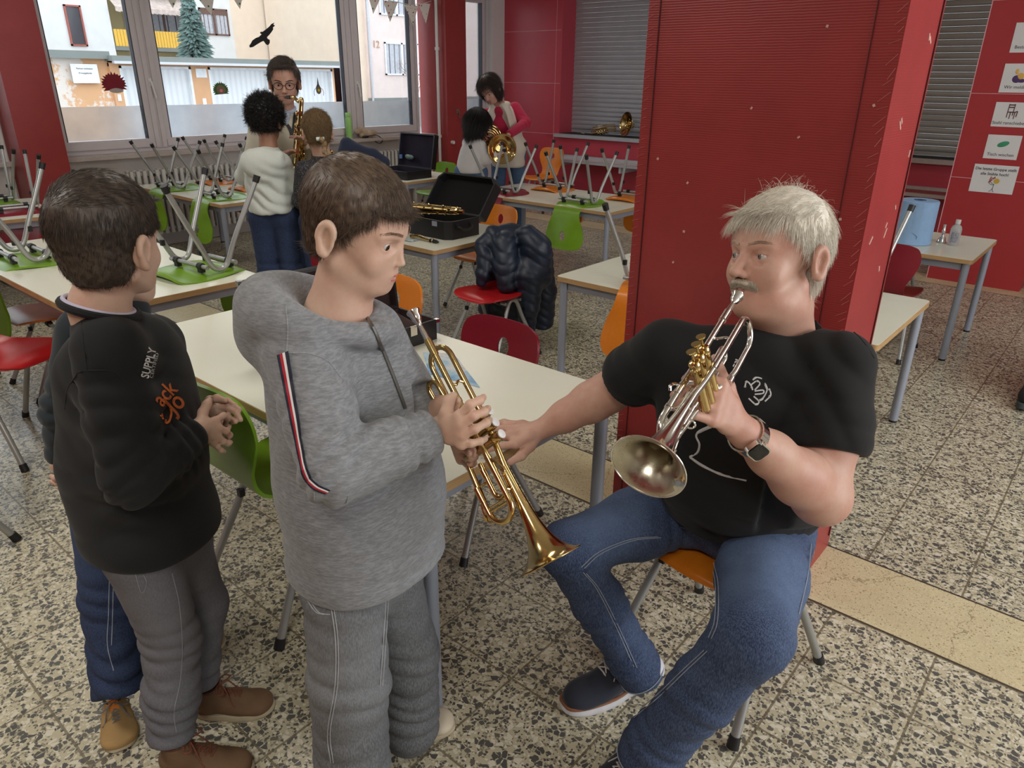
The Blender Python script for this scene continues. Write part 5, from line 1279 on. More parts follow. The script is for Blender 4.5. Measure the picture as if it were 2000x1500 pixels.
# white line drawing printed on the chest
M_print = vmat('print_grey_white', srgb(196, 196, 196), .7)
mb = MB()
for pts, r in (([(1408, 826), (1362, 846), (1366, 868), (1362, 884), (1347, 893)], .0042), ([(1347, 893), (1372, 910), (1412, 928), (1458, 939)], .0042), ([(1432, 716), (1437, 706), (1441, 712), (1436, 724), (1430, 730)], .0022), ([(1440, 704), (1447, 710), (1444, 722)], .0022), ([(1436, 702), (1443, 704)], .0022),
               ([(1455, 756), (1458, 745), (1466, 752), (1470, 762)], .0024), ([(1466, 752), (1478, 744), (1484, 750), (1474, 762)], .0024), ([(1474, 764), (1490, 762), (1490, 768), (1474, 770)], .0024), ([(1472, 774), (1482, 784), (1476, 790), (1462, 778)], .0024),
               ([(1470, 742), (1478, 737), (1490, 740)], .0024), ([(1494, 748), (1498, 762), (1490, 778), (1484, 782)], .0024), ([(1503, 760), (1505, 772), (1494, 784)], .0024)):
    line_on(S, pts, r, -r * .7, 6, mb=mb)
mb.build('printed_drawing', M_print, tee)
line_mb = line_on(S, [(1588, 600), (1640, 628), (1680, 660), (1708, 700)], .0012, .0, 6); line_mb.build('shoulder_seam', M_tee, tee)
# jeans
M_jean = denim('blue_denim', srgb(26, 40, 72), srgb(112, 134, 170), [(kL * .62 + hipL * .38 + np.array([0, -.03, .05]), .17), (kR * .7 + hipR * .3 + np.array([0, -.03, .06]), .13)], .62)
J = SDF(np.minimum.reduce([kR, kL, aR, aL, hipR]) - .16, np.maximum.reduce([kR, kL, aR, aL, hipR, hipL]) + .20, .0062)
J.cap(hipR + (.02, 0, .0), hipL - (.02, 0, .0), .118, .118, .05); J.ell((hipR + hipL) / 2 + (0, .03, .02), (.19, .14, .11), .05)
J.chain([hipR, hipR * .5 + kR * .5, kR], [.105, .090, .066], .03); J.chain([hipL, hipL * .5 + kL * .5, kL], [.108, .098, .078], .03)
J.chain([kR, kR * .6 + aR * .4, aR * .85 + kR * .15, aR + (0, 0, .0)], [.066, .064, .060, .060], .03); J.chain([kL, kL * .6 + aL * .4, aL * .85 + kL * .15, aL], [.076, .070, .066, .065], .03)
cut_end(J, kR, aR, 1.0, .14); cut_end(J, kL, aL, 1.0, .14)
for k_, h_, a_, s_ in ((kR, hipR, aR, 1), (kL, hipL, aL, 2)):
    J.fold(k_ + (0, .05, -.05), unit(h_ - a_), .0045, .05, .08, s_, .9); J.fold(a_ * .8 + k_ * .2, a_ - k_, .005, .045, .09, s_ + 2, .7); J.fold(h_ * .8 + k_ * .2, k_ - h_, .005, .05, .12, s_ + 4, .6); J.fold(k_ * .5 + a_ * .5, a_ - k_, .004, .07, .12, s_ + 7, .5)
J.field(lambda X, Y, Z: .0018 * fbm(X, Y, Z, 30, 9))
jeans = J.build('jeans', M_jean, man, 1)
M_thread = vmat('denim_thread', srgb(150, 158, 172), .8)
mb = MB()
for pts in ([(1285, 1048), (1230, 1054), (1170, 1078), (1135, 1108)], [(1139, 1118), (1165, 1150), (1200, 1218), (1238, 1302)], [(1388, 1098), (1397, 1140), (1396, 1210), (1384, 1245)], [(1375, 1270), (1330, 1312), (1280, 1360), (1222, 1408)], [(1584, 1062), (1578, 1120), (1560, 1200)], [(1330, 1030), (1352, 1034), (1362, 1030)]):
    line_on(J, pts, .0011, .0004, 6, mb=mb); line_on(J, [(a + 6, b + 2) for a, b in pts], .0011, .0004, 6, mb=mb)
mb.build('stitched_seam', M_thread, jeans)
for a_, k_ in ((aR, kR), (aL, kL)):
    d = unit(a_ - k_); x, y = _frame(d); rr_ = .0655 if a_ is aR else .0690
    MB().tube([a_ - d * .018 + (x * math.cos(q) + y * math.sin(q)) * (rr_ - .001 + .002 * math.sin(3 * q)) for q in np.linspace(0, 2 * PI, 40)[:-1]], .0015, 6, closed=True).build('hem_seam', M_thread, jeans)
# shoes
def shoe(parent, heel, toe, m_up, m_sole, m_lace, m_rand=None, L=.30, w=.052, high=0.0, ankle=None, lean=None, m_collar=None, m_toe=None, sole_h=.026, m_tongue=None):
    """low or ankle high lace shoe; heel and toe are floor points"""
    heel = np.array([heel[0], heel[1], 0]); toe = np.array([toe[0], toe[1], 0]); f = unit(toe - heel); L = float(np.linalg.norm(toe - heel)); s = np.cross((0, 0, 1), f); k = L / .29
    R = np.stack([s, f, (0, 0, 1)], 1); T = lambda q: heel + R @ (np.array(q, float) * (k * w / .052 if False else k))
    U = SDF(heel - .16 * k + np.minimum(0, toe - heel), heel + .16 * k + np.maximum(0, toe - heel) + (0, 0, .1 + high), .0042)
    W = w / k
    U.ell(T((0, .045, .052)), np.array([W * .74, .050, .040]) * k, .02, R); U.ell(T((.002, .20, .040)), np.array([W * .98, .085, .028]) * k, .02, R); U.ell(T((0, .125, .055)), np.array([W * .82, .085, .040]) * k, .02, R); U.ell(T((0, .245, .036)), np.array([W * .80, .042, .023]) * k, .02, R)
    U.cap(T((0, .045, .06)), T((0, .052, .085 + high)), .036 * k, .037 * k, .02); U.cap(T((0, .10, .078)), T((0, .19, .055)), .022 * k, .020 * k, .02)
    if high: U.cap(T((0, .060, .10)), T((0, .062, .085 + high)), .041 * k, .042 * k, .015)
    U.box(T((0, .12, -.05)), np.array([.2, .3, .062]) * k, 0, .002, R, 's')
    U.plane(T((0, .05, .098 + high)), (0, 0, 1), .004)
    up = U.build('shoe', m_up, parent, 1)
    pts = []
    for i in range(44):
        a = 2 * PI * i / 44; yy = .145 - .150 * math.cos(a); ww = W * (1.02 - .20 * max(0, math.cos(a)) + .02 * math.sin(2 * a)) * abs(math.sin(a)) ** .62 * (1.0 if math.sin(a) >= 0 else .94); ww *= 1 - .14 * math.exp(-((yy - .11) / .04) ** 2)
        pts.append((ww * (1 if math.sin(a) >= 0 else -1), yy))
    def ring(sc_, z): return [T((x * sc_, .145 + (y - .145) * sc_, z + .008 * max(0, (y - .22) / .07) ** 2 * (z < .01))) for x, y in pts]
    so = MB(); rings = [ring(.96, .0), ring(1.0, .004), ring(1.01, sole_h * .55), ring(.985, sole_h), ring(.93, sole_h + .002)]; P = np.array(rings).transpose(1, 0, 2); so.grid(P, True); so.add(rings[0], [tuple(range(43, -1, -1))]); so.add(rings[-1], [tuple(range(44))]); so.build('sole', m_sole, up)
    if m_rand: MB().tube(ring(.985, sole_h + .004), .0042 * k, 8, closed=True).build('rand', m_rand, up)
    if m_lace:
        l = MB(); c_ = []
        def srf(x, y):
            p0 = T((x, y, .20)); q = p0[None] - np.arange(0, .2, .002)[:, None] * np.array([0, 0, 1.0]); v = U.value(q); i = np.argmax(v < 0); return q[i] + (0, 0, .0022)
        ys = np.linspace(.105, .178, 5)
        for i, yy in enumerate(ys):
            l.tube([srf(-.018, yy), srf(-.006, yy + .002), srf(.006, yy + .002), srf(.018, yy)], .0022 * k, 6)
            if i < 4: l.tube([srf(-.018, yy), srf(0, (yy + ys[i + 1]) / 2) + (0, 0, .002), srf(.018, ys[i + 1])], .0020 * k, 6); l.tube([srf(.018, yy), srf(0, (yy + ys[i + 1]) / 2) + (0, 0, .002), srf(-.018, ys[i + 1])], .0020 * k, 6)
        b = srf(0, .100) + (0, 0, .003)
        for sg in (-1, 1):
            l.tube(smooth_path([b, b + s * sg * .018 + (0, 0, .006), b + s * sg * .036 + f * .008 + (0, 0, -.001), b + s * sg * .030 + f * .020 + (0, 0, -.003), b + s * sg * .010 + f * .010, b]), .0020, 6)
            l.tube(smooth_path([b, b + s * sg * .014 + f * .018, srf(sg * .026 / k, .150) + (0, 0, .001), srf(sg * .034 / k, .165)]), .0018, 6)
        l.build('laces', m_lace, up)
    if m_collar: MB().tube([T((.039 * math.cos(q) * 1.02, .056 + .041 * math.sin(q), .097 + high)) for q in np.linspace(0, 2 * PI, 28)[:-1]], .0065 * k, 8, closed=True).build('collar', m_collar, up)
    if m_tongue:
        P = [[T((x, .105 - .012 * v, .085 + high * .6 + .05 * v - 8 * x * x)) for v in np.linspace(0, 1, 6)] for x in np.linspace(-.022, .022, 7)]; MB().grid(P).grid([[q + f * .004 for q in c] for c in P]).build('tongue', m_tongue, up)
    return up
M_navy = cloth(srgb(40, 44, 56), .1, 700); M_solew = vmat('white_sole', srgb(218, 218, 222), .5, 0, .06, 30); M_tan = vmat('tan_rand', srgb(138, 92, 64), .5); M_lacew = vmat('white_lace', srgb(208, 204, 196), .8); M_sock = cloth(srgb(222, 222, 230), .04)
shoe(man, at_z(1278, 1312, 0), at_z(1102, 1392, 0), M_navy, M_solew, M_lacew, M_tan, w=.054); shoe(man, at_z(1265, 1482, 0), at_z(1158, 1580, 0), M_navy, M_solew, M_lacew, M_tan, w=.054)
sk = SDF(aR - .1, aR + .14, .005); sk.cap(aR + (.01, .01, .03), at_z(1262, 1318, .05), .042, .04, .01); sk.build('sock', M_sock, man); sk = SDF(aL - .12, aL + .14, .005); sk.cap(aL + (0, 0, .03), at_z(1250, 1488, .05), .042, .04, .01); sk.build('sock', M_sock, man)
# wrist watch
wt = empty('wrist_watch', wL, 0, 'square black watch with silver link strap on the man\'s left wrist', 'watch', None, True)
ax = unit(eL - wL); c = wL + ax * .028; n_ = unit(-ray(1450, 848) * np.array([1, 1, 1]) + np.array([0, 0, -.25])); n_ = unit(n_ - ax * (n_ @ ax)); b_ = np.cross(ax, n_); RW = np.stack([b_, ax, n_], 1)
MB().rbox(c + n_ * .040, (.036, .042, .010), .010, RW, 5).build('case', M_silver, wt); MB().rbox(c + n_ * .0455, (.031, .037, .0022), .009, RW, 5).build('screen', vmat('black_glass', srgb(8, 8, 10), .06), wt)
m = MB()
for k in range(30):
    a = 2 * PI * k / 30; d = n_ * math.cos(a) + b_ * math.sin(a); Rk = np.stack([np.cross(ax, d), ax, d], 1)
    if math.cos(a) < .86: m.cbox(c + d * (.0355 + .002 * abs(math.cos(a))), (.0074, .021, .003), Rk)
m.build('link_strap', M_silver, wt); MB().cyl(c + n_ * .040 + b_ * -.018 + ax * -.008, c + n_ * .040 + b_ * -.0205 + ax * -.008, .0035).build('crown', M_silver, wt)
# ------------------------------------------------------------------ boy in the grey zip hoodie with the brass trumpet
M_marl = cloth(srgb(116, 118, 121), .10, 700, .25, srgb(152, 154, 158), .7)
M_marld = cloth(srgb(122, 124, 126), .10, 700, .25, srgb(164, 166, 168), .7)
M_gjean = denim('washed_grey_denim', srgb(74, 76, 80), srgb(150, 152, 154), [((-1.0, .62, .5), .2)], .35)
def torso_axis(a, b): return unit(np.array(b) - np.array(a))
M_browb = hair_mat('brow_light_brown', srgb(120, 96, 78), srgb(150, 122, 100))
boy = empty('person', (-1.07, .80, 0), 0, 'boy in grey zip hoodie and grey jeans holding a gold coloured trumpet', 'person', None, True)
mpG = V(806, 607, 1.28); blG = V(1060, 1104, 1.01)
upG = cam_dir(.76, .33, .57)
tr_gold = trumpet('trumpet', mpG, blG, upG, float(np.linalg.norm(blG - mpG) / .535), M_brass, M_brass, 'gold coloured brass trumpet held by the boy in the grey hoodie', None, M_pearl, .014)
TG = np.array(tr_gold.matrix_basis); g = lambda x, y, z: tl(TG, (x, y, z))
hd = V(697, 453, 1.21); rv = unit(np.array([*ray(697, 453)[:2], 0])); rr_ = np.array([rv[1], -rv[0], 0])     # rr_: image right
fwdG = unit(rr_ * math.cos(R_(28)) - rv * math.sin(R_(28)) + np.array([0, 0, -.24])); upB = cam_dir(.16, 1, .04)
BB = Body(); nB = hd + cam_dir(-.3, -1, 0) * .155
MG, _ = place_head(boy, hd, fwdG, upB, .93, dict(w=1.02, nose=.66, jaw=1.02, h=.0027, slit=.0050), M_skin_boy, M_irisb, M_lip, look=(.10, .95, -.22), body=BB, neck=[(hd + cam_dir(-.30, -1, 0) * .06, .050), (nB, .055), (nB + cam_dir(-.15, -1, 0) * .08, .065)], m_brow=M_browb)
def boy_cover(P):
    x, y, z = P[..., 0], P[..., 1], P[..., 2]; ax_ = np.abs(x)
    return np.where(y > .052, z > .054, np.where(y > .012, z > np.where(ax_ > .03, .040 - (.052 - y) * .9, .05), np.where(y > -.018, z > .022 + (y > -.005) * -.03 * (ax_ > .05), z > -.052)))
def boy_flow(P):
    x, y, z = P[:, 0], P[:, 1], P[:, 2]; t = z > .10
    return np.stack([x * 3, np.where(t, .8, np.where(y > 0, .35, -.25)), np.where(t, -.15, -1.0)], 1)
hair(boy, MG, boy_cover, M_hairb, n=22000, L=(.014, .030), w=.00040, thick=.0045, flow=boy_flow, grav=.4, up=.05, seed=12)
# arms: near (right) arm with the visible hand, far (left) arm behind the trumpet
sRb = V(592, 692, 1.12); sLb = V(700, 650, 1.40); eRb = V(655, 920, .99); wRb = V(858, 838, 1.115)
eLb = V(760, 880, 1.40); wLb = V(868, 792, 1.21)
lo = np.minimum.reduce([eRb, wRb, g(.15, 0, 0), g(.32, 0, 0)]) - .12; hi = np.maximum.reduce([eRb, wRb, g(.15, 0, 0), g(.32, 0, 0)]) + .12
A = SDF(lo, hi, .0028); A.chain([eRb * .6 + wRb * .4, wRb], [.030, .0225], .02)
Q = lambda x, y, h: V(x, y, h)
kn = [Q(898, 812, 1.075), Q(902, 830, 1.068), Q(904, 850, 1.066), Q(902, 868, 1.070)]
tips = [[Q(918, 790, 1.072), Q(937, 782, 1.088), Q(944, 776, 1.104)], [Q(925, 812, 1.066), Q(946, 804, 1.084), Q(953, 798, 1.102)],
        [Q(928, 838, 1.064), Q(950, 826, 1.082), Q(956, 820, 1.100)], [Q(920, 866, 1.066), Q(938, 862, 1.076), Q(948, 858, 1.090)]]
hand_sdf(A, wRb, None, kn, tips, [Q(872, 806, 1.105), Q(876, 784, 1.118), Q(886, 772, 1.130)], r=.0078, k=.005, thick=.0125)
BB.add(A, 1)
A = SDF(np.minimum(wLb, g(.2, 0, 0)) - .13, np.maximum(wLb, g(.32, 0, 0)) + .13, .003); A.chain([eLb * .5 + wLb * .5, wLb], [.030, .0225], .02)
kn = [Q(894, 850, 1.185), Q(896, 868, 1.19), Q(898, 884, 1.195), Q(900, 898, 1.20)]
tips = [[Q(915, 868, 1.165), Q(922, 880, 1.145), Q(916, 886, 1.125)], [Q(918, 884, 1.17), Q(926, 892, 1.15), Q(918, 896, 1.13)], [Q(918, 896, 1.175), Q(924, 904, 1.155), Q(918, 906, 1.14)], [Q(912, 906, 1.18), Q(918, 912, 1.165), Q(914, 914, 1.15)]]
hand_sdf(A, wLb, None, kn, tips, [Q(880, 800, 1.17), Q(888, 788, 1.155), Q(893, 782, 1.145)], r=.0078, k=.005, thick=.012); BB.add(A, 1)
hpR = V(672, 1130, 1.17); hpL = V(752, 1110, 1.31)
A = SDF(np.minimum.reduce([sRb, sLb, hpR, nB]) - .15, np.maximum.reduce([sRb, sLb, hpR, nB]) + .15, .012); A.cap(sRb, sLb, .04, .04, .03); A.cap(nB, (hpR + hpL) / 2 + (0, 0, .1), .055, .08, .03); A.cap(sRb, eRb, .03, .025, .03); A.cap(eRb, eRb * .6 + wRb * .4, .025, .025, .02); A.cap(sLb, eLb, .03, .025, .03); A.cap(eLb, eLb * .5 + wLb * .5, .025, .025, .02); BB.add(A, 0)
BB.build(M_skin_boy, boy)
# hoodie
def trunk(S, sA, sB, hA, hB, nk, dep=.11, wid=.05, belly=.0, hem=None, k=.04, blouse=0.0):
    """torso of a standing figure from its shoulder and hip points"""
    t = unit(sB - sA); up = unit((sA + sB) / 2 - (hA + hB) / 2); f = unit(np.cross(t, up)); R = np.stack([t, f, up], 1); c = (sA + sB) / 2; h = (hA + hB) / 2; w = np.linalg.norm(sB - sA) / 2
    S.ell(c - up * .10, (w + wid * .45, dep * .95, .15), k, R); S.ell(c * .5 + h * .5, (w + wid * .35, dep + belly * .5, .17), k, R); S.ell(h + up * .05, (w + wid * .30 + blouse, dep + belly + blouse, .13), k, R)
    S.cap(sA + t * .01, sB - t * .01, .052, .052, k); S.cap(c, nk, .075, .062, k); return R
H = SDF(np.minimum.reduce([sRb, hpR, eRb, wRb]) - .24, np.maximum.reduce([sLb, hpL, wRb, wLb, nB]) + .20, .0058)
RH = trunk(H, sRb, sLb, hpR, hpL, nB + (0, 0, -.03), .105, .06, .02, blouse=.0)
H.chain([V(664, 735, 1.26), V(690, 900, 1.27), V(712, 1130, 1.25)], [.118, .142, .154], .05); H.cap(V(640, 740, 1.20), V(695, 1060, 1.19), .10, .115, .05); H.chain([V(712, 665, 1.24), V(752, 780, 1.25), V(770, 950, 1.27), V(775, 1080, 1.27)], [.075, .088, .095, .10], .04)
H.cap(sRb, sRb * .45 + eRb * .55, .060, .057, .045); H.chain([sRb * .6 + eRb * .4, eRb], [.058, .054], .014); H.chain([eRb, eRb * .5 + wRb * .5, wRb * .82 + eRb * .18, wRb * .90 + eRb * .10], [.053, .050, .040, .033], .012)
H.chain([sLb, eLb], [.062, .050], .03); H.chain([eLb, wLb * .8 + eLb * .2, wLb * .9 + eLb * .1], [.050, .040, .034], .03)
cut_end(H, eRb, wRb, .94, .07); cut_end(H, eLb, wLb, .93, .07)
# hood folded round the neck
hc = nB + cam_dir(-.2, -.25, 0) * .02 + np.array([0, 0, .035]); tf = RH[:, 0]; bk = cam_dir(-1, 0, 0)
ringp = [hc + (unit(rv * math.cos(a) + rr_ * math.sin(a))) * np.array([.098, .098, .098]) * (1.0 + .12 * (math.sin(a) < 0)) + np.array([0, 0, .026 * -math.sin(a) - .016]) for a in np.linspace(0, 2 * PI, 25)[:-1]]
for i in range(24):
    a = 2 * PI * i / 24; th = .019 + .026 * max(0, -math.sin(a)) ** .8; H.cap(ringp[i], ringp[(i + 1) % 24], th, th, .012)
H.ell(hc + bk * .085 + np.array([0, 0, -.045]), (.085, .085, .075), .03)
H.ell(nB + cam_dir(.1, 1, 0) * .045, (.066, .066, .07), .012, op='s')
for c_, ax_, am, wl, rd, sd in ((eRb, wRb - sRb, .006, .038, .075, 1), (wRb * .7 + eRb * .3, wRb - eRb, .006, .028, .06, 3), (sRb * .4 + eRb * .6, eRb - sRb, .004, .05, .09, 4), ((hpR + hpL) / 2 + (0, 0, .07), (0, 0, 1), .004, .05, .15, 6), (sRb * .7 + sLb * .3 - np.array([0, 0, .1]), unit(sLb - sRb) + np.array([0, 0, .5]), .004, .055, .13, 8), (eLb, wLb - sLb, .006, .04, .08, 5)):
    H.fold(c_, ax_, am, wl, rd, sd, .8)
H.field(lambda X, Y, Z: .0022 * fbm(X, Y, Z, 34, 21))
hem_c = (hpR + hpL) / 2; H.plane(V(700, 1162, 1.12), (-.02, .0, -1), .008)
hood = H.build('hoodie', M_marl, boy, 1)
mb = MB(); P, N, W = band_on(H, [(553, 690), (562, 740), (573, 800), (586, 870), (598, 925), (615, 948), (640, 960)], .01)
wd = np.linspace(.0105, .006, len(P))[:, None]; cols = [(-1, -.42, 0), (-.42, .02, 1), (.02, .50, 2), (.50, 1, 0)]
M_navyt = vmat('navy_tape', srgb(24, 28, 48), .7); M_redt = vmat('red_tape', srgb(176, 24, 44), .7); M_whitet = vmat('white_tape', srgb(226, 226, 226), .7)
for a, b, mi in cols:
    mb.cur = mi; mb.grid([[tuple(P[i] + W[i] * wd[i] * q + N[i] * .0022) for i in range(len(P))] for q in np.linspace(a, b, 3)])
mb.build('striped_tape', [M_navyt, M_whitet, M_redt], hood)
M_zip = vmat('zip_metal', srgb(110, 108, 104), .35, .7)
m = MB(); line_on(H, [(700, 596), (728, 640), (762, 720), (796, 810)], .0036, .0005, 7, mb=m); line_on(H, [(818, 910), (822, 960), (812, 1030), (822, 1090)], .0036, .0005, 7, mb=m); m.build('zip', M_zip, hood)
m = MB(); q, n_ = H.hit(703, 604, off=.004); m.tube([q, H.hit(712, 624, off=.005)[0]], .003, 8); m.build('zip_pull', M_zip, hood)
m = MB(); line_on(H, [(646, 566), (664, 600), (690, 660), (730, 730), (772, 830)], .0032, .002, 7, mb=m); m.build('drawcord', M_marl, hood); q, n_ = H.hit(646, 566, off=.002)
if q is not None: MB().tube([q + _frame(n_)[0] * .006 * math.cos(a) + _frame(n_)[1] * .006 * math.sin(a) for a in np.linspace(0, 2 * PI, 16)[:-1]], .0022, 6, closed=True).build('eyelet', M_zip, hood)
m = MB()
for pts in ([(560, 690), (600, 690), (640, 705), (668, 740)], [(558, 596), (562, 640), (560, 688)], [(680, 968), (664, 1060), (690, 1066), (708, 980)], [(614, 962), (612, 1060)]): line_on(H, pts, .0011, .0, 6, mb=m)
m.build('seam', M_marld, hood)
# jeans and shoes
J = SDF(np.array([-1.40, .42, -.02]), np.array([-.78, 1.22, .90]), .0062)
kRb = V(682, 1330, 1.15); kLb = V(790, 1270, 1.36); aRb = at_z(690, 1545, .09); aLb = at_z(800, 1418, .08)
J.cap(hpR + (0, 0, .0), hpL, .078, .078, .04); J.chain([hpR + (0, 0, -.02), kRb], [.082, .080], .03); J.chain([hpL + (0, 0, -.02), kLb], [.080, .076], .03); J.chain([kRb, aRb + (0, 0, -.02)], [.080, .082], .03); J.chain([kLb, aLb + (0, 0, .0)], [.078, .074], .03)
J.plane((0, 0, .035), (0, 0, -1), .004)
for c_, am, wl, rd, sd in ((kRb, .005, .07, .13, 1), (aRb + (0, 0, .08), .007, .05, .11, 2), (aLb + (0, 0, .08), .007, .045, .10, 3), (kLb, .005, .06, .12, 4), (hpR, .004, .05, .1, 5)): J.fold(c_, (0.1, 0, 1), am, wl, rd, sd, .9)
J.field(lambda X, Y, Z: .0022 * fbm(X, Y, Z, 26, 31))
gj = J.build('jeans', M_gjean, boy, 1); m = MB()
for pts in ([(644, 1170), (655, 1250), (654, 1340), (640, 1430), (646, 1490)], [(754, 1160), (748, 1260), (742, 1340)], [(600, 1172), (618, 1196), (640, 1200)]): line_on(J, pts, .0012, .0002, 6, mb=m); line_on(J, [(a + 5, b) for a, b in pts], .001, .0002, 6, mb=m)
m.build('stitched_seam', vmat('grey_thread', srgb(160, 162, 164), .8), gj)
M_offw = vmat('off_white_leather', srgb(216, 204, 180), .5, 0, .08, 12); M_offs = vmat('cream_rubber_sole', srgb(206, 192, 164), .6, 0, .08, 20); M_navl = vmat('navy_lace', srgb(36, 50, 100), .8)
shoe(boy, at_z(745, 1440, 0), at_z(886, 1418, 0), M_offw, M_offs, M_navl, None, w=.045, sole_h=.024); shoe(boy, at_z(650, 1585, 0), at_z(800, 1580, 0), M_offw, M_offs, M_navl, None, w=.045, sole_h=.024)

# ------------------------------------------------------------------ boy in the black sweatshirt
M_blk = cloth(srgb(13, 15, 17), .14, 600, .3); M_blkr = cloth(srgb(12, 13, 15), .1, 300, .8); [m_.node_tree.nodes['Principled BSDF'].inputs['Sheen Weight'].__setattr__('default_value', .05) for m_ in (M_blk, M_blkr)]; M_gcord = denim('soft_grey_trousers', srgb(88, 88, 94), srgb(128, 128, 134), [((-1.5, .5, .45), .22)], .4)
b2 = empty('person', (-1.50, .56, 0), 0, 'boy in black printed sweatshirt and grey trousers seen from behind', 'person', None, True)
h2 = V(215, 480, 1.42); rv2 = unit(np.array([*ray(222, 482)[:2], 0])); rr2 = np.array([rv2[1], -rv2[0], 0])
fwd2 = unit(rr2 * math.cos(R_(47)) + rv2 * math.sin(R_(47)) + np.array([0, 0, .02])); up2 = cam_dir(.06, 1, -.03)
B2 = Body(); n2 = V(195, 600, 1.40)
M2, _ = place_head(b2, h2, fwd2, up2, 1.06, dict(w=1.0, nose=.80, jaw=.95, h=.0027), M_skin_boy, M_irisb, M_lip, body=B2, neck=[(h2 * .6 + n2 * .4, .048), (n2, .053), (n2 - (0, 0, .09), .062)], m_brow=M_hairk)
def b2_cover(P):
    x, y, z = P[..., 0], P[..., 1], P[..., 2]; ax_ = np.abs(x)
    return np.where(y > .050, z > .070, np.where(y > .010, z > np.where(ax_ > .03, .032 - (.05 - y) * .35, .05), np.where(y > -.020, z > .026, z > -.066)))
def b2_flow(P):
    x, y, z = P[:, 0], P[:, 1], P[:, 2]; t = z > .09
    return np.stack([np.where(t, .5, x * 2), np.where(t, .9, np.where(y > 0, .5, -.2)), np.where(t, .0, -1.0)], 1)
hair(b2, M2, b2_cover, M_hairk, n=22000, L=(.012, .026), w=.00042, thick=.008, flow=b2_flow, grav=.3, up=.10, seed=22, scale_fn=lambda P: np.where(P[:, 2] > .05, 1.25, .6))
s2R = V(215, 690, 1.33); s2L = V(300, 670, 1.60); e2R = V(262, 930, 1.26); w2R = V(390, 836, 1.43); e2L = V(350, 850, 1.66); w2L = V(388, 808, 1.60)
hp2R = V(276, 1070, 1.34); hp2L = V(345, 1050, 1.48)
lo = np.minimum.reduce([w2R, V(440, 880, 1.45)]) - .10; hi = np.maximum.reduce([w2R, V(475, 790, 1.60)]) + .10; Q = V
A = SDF(lo, hi, .0028); A.chain([e2R * .5 + w2R * .5, w2R], [.028, .0225], .02)
kn = [Q(420, 822, 1.475), Q(428, 836, 1.470), Q(426, 852, 1.465), Q(416, 864, 1.46)]
tips = [[Q(436, 812, 1.50), Q(444, 818, 1.52), Q(440, 828, 1.53)], [Q(442, 842, 1.485), Q(448, 850, 1.50), Q(444, 856, 1.51)], [Q(436, 862, 1.475), Q(446, 866, 1.485), Q(450, 864, 1.495)], [Q(424, 872, 1.465), Q(432, 880, 1.472), Q(438, 882, 1.48)]]
hand_sdf(A, w2R, None, kn, tips, [Q(396, 806, 1.47), Q(404, 790, 1.485), Q(409, 781, 1.50)], r=.0078, k=.005, thick=.0120); B2.add(A, 1)
A = SDF(np.minimum(w2L, Q(410, 860, 1.5)) - .10, np.maximum(w2L, Q(480, 780, 1.66)) + .10, .0028); A.chain([e2L * .4 + w2L * .6, w2L], [.028, .0225], .02)
kn = [Q(420, 786, 1.59), Q(424, 796, 1.575), Q(424, 808, 1.565), Q(420, 820, 1.56)]
tips = [[Q(444, 782, 1.585), Q(458, 792, 1.575), Q(468, 800, 1.565)], [Q(446, 796, 1.57), Q(462, 806, 1.56), Q(470, 820, 1.55)], [Q(444, 812, 1.56), Q(456, 822, 1.55), Q(460, 824, 1.545)], [Q(438, 826, 1.55), Q(446, 834, 1.54), Q(444, 840, 1.535)]]
hand_sdf(A, w2L, None, kn, tips, [Q(410, 782, 1.57), Q(424, 778, 1.555), Q(440, 782, 1.545)], r=.0076, k=.005, thick=.0115); B2.add(A, 1)
A = SDF(np.minimum.reduce([s2R, s2L, hp2R, n2, e2R]) - .15, np.maximum.reduce([s2R, s2L, hp2R, n2, w2R, w2L]) + .15, .012); A.cap(s2R, s2L, .04, .04, .03); A.cap(n2 - (0, 0, .05), (hp2R + hp2L) / 2 + (0, 0, .1), .055, .08, .03); A.chain([s2R, e2R, e2R * .5 + w2R * .5], [.03, .025, .025], .03); A.chain([s2L, e2L, e2L * .4 + w2L * .6], [.03, .025, .025], .03); B2.add(A, 0)
B2.build(M_skin_boy, b2)
H = SDF(np.minimum.reduce([s2R, hp2R, e2R, w2R]) - .22, np.maximum.reduce([s2L, hp2L, w2R, w2L, n2]) + .18, .0058)
RH = trunk(H, s2R, s2L, hp2R, hp2L, n2 + (0, 0, -.045), .115, .06, .02, blouse=.0)
H.chain([V(228, 740, 1.45), V(255, 900, 1.46), V(302, 1090, 1.42)], [.122, .138, .146], .05)
H.cap(s2R, s2R * .45 + e2R * .55, .060, .064, .05); H.chain([s2R * .6 + e2R * .4, e2R], [.064, .062], .014); H.chain([e2R, e2R * .5 + w2R * .5, w2R * .78 + e2R * .22], [.060, .052, .042], .012)
H.chain([s2L, e2L], [.064, .052], .03); H.chain([e2L, w2L * .85 + e2L * .15], [.050, .038], .03)
H.ell(n2 + (0, 0, .03), (.066, .066, .052), .008, op='s')
for c_, ax_, am, wl, rd, sd in ((e2R, w2R - s2R, .006, .045, .08, 1), (w2R * .65 + e2R * .35, w2R - e2R, .007, .034, .06, 3), (s2R * .5 + e2R * .5, e2R - s2R, .004, .06, .11, 4), (hp2R + (0, 0, .12), (0, 0, 1), .004, .08, .15, 6), (s2R + (0, 0, -.12), (.4, .4, 1), .004, .07, .12, 8)): H.fold(c_, ax_, am, wl, rd, sd, .6)
H.field(lambda X, Y, Z: .0025 * fbm(X, Y, Z, 24, 41)); H.plane(V(290, 1112, 1.28), (0, 0, -1), .012)
swt = H.build('sweatshirt', M_blk, b2, 1)
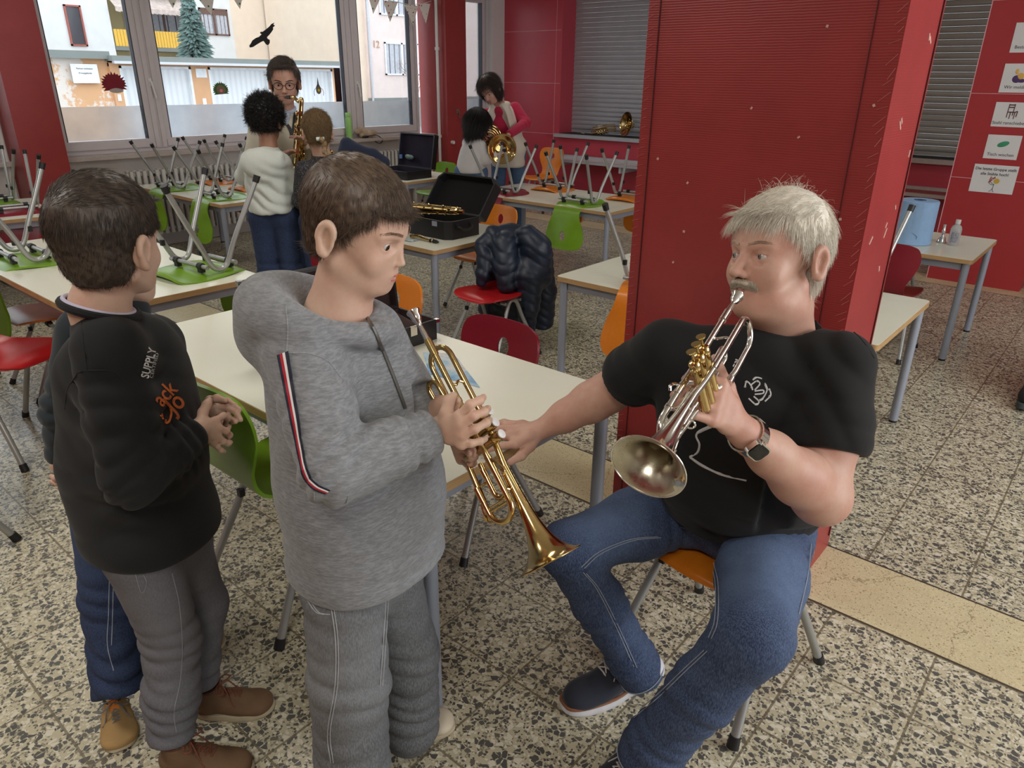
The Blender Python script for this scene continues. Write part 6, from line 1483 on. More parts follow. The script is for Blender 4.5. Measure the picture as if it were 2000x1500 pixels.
d = unit(w2R - e2R); c0 = w2R - d * .055; MB().tube([c0, c0 + d * .02, c0 + d * .042], [.037, .035, .031], 24).build('ribbed_cuff', M_blkr, swt)
MB().tube([n2 + (unit(rv2 * math.cos(a) + rr2 * math.sin(a))) * .066 + np.array([0, 0, -.002 - .022 * math.sin(a)]) for a in np.linspace(0, 2 * PI, 41)[:-1]], .0085, 8, closed=True).build('neck_rib', M_blkr, swt)
MB().tube([n2 + (unit(rv2 * math.cos(a) + rr2 * math.sin(a))) * .0600 + np.array([0, 0, .005 - .022 * math.sin(a)]) for a in np.linspace(0, 2 * PI, 41)[:-1]], .0045, 8, closed=True).build('undershirt_collar', vmat('lilac_white_cotton', srgb(196, 192, 214), .8), swt)
m = MB()
for pts in ([(158, 626), (164, 680), (170, 724)], [(150, 728), (170, 724), (220, 726), (244, 748)], [(150, 730), (132, 760), (126, 800)]): line_on(H, pts, .0012, -.0004, 6, mb=m)
m.build('seam', M_blkr, swt)
def surf_text(S, txt, p0, p1, size_px, m, name, parent, bold=False, off=.0015, curve=0.0, depth=.0002, thick=0):
    """lettering wrapped onto a garment between two photo pixels"""
    cu = bpy.data.curves.new(name, 'FONT'); cu.body = txt; cu.size = 1.0; cu.align_y = 'CENTER'; cu.resolution_u = 3
    if thick: cu.offset = thick
    t = bpy.data.objects.new(name, cu); COL.objects.link(t); dg = bpy.context.evaluated_depsgraph_get(); me = bpy.data.meshes.new_from_object(t.evaluated_get(dg)); bpy.data.objects.remove(t)
    bm = bmesh.new(); bm.from_mesh(me); bmesh.ops.triangulate(bm, faces=bm.faces); bmesh.ops.subdivide_edges(bm, edges=[e_ for e_ in bm.edges if e_.calc_length() > .25], cuts=2, use_grid_fill=False); bmesh.ops.triangulate(bm, faces=bm.faces); bm.to_mesh(me); bm.free()
    xs = [v.co.x for v in me.vertices]; x0, x1 = min(xs), max(xs); p0 = np.array(p0, float); p1 = np.array(p1, float); d_ = p1 - p0; L_ = np.linalg.norm(d_); d_ /= L_; nr = np.array([d_[1], -d_[0]]); last = None
    for v in me.vertices:
        u = (v.co.x - x0) / (x1 - x0); q = p0 + d_ * u * L_ + nr * (v.co.y * size_px + curve * math.sin(u * PI)); h_, nn = S.hit(q[0], q[1], off=off)
        if h_ is None: h_ = last if last is not None else CPOS
        last = h_; v.co = Vector([float(a) for a in h_])
    me.materials.clear(); me.materials.append(m); o = bpy.data.objects.new(name, me); COL.objects.link(o); o.parent = parent; top_ = parent.parent
    if parent.parent is not None: pass
    return o
M_pw = vmat('white_print', srgb(212, 212, 212), .7); M_por = vmat('orange_print', srgb(204, 104, 44), .7)
surf_text(H, 'SUPPLY', (282, 738), (298, 680), 22, M_pw, 'lettering', swt, thick=.02); surf_text(H, 'CERTIFIED', (294, 738), (306, 690), 9, M_pw, 'lettering', swt)
surf_text(H, 'ack', (306, 786), (338, 752), 44, M_por, 'lettering', swt, thick=.015); surf_text(H, 'Jo', (326, 800), (352, 776), 54, M_por, 'lettering', swt, thick=.015)
m = MB(); line_on(H, [(330, 790), (334, 806), (330, 822), (324, 826), (322, 820)], .0024, .001, 6, mb=m); line_on(H, [(313, 812), (318, 818), (315, 808)], .0014, .001, 6, mb=m); m.build('print_flourish', M_por, swt)
J = SDF(np.array([-1.86, .25, -.02]), np.array([-1.12, 1.02, .86]), .006)
k2R = V(335, 1250, 1.36); k2L = V(395, 1180, 1.52); a2R = at_z(335, 1440, .11); a2L = at_z(385, 1335, .11)
J.cap(hp2R, hp2L, .074, .074, .04); J.chain([hp2R + (0, 0, -.02), k2R], [.080, .062], .03); J.chain([hp2L + (0, 0, -.02), k2L], [.076, .060], .03); J.chain([k2R, k2R * .45 + a2R * .55, a2R], [.062, .060, .053], .03); J.chain([k2L, a2L], [.060, .052], .03)
for c_, am, wl, rd, sd in ((k2R, .006, .045, .09, 1), (a2R + (0, 0, .07), .006, .040, .09, 2), (a2L + (0, 0, .05), .006, .045, .09, 3), (k2R + (0, 0, -.12), .005, .04, .09, 4)): J.fold(c_, (.1, 0, 1), am, wl, rd, sd, .9)
cut_end(J, k2R, a2R, 1.02, .10); cut_end(J, k2L, a2L, 1.02, .10); J.field(lambda X, Y, Z: .0018 * fbm(X, Y, Z, 30, 51))
gj = J.build('trousers', M_gcord, b2, 1); m = MB()
for pts in ([(336, 1120), (350, 1180), (356, 1260), (352, 1330), (340, 1390), (344, 1430)], [(264, 1120), (276, 1158), (286, 1140), (280, 1122)]): line_on(J, pts, .0011, .0002, 6, mb=m)
m.build('stitched_seam', vmat('grey_thread_b', srgb(140, 140, 146), .8), gj)
def suede(c): return vmat('suede', c, .85, 0, .16, 10, .3, 300, .001)
M_brs = suede(srgb(112, 86, 62)); M_brl = vmat('brown_speckled_lace', srgb(120, 70, 52), .8, 0, .5, 300); M_crs = vmat('cream_sole', srgb(190, 178, 150), .6, 0, .1, 20); M_brc = vmat('brown_leather', srgb(92, 58, 42), .5)
shoe(b2, at_z(322, 1500, 0), at_z(492, 1512, 0), M_brs, M_crs, M_brl, None, w=.047, high=.035, m_collar=M_brc); shoe(b2, at_z(386, 1392, 0), at_z(534, 1384, 0), M_brs, M_crs, M_brl, None, w=.046, high=.035, m_collar=M_brc)

# ------------------------------------------------------------------ third boy, almost hidden behind the black sweatshirt
M_teal = cloth(srgb(28, 40, 48), .12, 700); M_djean = denim('dark_blue_denim', srgb(24, 36, 64), srgb(72, 92, 132), [((-1.75, .45, .5), .15)], .4)
b3 = empty('person', (-1.78, .56, 0), 0, 'child in dark teal hooded top, blue jeans and tan boots hidden behind the black sweatshirt', 'person', None, True)
B3 = Body(); h3 = V(225, 505, 1.72); n3 = V(210, 600, 1.70); s3R = V(165, 650, 1.62); s3L = V(275, 645, 1.80); e3R = V(128, 800, 1.62); w3R = V(122, 905, 1.62); hp3R = V(205, 950, 1.58); hp3L = V(275, 930, 1.72)
rv3 = unit(np.array([*ray(225, 505)[:2], 0])); rr3 = np.array([rv3[1], -rv3[0], 0]); M3, _ = place_head(b3, h3 - (0, 0, .02), unit(rr3 + rv3 * .5), (0, 0, 1), .95, dict(nose=.8, h=.004), M_skin_boy, M_irisb, M_lip, body=B3, neck=[(h3 * .5 + n3 * .5, .046), (n3, .05)])
hair(b3, M3, b2_cover, M_hairk, n=3000, L=(.015, .03), w=.0006, thick=.009, flow=b2_flow)
A = SDF(w3R - .14, w3R + .12, .0032); A.chain([e3R * .3 + w3R * .7, w3R], [.026, .022], .02)
Q = V; kn = [Q(118, 928, 1.60), Q(124, 934, 1.62), Q(130, 938, 1.64), Q(134, 938, 1.66)]; tips = [[Q(108, 935, 1.60), Q(100, 930, 1.61)], [Q(112, 944, 1.61), Q(101, 941, 1.62)], [Q(124, 950, 1.62), Q(116, 954, 1.63)], [Q(134, 952, 1.64), Q(127, 958, 1.65)]]
hand_sdf(A, w3R, None, kn, tips, [Q(112, 916, 1.59), Q(106, 908, 1.59), Q(106, 902, 1.59)], r=.0078, k=.005, thick=.012); B3.add(A, 1)
A = SDF(np.minimum.reduce([s3R, hp3R, e3R]) - .12, np.maximum.reduce([s3L, hp3L, n3]) + .12, .012); A.cap(s3R, s3L, .04, .04, .03); A.cap(n3, (hp3R + hp3L) / 2 + (0, 0, .08), .05, .07, .03); A.chain([s3R, e3R, w3R], [.028, .025, .022], .03); B3.add(A, 0); B3.build(M_skin_boy, b3)
H = SDF(np.minimum.reduce([s3R, hp3R, e3R, w3R]) - .18, np.maximum.reduce([s3L, hp3L, n3]) + .16, .0065); trunk(H, s3R, s3L, hp3R, hp3L, n3 + (0, 0, -.05), .10, .05, 0, blouse=.01)
H.chain([s3R, e3R, w3R * .9 + e3R * .1], [.060, .050, .040], .03); H.ell(n3 + (0, 0, -.015), (.095, .095, .042), .02); H.ell(n3 + (0, 0, .05), (.062, .062, .062), .008, op='s'); cut_end(H, e3R, w3R, .92, .08); H.fold(e3R, (0, 0, 1), .006, .05, .1, 2); H.field(lambda X, Y, Z: .0025 * fbm(X, Y, Z, 28, 61))
hh = H.build('hooded_top', M_teal, b3, 1)
J = SDF(np.array([-2.12, .18, -.02]), np.array([-1.35, 1.1, .82]), .0065); k3R = V(215, 1170, 1.50); k3L = V(290, 1130, 1.68); a3R = at_z(232, 1355, .13); a3L = at_z(365, 1215, .12)
J.cap(hp3R, hp3L, .085, .085, .04); J.chain([hp3R, k3R, a3R], [.088, .066, .060], .03); J.chain([hp3L, k3L, a3L], [.085, .062, .056], .03); cut_end(J, k3R, a3R, 1.0, .1); cut_end(J, k3L, a3L, 1.0, .1)
for c_, am, wl, rd, sd in ((k3R, .006, .05, .1, 1), (a3R + (0, 0, .06), .007, .05, .1, 2)): J.fold(c_, (.2, 0, 1), am, wl, rd, sd, .9)
J.field(lambda X, Y, Z: .002 * fbm(X, Y, Z, 30, 71)); jj = J.build('jeans', M_djean, b3, 1); m = MB(); line_on(J, [(214, 1120), (212, 1200), (210, 1260), (222, 1310)], .0012, .0002, 6, mb=m); line_on(J, [(222, 1120), (220, 1200), (218, 1260)], .0012, .0002, 6, mb=m); m.build('stitched_seam', M_thread, jj)
M_tanb = suede(srgb(168, 136, 88)); M_bkc = vmat('black_collar', srgb(28, 28, 32), .7); M_gl = vmat('grey_lace', srgb(120, 122, 120), .8); M_ora = vmat('orange_tab', srgb(228, 134, 50), .6)
shoe(b3, at_z(230, 1388, 0), at_z(238, 1468, 0), M_tanb, M_crs, M_gl, None, w=.046, high=.05, m_collar=M_bkc, m_tongue=M_ora); shoe(b3, at_z(330, 1262, 0), at_z(438, 1262, 0), M_tanb, M_crs, M_gl, None, w=.044, high=.05, m_collar=M_bkc, m_tongue=M_ora)
# ------------------------------------------------------------------ cases, jacket and small things
M_case = vmat('black_case_shell', srgb(20, 20, 22), .42, 0, .1, 8, .2, 500, .0006); M_plush = vmat('black_plush', srgb(10, 10, 12), .95); M_brownpl = vmat('brown_plush', srgb(58, 40, 38), .95, 0, .2, 30); M_violet = vmat('dark_violet_plush', srgb(44, 38, 56), .95, 0, .2, 12)
def case_box(e, c, R, w, d, h, wall, m_out, m_in, lid_h, lid_ang, chamfer=0.0, name_lid='lid'):
    """open case: base box plus a lid hinged at the back (local +y), local x = width"""
    R = np.asarray(R); c = np.array(c, float); T = lambda q: c + R @ np.array(q, float)
    def shell(mb, x0, x1, y0, y1, z0, z1, f, open_top=True, ch=0.0):
        out = [(x0 + ch, y0), (x1 - ch, y0), (x1, y0 + ch), (x1, y1 - ch * .2), (x1 - ch * .2, y1), (x0 + ch * .2, y1), (x0, y1 - ch * .2), (x0, y0 + ch)]
        cx, cy = (x0 + x1) / 2, (y0 + y1) / 2; sx, sy = 1 - 2 * wall / (x1 - x0), 1 - 2 * wall / (y1 - y0); inn = [(cx + (x - cx) * sx, cy + (y - cy) * sy) for x, y in out]; n = len(out)
        v = [f((x, y, z0)) for x, y in out] + [f((x, y, z1)) for x, y in out] + [f((x, y, z1)) for x, y in inn] + [f((x, y, z0 + wall)) for x, y in inn]
        fs = [tuple(range(n - 1, -1, -1))] + [(i, (i + 1) % n, n + (i + 1) % n, n + i) for i in range(n)] + [(n + i, n + (i + 1) % n, 2 * n + (i + 1) % n, 2 * n + i) for i in range(n)]
        mb.cur = 0; mb.add(v, fs); mb.cur = 1; mb.add(v, [(2 * n + i, 2 * n + (i + 1) % n, 3 * n + (i + 1) % n, 3 * n + i) for i in range(n)] + [tuple(range(3 * n, 4 * n))]); return mb
    b = shell(MB(), -w / 2, w / 2, -d / 2, d / 2, 0, h, T, ch=chamfer).build('base', [m_out, m_in], e, False)
    ca, sa = math.cos(lid_ang), math.sin(lid_ang)          # lid closed = rotated 0; opens by turning about the back edge
    def L(q): x, y, z = q; yy, zz = y - d / 2, z; return T((x, d / 2 + yy * ca - zz * sa * -1 * -1, h + yy * -sa * -1 * -1 + zz * ca)) if False else T((x, d / 2 + (yy * ca + zz * sa), h + (-yy * sa + zz * ca)))
    l = shell(MB(), -w / 2, w / 2, -d / 2, d / 2, 0, lid_h, lambda q: L((q[0], q[1], lid_h - q[2])), ch=chamfer).build(name_lid, [m_out, m_in], e, False); return b, l, T, L
# saxophone case on the low cream table
nr = at_z(876, 471, .64); yv = np.array([0, 1.0, 0]); xv = np.array([1.0, 0, 0])
e = empty('saxophone_case', (nr[0] - .22, nr[1] + .14, .64), 0, 'open black saxophone case on the low cream table', 'instrument case', None, True)
b, l, T, L = case_box(e, (nr[0] - .27, nr[1] + .145, .641), np.eye(3), .54, .29, .115, .012, M_case, M_plush, .075, math.radians(128), .04)
hb = MB(); hx = nr[0]; hb.tube(smooth_path([(hx, nr[1] + .08, .72), (hx + .022, nr[1] + .085, .715), (hx + .030, nr[1] + .11, .70), (hx + .030, nr[1] + .17, .70), (hx + .022, nr[1] + .195, .715), (hx, nr[1] + .20, .72)], 5), .008, 8); hb.cbox((hx + .004, nr[1] + .08, .72), (.01, .025, .03)); hb.cbox((hx + .004, nr[1] + .20, .72), (.01, .025, .03)); hb.build('handle', M_cap, b)
hb = MB(); hb.cbox((nr[0] - .12, nr[1] - .003, .735), (.04, .008, .03)); hb.cbox((nr[0] - .42, nr[1] - .003, .735), (.04, .008, .03)); hb.build('latch', M_greym, b)
sx = empty('saxophone', (nr[0] - .25, nr[1] + .2, .76), 0, 'saxophone body lying in the open black case', 'saxophone', None, True)
Mx = np.eye(4); Mx[:3, :3] = np.stack([(0, -.3, .95), (-.15, .94, .3), (1, .14, .04)], 1); Mx[:3, :3] = np.stack([unit(Mx[:3, i]) for i in range(3)], 1); Mx[:3, 3] = (nr[0] - .05, nr[1] + .19, .795); saxophone(sx, Mx, 46, 4, False, True)
a0, a1 = at_z(803, 462, .652), at_z(857, 473, .652); sn = empty('saxophone_neck', (a0 + a1) / 2, 0, 'brass saxophone neck with mouthpiece lying before the saxophone case', 'instrument part', None, True)
m = MB(); pth = smooth_path([a0, a0 * .75 + a1 * .25 + (0, 0, .012), a0 * .5 + a1 * .5 + (0, 0, .004), a0 * .3 + a1 * .7], 5); m.tube(pth, np.linspace(.013, .008, len(pth)), 12); m.cyl(a0 - (.0, 0, 0), a0 + (.012, .003, .002), .016); m.build('neck', M_brass, sn)
m = MB(); m.tube([a0 * .3 + a1 * .7, a0 * .1 + a1 * .9, a1], [.012, .012, .004], 12); m.build('mouthpiece', M_cap, sn); m = MB(); q = a0 * .2 + a1 * .8; m.tube([q + (0, .012 * math.cos(t), .012 * math.sin(t)) for t in np.linspace(0, 2 * PI, 16)[:-1]], .003, 6, closed=True); m.build('ligature', M_brass, sn)
p = at_z(800, 469, .6415); m = MB(); P = [[(p[0] + .05 * u + .008 * math.sin(v * 9), p[1] + .035 * v, .6412 + .004 * abs(math.sin(u * 5 + v * 3))) for v in np.linspace(-1, 1, 9)] for u in np.linspace(-1, 1, 9)]; tag(m.grid(P).build('reed_packet', vmat('pale_blue_plastic', srgb(190, 204, 208), .3)), 'small crumpled pale blue packet beside the saxophone neck', 'packet')
# trumpet case behind the boy in the hoodie
rgt = np.array([0, 1.0, 0]); fwdv = np.array([-1.0, 0, 0]); RT = np.stack([rgt, fwdv, (0, 0, 1)], 1); tc = np.array([-1.93, 1.43, .7155])
e = empty('trumpet_case', tc, 0, 'open black trumpet case with brown plush lining on the table behind the grey hoodie', 'instrument case', None, True)
b, l, T, L = case_box(e, tc, RT, .60, .21, .075, .009, M_case, M_brownpl, .045, math.radians(96), .006)
m = MB()
for x in (-.296, .296):
    for y in (-.112, .112): m.cbox(T((x, y * .93, .070)), (.016, .016, .012), RT)
    m.cbox(L((x, -.10, .040)), (.018, .018, .018), RT)
for x in (-.18, .18): m.cbox(T((x, -.108, .06)), (.03, .006, .035), RT); m.cbox(L((x, -.104, .01)), (.03, .008, .02), RT)
m.build('chrome_corner', M_silver, b); U_ = SDF(T((0, 0, 0)) - .36, T((0, 0, 0)) + .36, .008)
for x in (-.2, -.08, .05, .2): U_.cap(T((x, -.07, .05)), T((x + .04, .07, .048)), .03, .03, .02)
U_.build('plush_lining', M_brownpl, b)
# dark case on the table below the window, with cloth on its lid
c5 = at_z(752, 350, .64); e = empty('clarinet_case', (c5[0], c5[1], .64), 0, 'dark open case with violet lining on the table below the window', 'instrument case', None, True)
b, l, T, L = case_box(e, (-5.86, 5.12, .641), np.eye(3), .52, .34, .08, .012, M_case, M_violet, .06, math.radians(100), .01)
m = SDF((-5.80, 5.2, .92), (-5.45, 5.5, 1.15), .007); q0 = at_y(795, 305, 5.33); m.chain([q0, q0 + (.06, 0, .015), q0 + (.12, 0, -.01)], [.03, .035, .028], .02); m.build('muted_cloth', M_cap) if False else None
o = MB().cyl(at_y(783, 309, 5.30), at_y(783, 302, 5.30), .016, seg=12).build('small_blue_bottle', vmat('blue_plastic', srgb(110, 150, 216), .4)); tag(o, 'tiny blue container standing on the dark case below the window', 'bottle')
q1 = at_y(800, 307, 5.31); o = MB().ball(q1, (.055, .03, .026)).ball(q1 + (-.03, 0, .008), (.03, .025, .02)).build('cleaning_cloth', vmat('grey_green_cloth', srgb(120, 140, 134), .9, 0, .3, 30)); tag(o, 'small grey green cloth on the edge of the dark case', 'cloth')
# navy garment heaped in front of the window sill, seen over the boy's head
h0 = V(700, 300, 8.2); G = SDF(h0 - .75, h0 + .75, .016); G.chain([V(676, 279, 8.2), V(682, 300, 8.2), V(686, 325, 8.2)], [.065, .11, .15], .06); G.chain([V(690, 292, 8.2), V(725, 304, 8.2), V(750, 318, 8.2)], [.07, .07, .07], .06); G.field(lambda X, Y, Z: .012 * fbm(X, Y, Z, 16, 3)); G.plane((0, 0, .642), (0, 0, -1), .01)
o = G.build('coat', cloth(srgb(40, 48, 74), .2, 300)); tag(o, 'dark blue coat heaped on the table under the green bottle', 'coat')
# quilted jacket over the red chair
M_quilt = vmat('navy_quilted_nylon', srgb(22, 34, 52), .45, 0, .15, 10)
Jk = SDF(V(1000, 550, 4.35) - .58, V(1000, 550, 4.35) + .58, .0068); Z = lambda a, b, h: V(a, b, h)
Jk.chain([Z(948, 520, 4.30), Z(942, 480, 4.34), Z(962, 455, 4.38), Z(1000, 450, 4.42), Z(1040, 462, 4.42), Z(1060, 500, 4.40)], [.045, .045, .042, .042, .048, .05], .02)
Jk.chain([Z(948, 500, 4.30), Z(944, 535, 4.27), Z(940, 552, 4.26)], [.045, .045, .03], .02)
Jk.chain([Z(985, 480, 4.32), Z(988, 520, 4.26), Z(990, 556, 4.22)], [.085, .075, .06], .03)
Jk.chain([Z(1030, 495, 4.33), Z(1032, 540, 4.27), Z(1032, 600, 4.25)], [.065, .095, .070], .02); Jk.chain([Z(1030, 590, 4.27), Z(1030, 640, 4.30)], [.070, .05], .02)
Jk.chain([Z(1058, 500, 4.44), Z(1060, 570, 4.50), Z(1056, 635, 4.55)], [.07, .085, .085], .03); Jk.chain([Z(1000, 480, 4.48), Z(1000, 560, 4.54), Z(1010, 625, 4.58)], [.12, .13, .13], .03)
Jk.cap(Z(962, 490, 4.45), Z(960, 600, 4.55), .09, .09, .03); Jk.chain([Z(1030, 460, 4.32), Z(1048, 485, 4.30), Z(1054, 540, 4.32)], [.065, .085, .08], .03); Jk.chain([Z(965, 478, 4.38), Z(1000, 475, 4.40), Z(1040, 482, 4.40)], [.075, .085, .08], .03)
Jk.plane((0, 0, .085), (0, 0, -1), .01); Jk.plane(Z(1000, 657, 4.45), (0, 0, -1), .02) if False else None
Jk.field(lambda X, Y, Z: -.0080 * np.sqrt(np.abs(np.sin((Z + .22 * X + .03 * np.sin(X * 21 + Y * 9)) * PI / .062))) + .006 + .004 * fbm(X, Y, Z, 30, 8))
jk = Jk.build('quilted_jacket', M_quilt); tag(jk, 'navy quilted jacket hanging over the red chair back', 'jacket')
# things on the window sill
bt = empty('drinking_bottle', (-7.42, 5.68, .898), 0, 'tall light green drinking bottle on the window sill', 'bottle', None, True)
M_gb = vmat('light_green_plastic', srgb(156, 208, 120), .4); MB().lathe([(.0001, 0), (.036, 0), (.038, .01), (.038, .215), (.034, .235), (.030, .24)], (-7.42, 5.68, .899), (0, 0, 1), 24).build('body', M_gb, bt); MB().lathe([(.031, .238), (.033, .242), (.033, .285), (.028, .292), (.0001, .293)], (-7.42, 5.68, .899), (0, 0, 1), 24).build('lid', M_gb, bt)
G = SDF((-7.55, 5.72, .88), (-7.25, 6.15, 1.06), .006); G.chain([(-7.43, 5.80, .97), (-7.42, 5.87, .985), (-7.40, 5.95, .94), (-7.40, 6.03, .945), (-7.40, 6.08, .95)], [.03, .04, .038, .034, .02], .02); G.cap((-7.41, 5.86, .93), (-7.41, 5.96, .925), .03, .03, .02); G.field(lambda X, Y, Z: .006 * fbm(X, Y, Z, 60, 5)); cp = G.build('fabric_cap', vmat('beige_cloth', srgb(196, 172, 146), .9, 0, .25, 14)); tag(cp, 'crumpled beige fabric cap on the window sill beside the green bottle', 'cap')
m = MB(); m.tube(smooth_path([(-7.38, 5.86, .915), (-7.34, 5.93, .925), (-7.32, 6.00, .93), (-7.32, 6.07, .90), (-7.32, 6.10, .86), (-7.32, 6.06, .83), (-7.32, 6.00, .85), (-7.33, 5.95, .90)], 6), .012, 8, flat=.35); m.ball((-7.37, 5.88, .912), (.03, .05, .014)); m.build('black_strap', M_cap, cp)
# things on the right hand table
rl_ = np.array([-1.06, 5.22, .641]); pr_ = empty('paper_roll', rl_, 0, 'large light blue paper towel roll behind the big red pillar', 'paper roll', None, True); M_bp = vmat('blue_paper', srgb(150, 186, 226), .8, 0, .05, 20)
MB().lathe([(.02, .27), (.108, .27), (.112, .266), (.112, .004), (.108, 0), (.02, 0)], rl_, (0, 0, 1), 36).build('roll', M_bp, pr_); MB().lathe([(.022, .05), (.022, .271), (.036, .2715), (.036, .05)], rl_, (0, 0, 1), 20).build('core', vmat('blue_core', srgb(60, 84, 140), .7), pr_)
P = [[rl_ + np.array([.112 * math.cos(a) * 1.01 + (.02 * (a < -1.2)), .112 * math.sin(a) * 1.01 - .0, z]) for z in (.02 + .06 * abs(math.sin(a * 3)), .12, .2, .262)] for a in np.linspace(-2.2, .3, 20)]; MB().grid(P).build('loose_sheet', M_bp, pr_)
sp = np.array([-.84, 5.33, .64]); bo = empty('spray_bottle', sp, 0, 'small clear plastic bottle with white cap on the table by the sign wall', 'bottle', None, True)
M_clr = mat('milky_plastic', srgb(226, 228, 230), .25, 0, None, Transmission_Weight=.55, IOR=1.3); MB().lathe([(.0001, .001), (.030, .001), (.032, .006), (.032, .100), (.027, .118), (.014, .130), (.012, .134)], sp, (0, 0, 1), 24).build('body', M_clr, bo); MB().lathe([(.015, .134), (.015, .160), (.0001, .161)], sp, (0, 0, 1), 18).build('cap', M_white, bo)
MB().grid([[sp + np.array([.0328 * math.sin(a), -.0328 * math.cos(a), z]) for z in (.02, .085)] for a in np.linspace(-.5, .9, 10)]).build('label', vmat('grey_label', srgb(150, 152, 160), .6, 0, .5, 150), bo)
mp = at_z(1838, 474, .64); o = MB().lathe([(.0001, .0005), (.030, .0005), (.031, .004), (.024, .012), (.020, .03), (.010, .045), (.0095, .07), (.0125, .078), (.0085, .085), (.010, .115), (.0085, .118)], mp, (0, 0, 1), 24).build('brass_mouthpiece', M_silver); tag(o, 'silver tuba mouthpiece standing on its rim on the table by the sign wall', 'mouthpiece')
# painted sheet under the trumpet on the tall table
def paintsheet(t):
    v = t.coords(); n = t.noise(9.0, 3, .6, v); t.link(t.ramp(n.outputs[0], [(.35, srgb(120, 170, 216)), (.5, srgb(176, 208, 226)), (.6, srgb(224, 226, 226)), (.72, srgb(140, 150, 170))]), t.b.inputs['Base Color'])
m = MB(); q = [at_z(826, 688, .7165), at_z(886, 690, .7165), at_z(938, 757, .7165), at_z(884, 742, .7165), at_z(838, 730, .7165)]; m.add([tuple(a) for a in q] + [tuple(a - (0, 0, .001)) for a in q], [(0, 1, 2, 3, 4), (9, 8, 7, 6, 5)] + [(i, (i + 1) % 5, 5 + (i + 1) % 5, 5 + i) for i in range(5)]); tag(m.build('painted_sheet', mat('blue_painted_paper', srgb(160, 196, 220), .6, 0, paintsheet), None, False), 'blue painted paper sheet lying on the tall table behind the gold trumpet', 'paper')
bg_ = SDF((-7.05, 6.35, -.02), (-6.45, 6.95, .55), .012); bg_.chain([(-6.8, 6.7, .10), (-6.78, 6.68, .32)], [.14, .10], .05); bg_.plane((0, 0, 0), (0, 0, -1), .01); bg_.field(lambda X, Y, Z: .01 * fbm(X, Y, Z, 22, 2)); o = bg_.build('school_bag', vmat('black_nylon', srgb(30, 30, 34), .6)); tag(o, 'black bag on the floor beside the heating pipe and green chair', 'bag')
# french horn on the ledge
french_horn('french_horn', (-5.36, 8.455 - .02, 1.035), (-.55, -.80, .02), (-1, .2, -.12), 'brass french horn lying on the metal ledge before the roller shutter', .92) if False else None
hc_ = np.array([-5.40, 8.62, 1.045]); e = empty('french_horn', (-5.5, 8.62, .89), 0, 'brass french horn lying on the metal ledge before the roller shutter', 'horn', None, True)
n_ = unit((-.45, -.86, .12)); MB().lathe([(.002, .0), (.150, -.002)], hc_, n_, 4) if False else None
m = MB(); m.lathe([(.152, 0), (.154, .002), (.152, .004), (.149, -.001), (.130, -.014), (.100, -.030), (.072, -.050), (.052, -.075), (.040, -.11)], hc_, n_, 44); m.build('bell', M_brass, e)
m = MB(); m.lathe([(.072, .0), (.070, .006), (.060, .0), (.045, -.03), (.03, -.08)], hc_ + n_ * -.03, n_, 36); m.build('bell_throat', M_brass, e)
m = MB(); rg = random.Random(2)
for k in range(13):
    y = 8.54 + .013 * (k % 4); z = .905 + .028 * (k // 4); m.tube(smooth_path([(-5.52, y, z + .05), (-5.65, y - .01, z + .04), (-5.80, y, z + .012), (-5.90 + .02 * k % .07, y, z - .004)], 5), .0075, 8)
for k in range(4): m.tube([np.array([-5.66 - .04 * k, 8.56, .955 - .008 * k]) + (np.array([0, 1, 0]) * math.cos(a) * .035 + np.array([-.5, 0, .86]) * math.sin(a) * .035) for a in np.linspace(0, 2 * PI, 18)[:-1]], .007, 8, closed=True)
m.build('coiled_tubing', M_brass, e); m = MB()
for k in range(3): m.cyl((-5.66 - .05 * k, 8.53, .96 - .01 * k), (-5.66 - .05 * k, 8.56, .985 - .01 * k), .016, seg=12)
m.build('rotary_valve', M_silver, e); m = MB(); m.lathe([(.012, 0), (.011, .006), (.006, .02), (.005, .05)], (-6.04, 8.53, .903), (1, 0, 0), 16).build('mouthpiece', M_silver, e)

# ------------------------------------------------------------------ window decorations
XP = -7.532
def cut(name, pts, m, parent=None, x=XP, t=.002):
    me = MB(); n = len(pts); v = [(x, y, z) for y, z in pts] + [(x - t, y, z) for y, z in pts]; me.add(v, [tuple(range(n)), tuple(range(2 * n - 1, n - 1, -1))] + [(i, (i + 1) % n, n + (i + 1) % n, n + i) for i in range(n)]); o = me.build(name, m, parent, False)
    bm = bmesh.new(); bm.from_mesh(o.data); bmesh.ops.triangulate(bm, faces=[f for f in bm.faces if len(f.verts) > 4]); bm.to_mesh(o.data); bm.free(); return o
def yz(px, py): q = at_x(px, py, XP); return (q[1], q[2])
bird = [(536, 44), (530, 47), (526, 52), (521, 56), (516, 60), (513, 62), (509, 62), (508, 65), (511, 67), (506, 72), (500, 74), (493, 79), (490, 85), (487, 89), (488, 93), (494, 92), (500, 88), (505, 85), (510, 82), (515, 80), (517, 83), (520, 87), (524, 88), (527, 84), (527, 78), (523, 76), (521, 73), (526, 68), (530, 63), (534, 57), (533, 54), (537, 50), (534, 48)]
o = cut('bird_silhouette', [yz(*q) for q in bird], vmat('black_foil', srgb(20, 20, 22), .6)); tag(o, 'black bird of prey silhouette stuck on the middle window pane', 'window sticker')
def hedgehog(cx, cz, R, col, label, skin):
    e = empty('hedgehog_decoration', (XP, cx, cz - R), 0, label, 'window decoration', 'paper hedgehog heads on the window', True); P = []
    for k in range(34):
        a = math.radians(-32 + 244 * k / 33); r = R * (1.0 if k % 2 else .80) * (1 + .06 * math.sin(k * 2.3)); P.append((cx + r * math.cos(a) * 1.12, cz + r * math.sin(a)))
    cut('spiny_paper', P, vmat('coloured_card', col, .7), e); return e
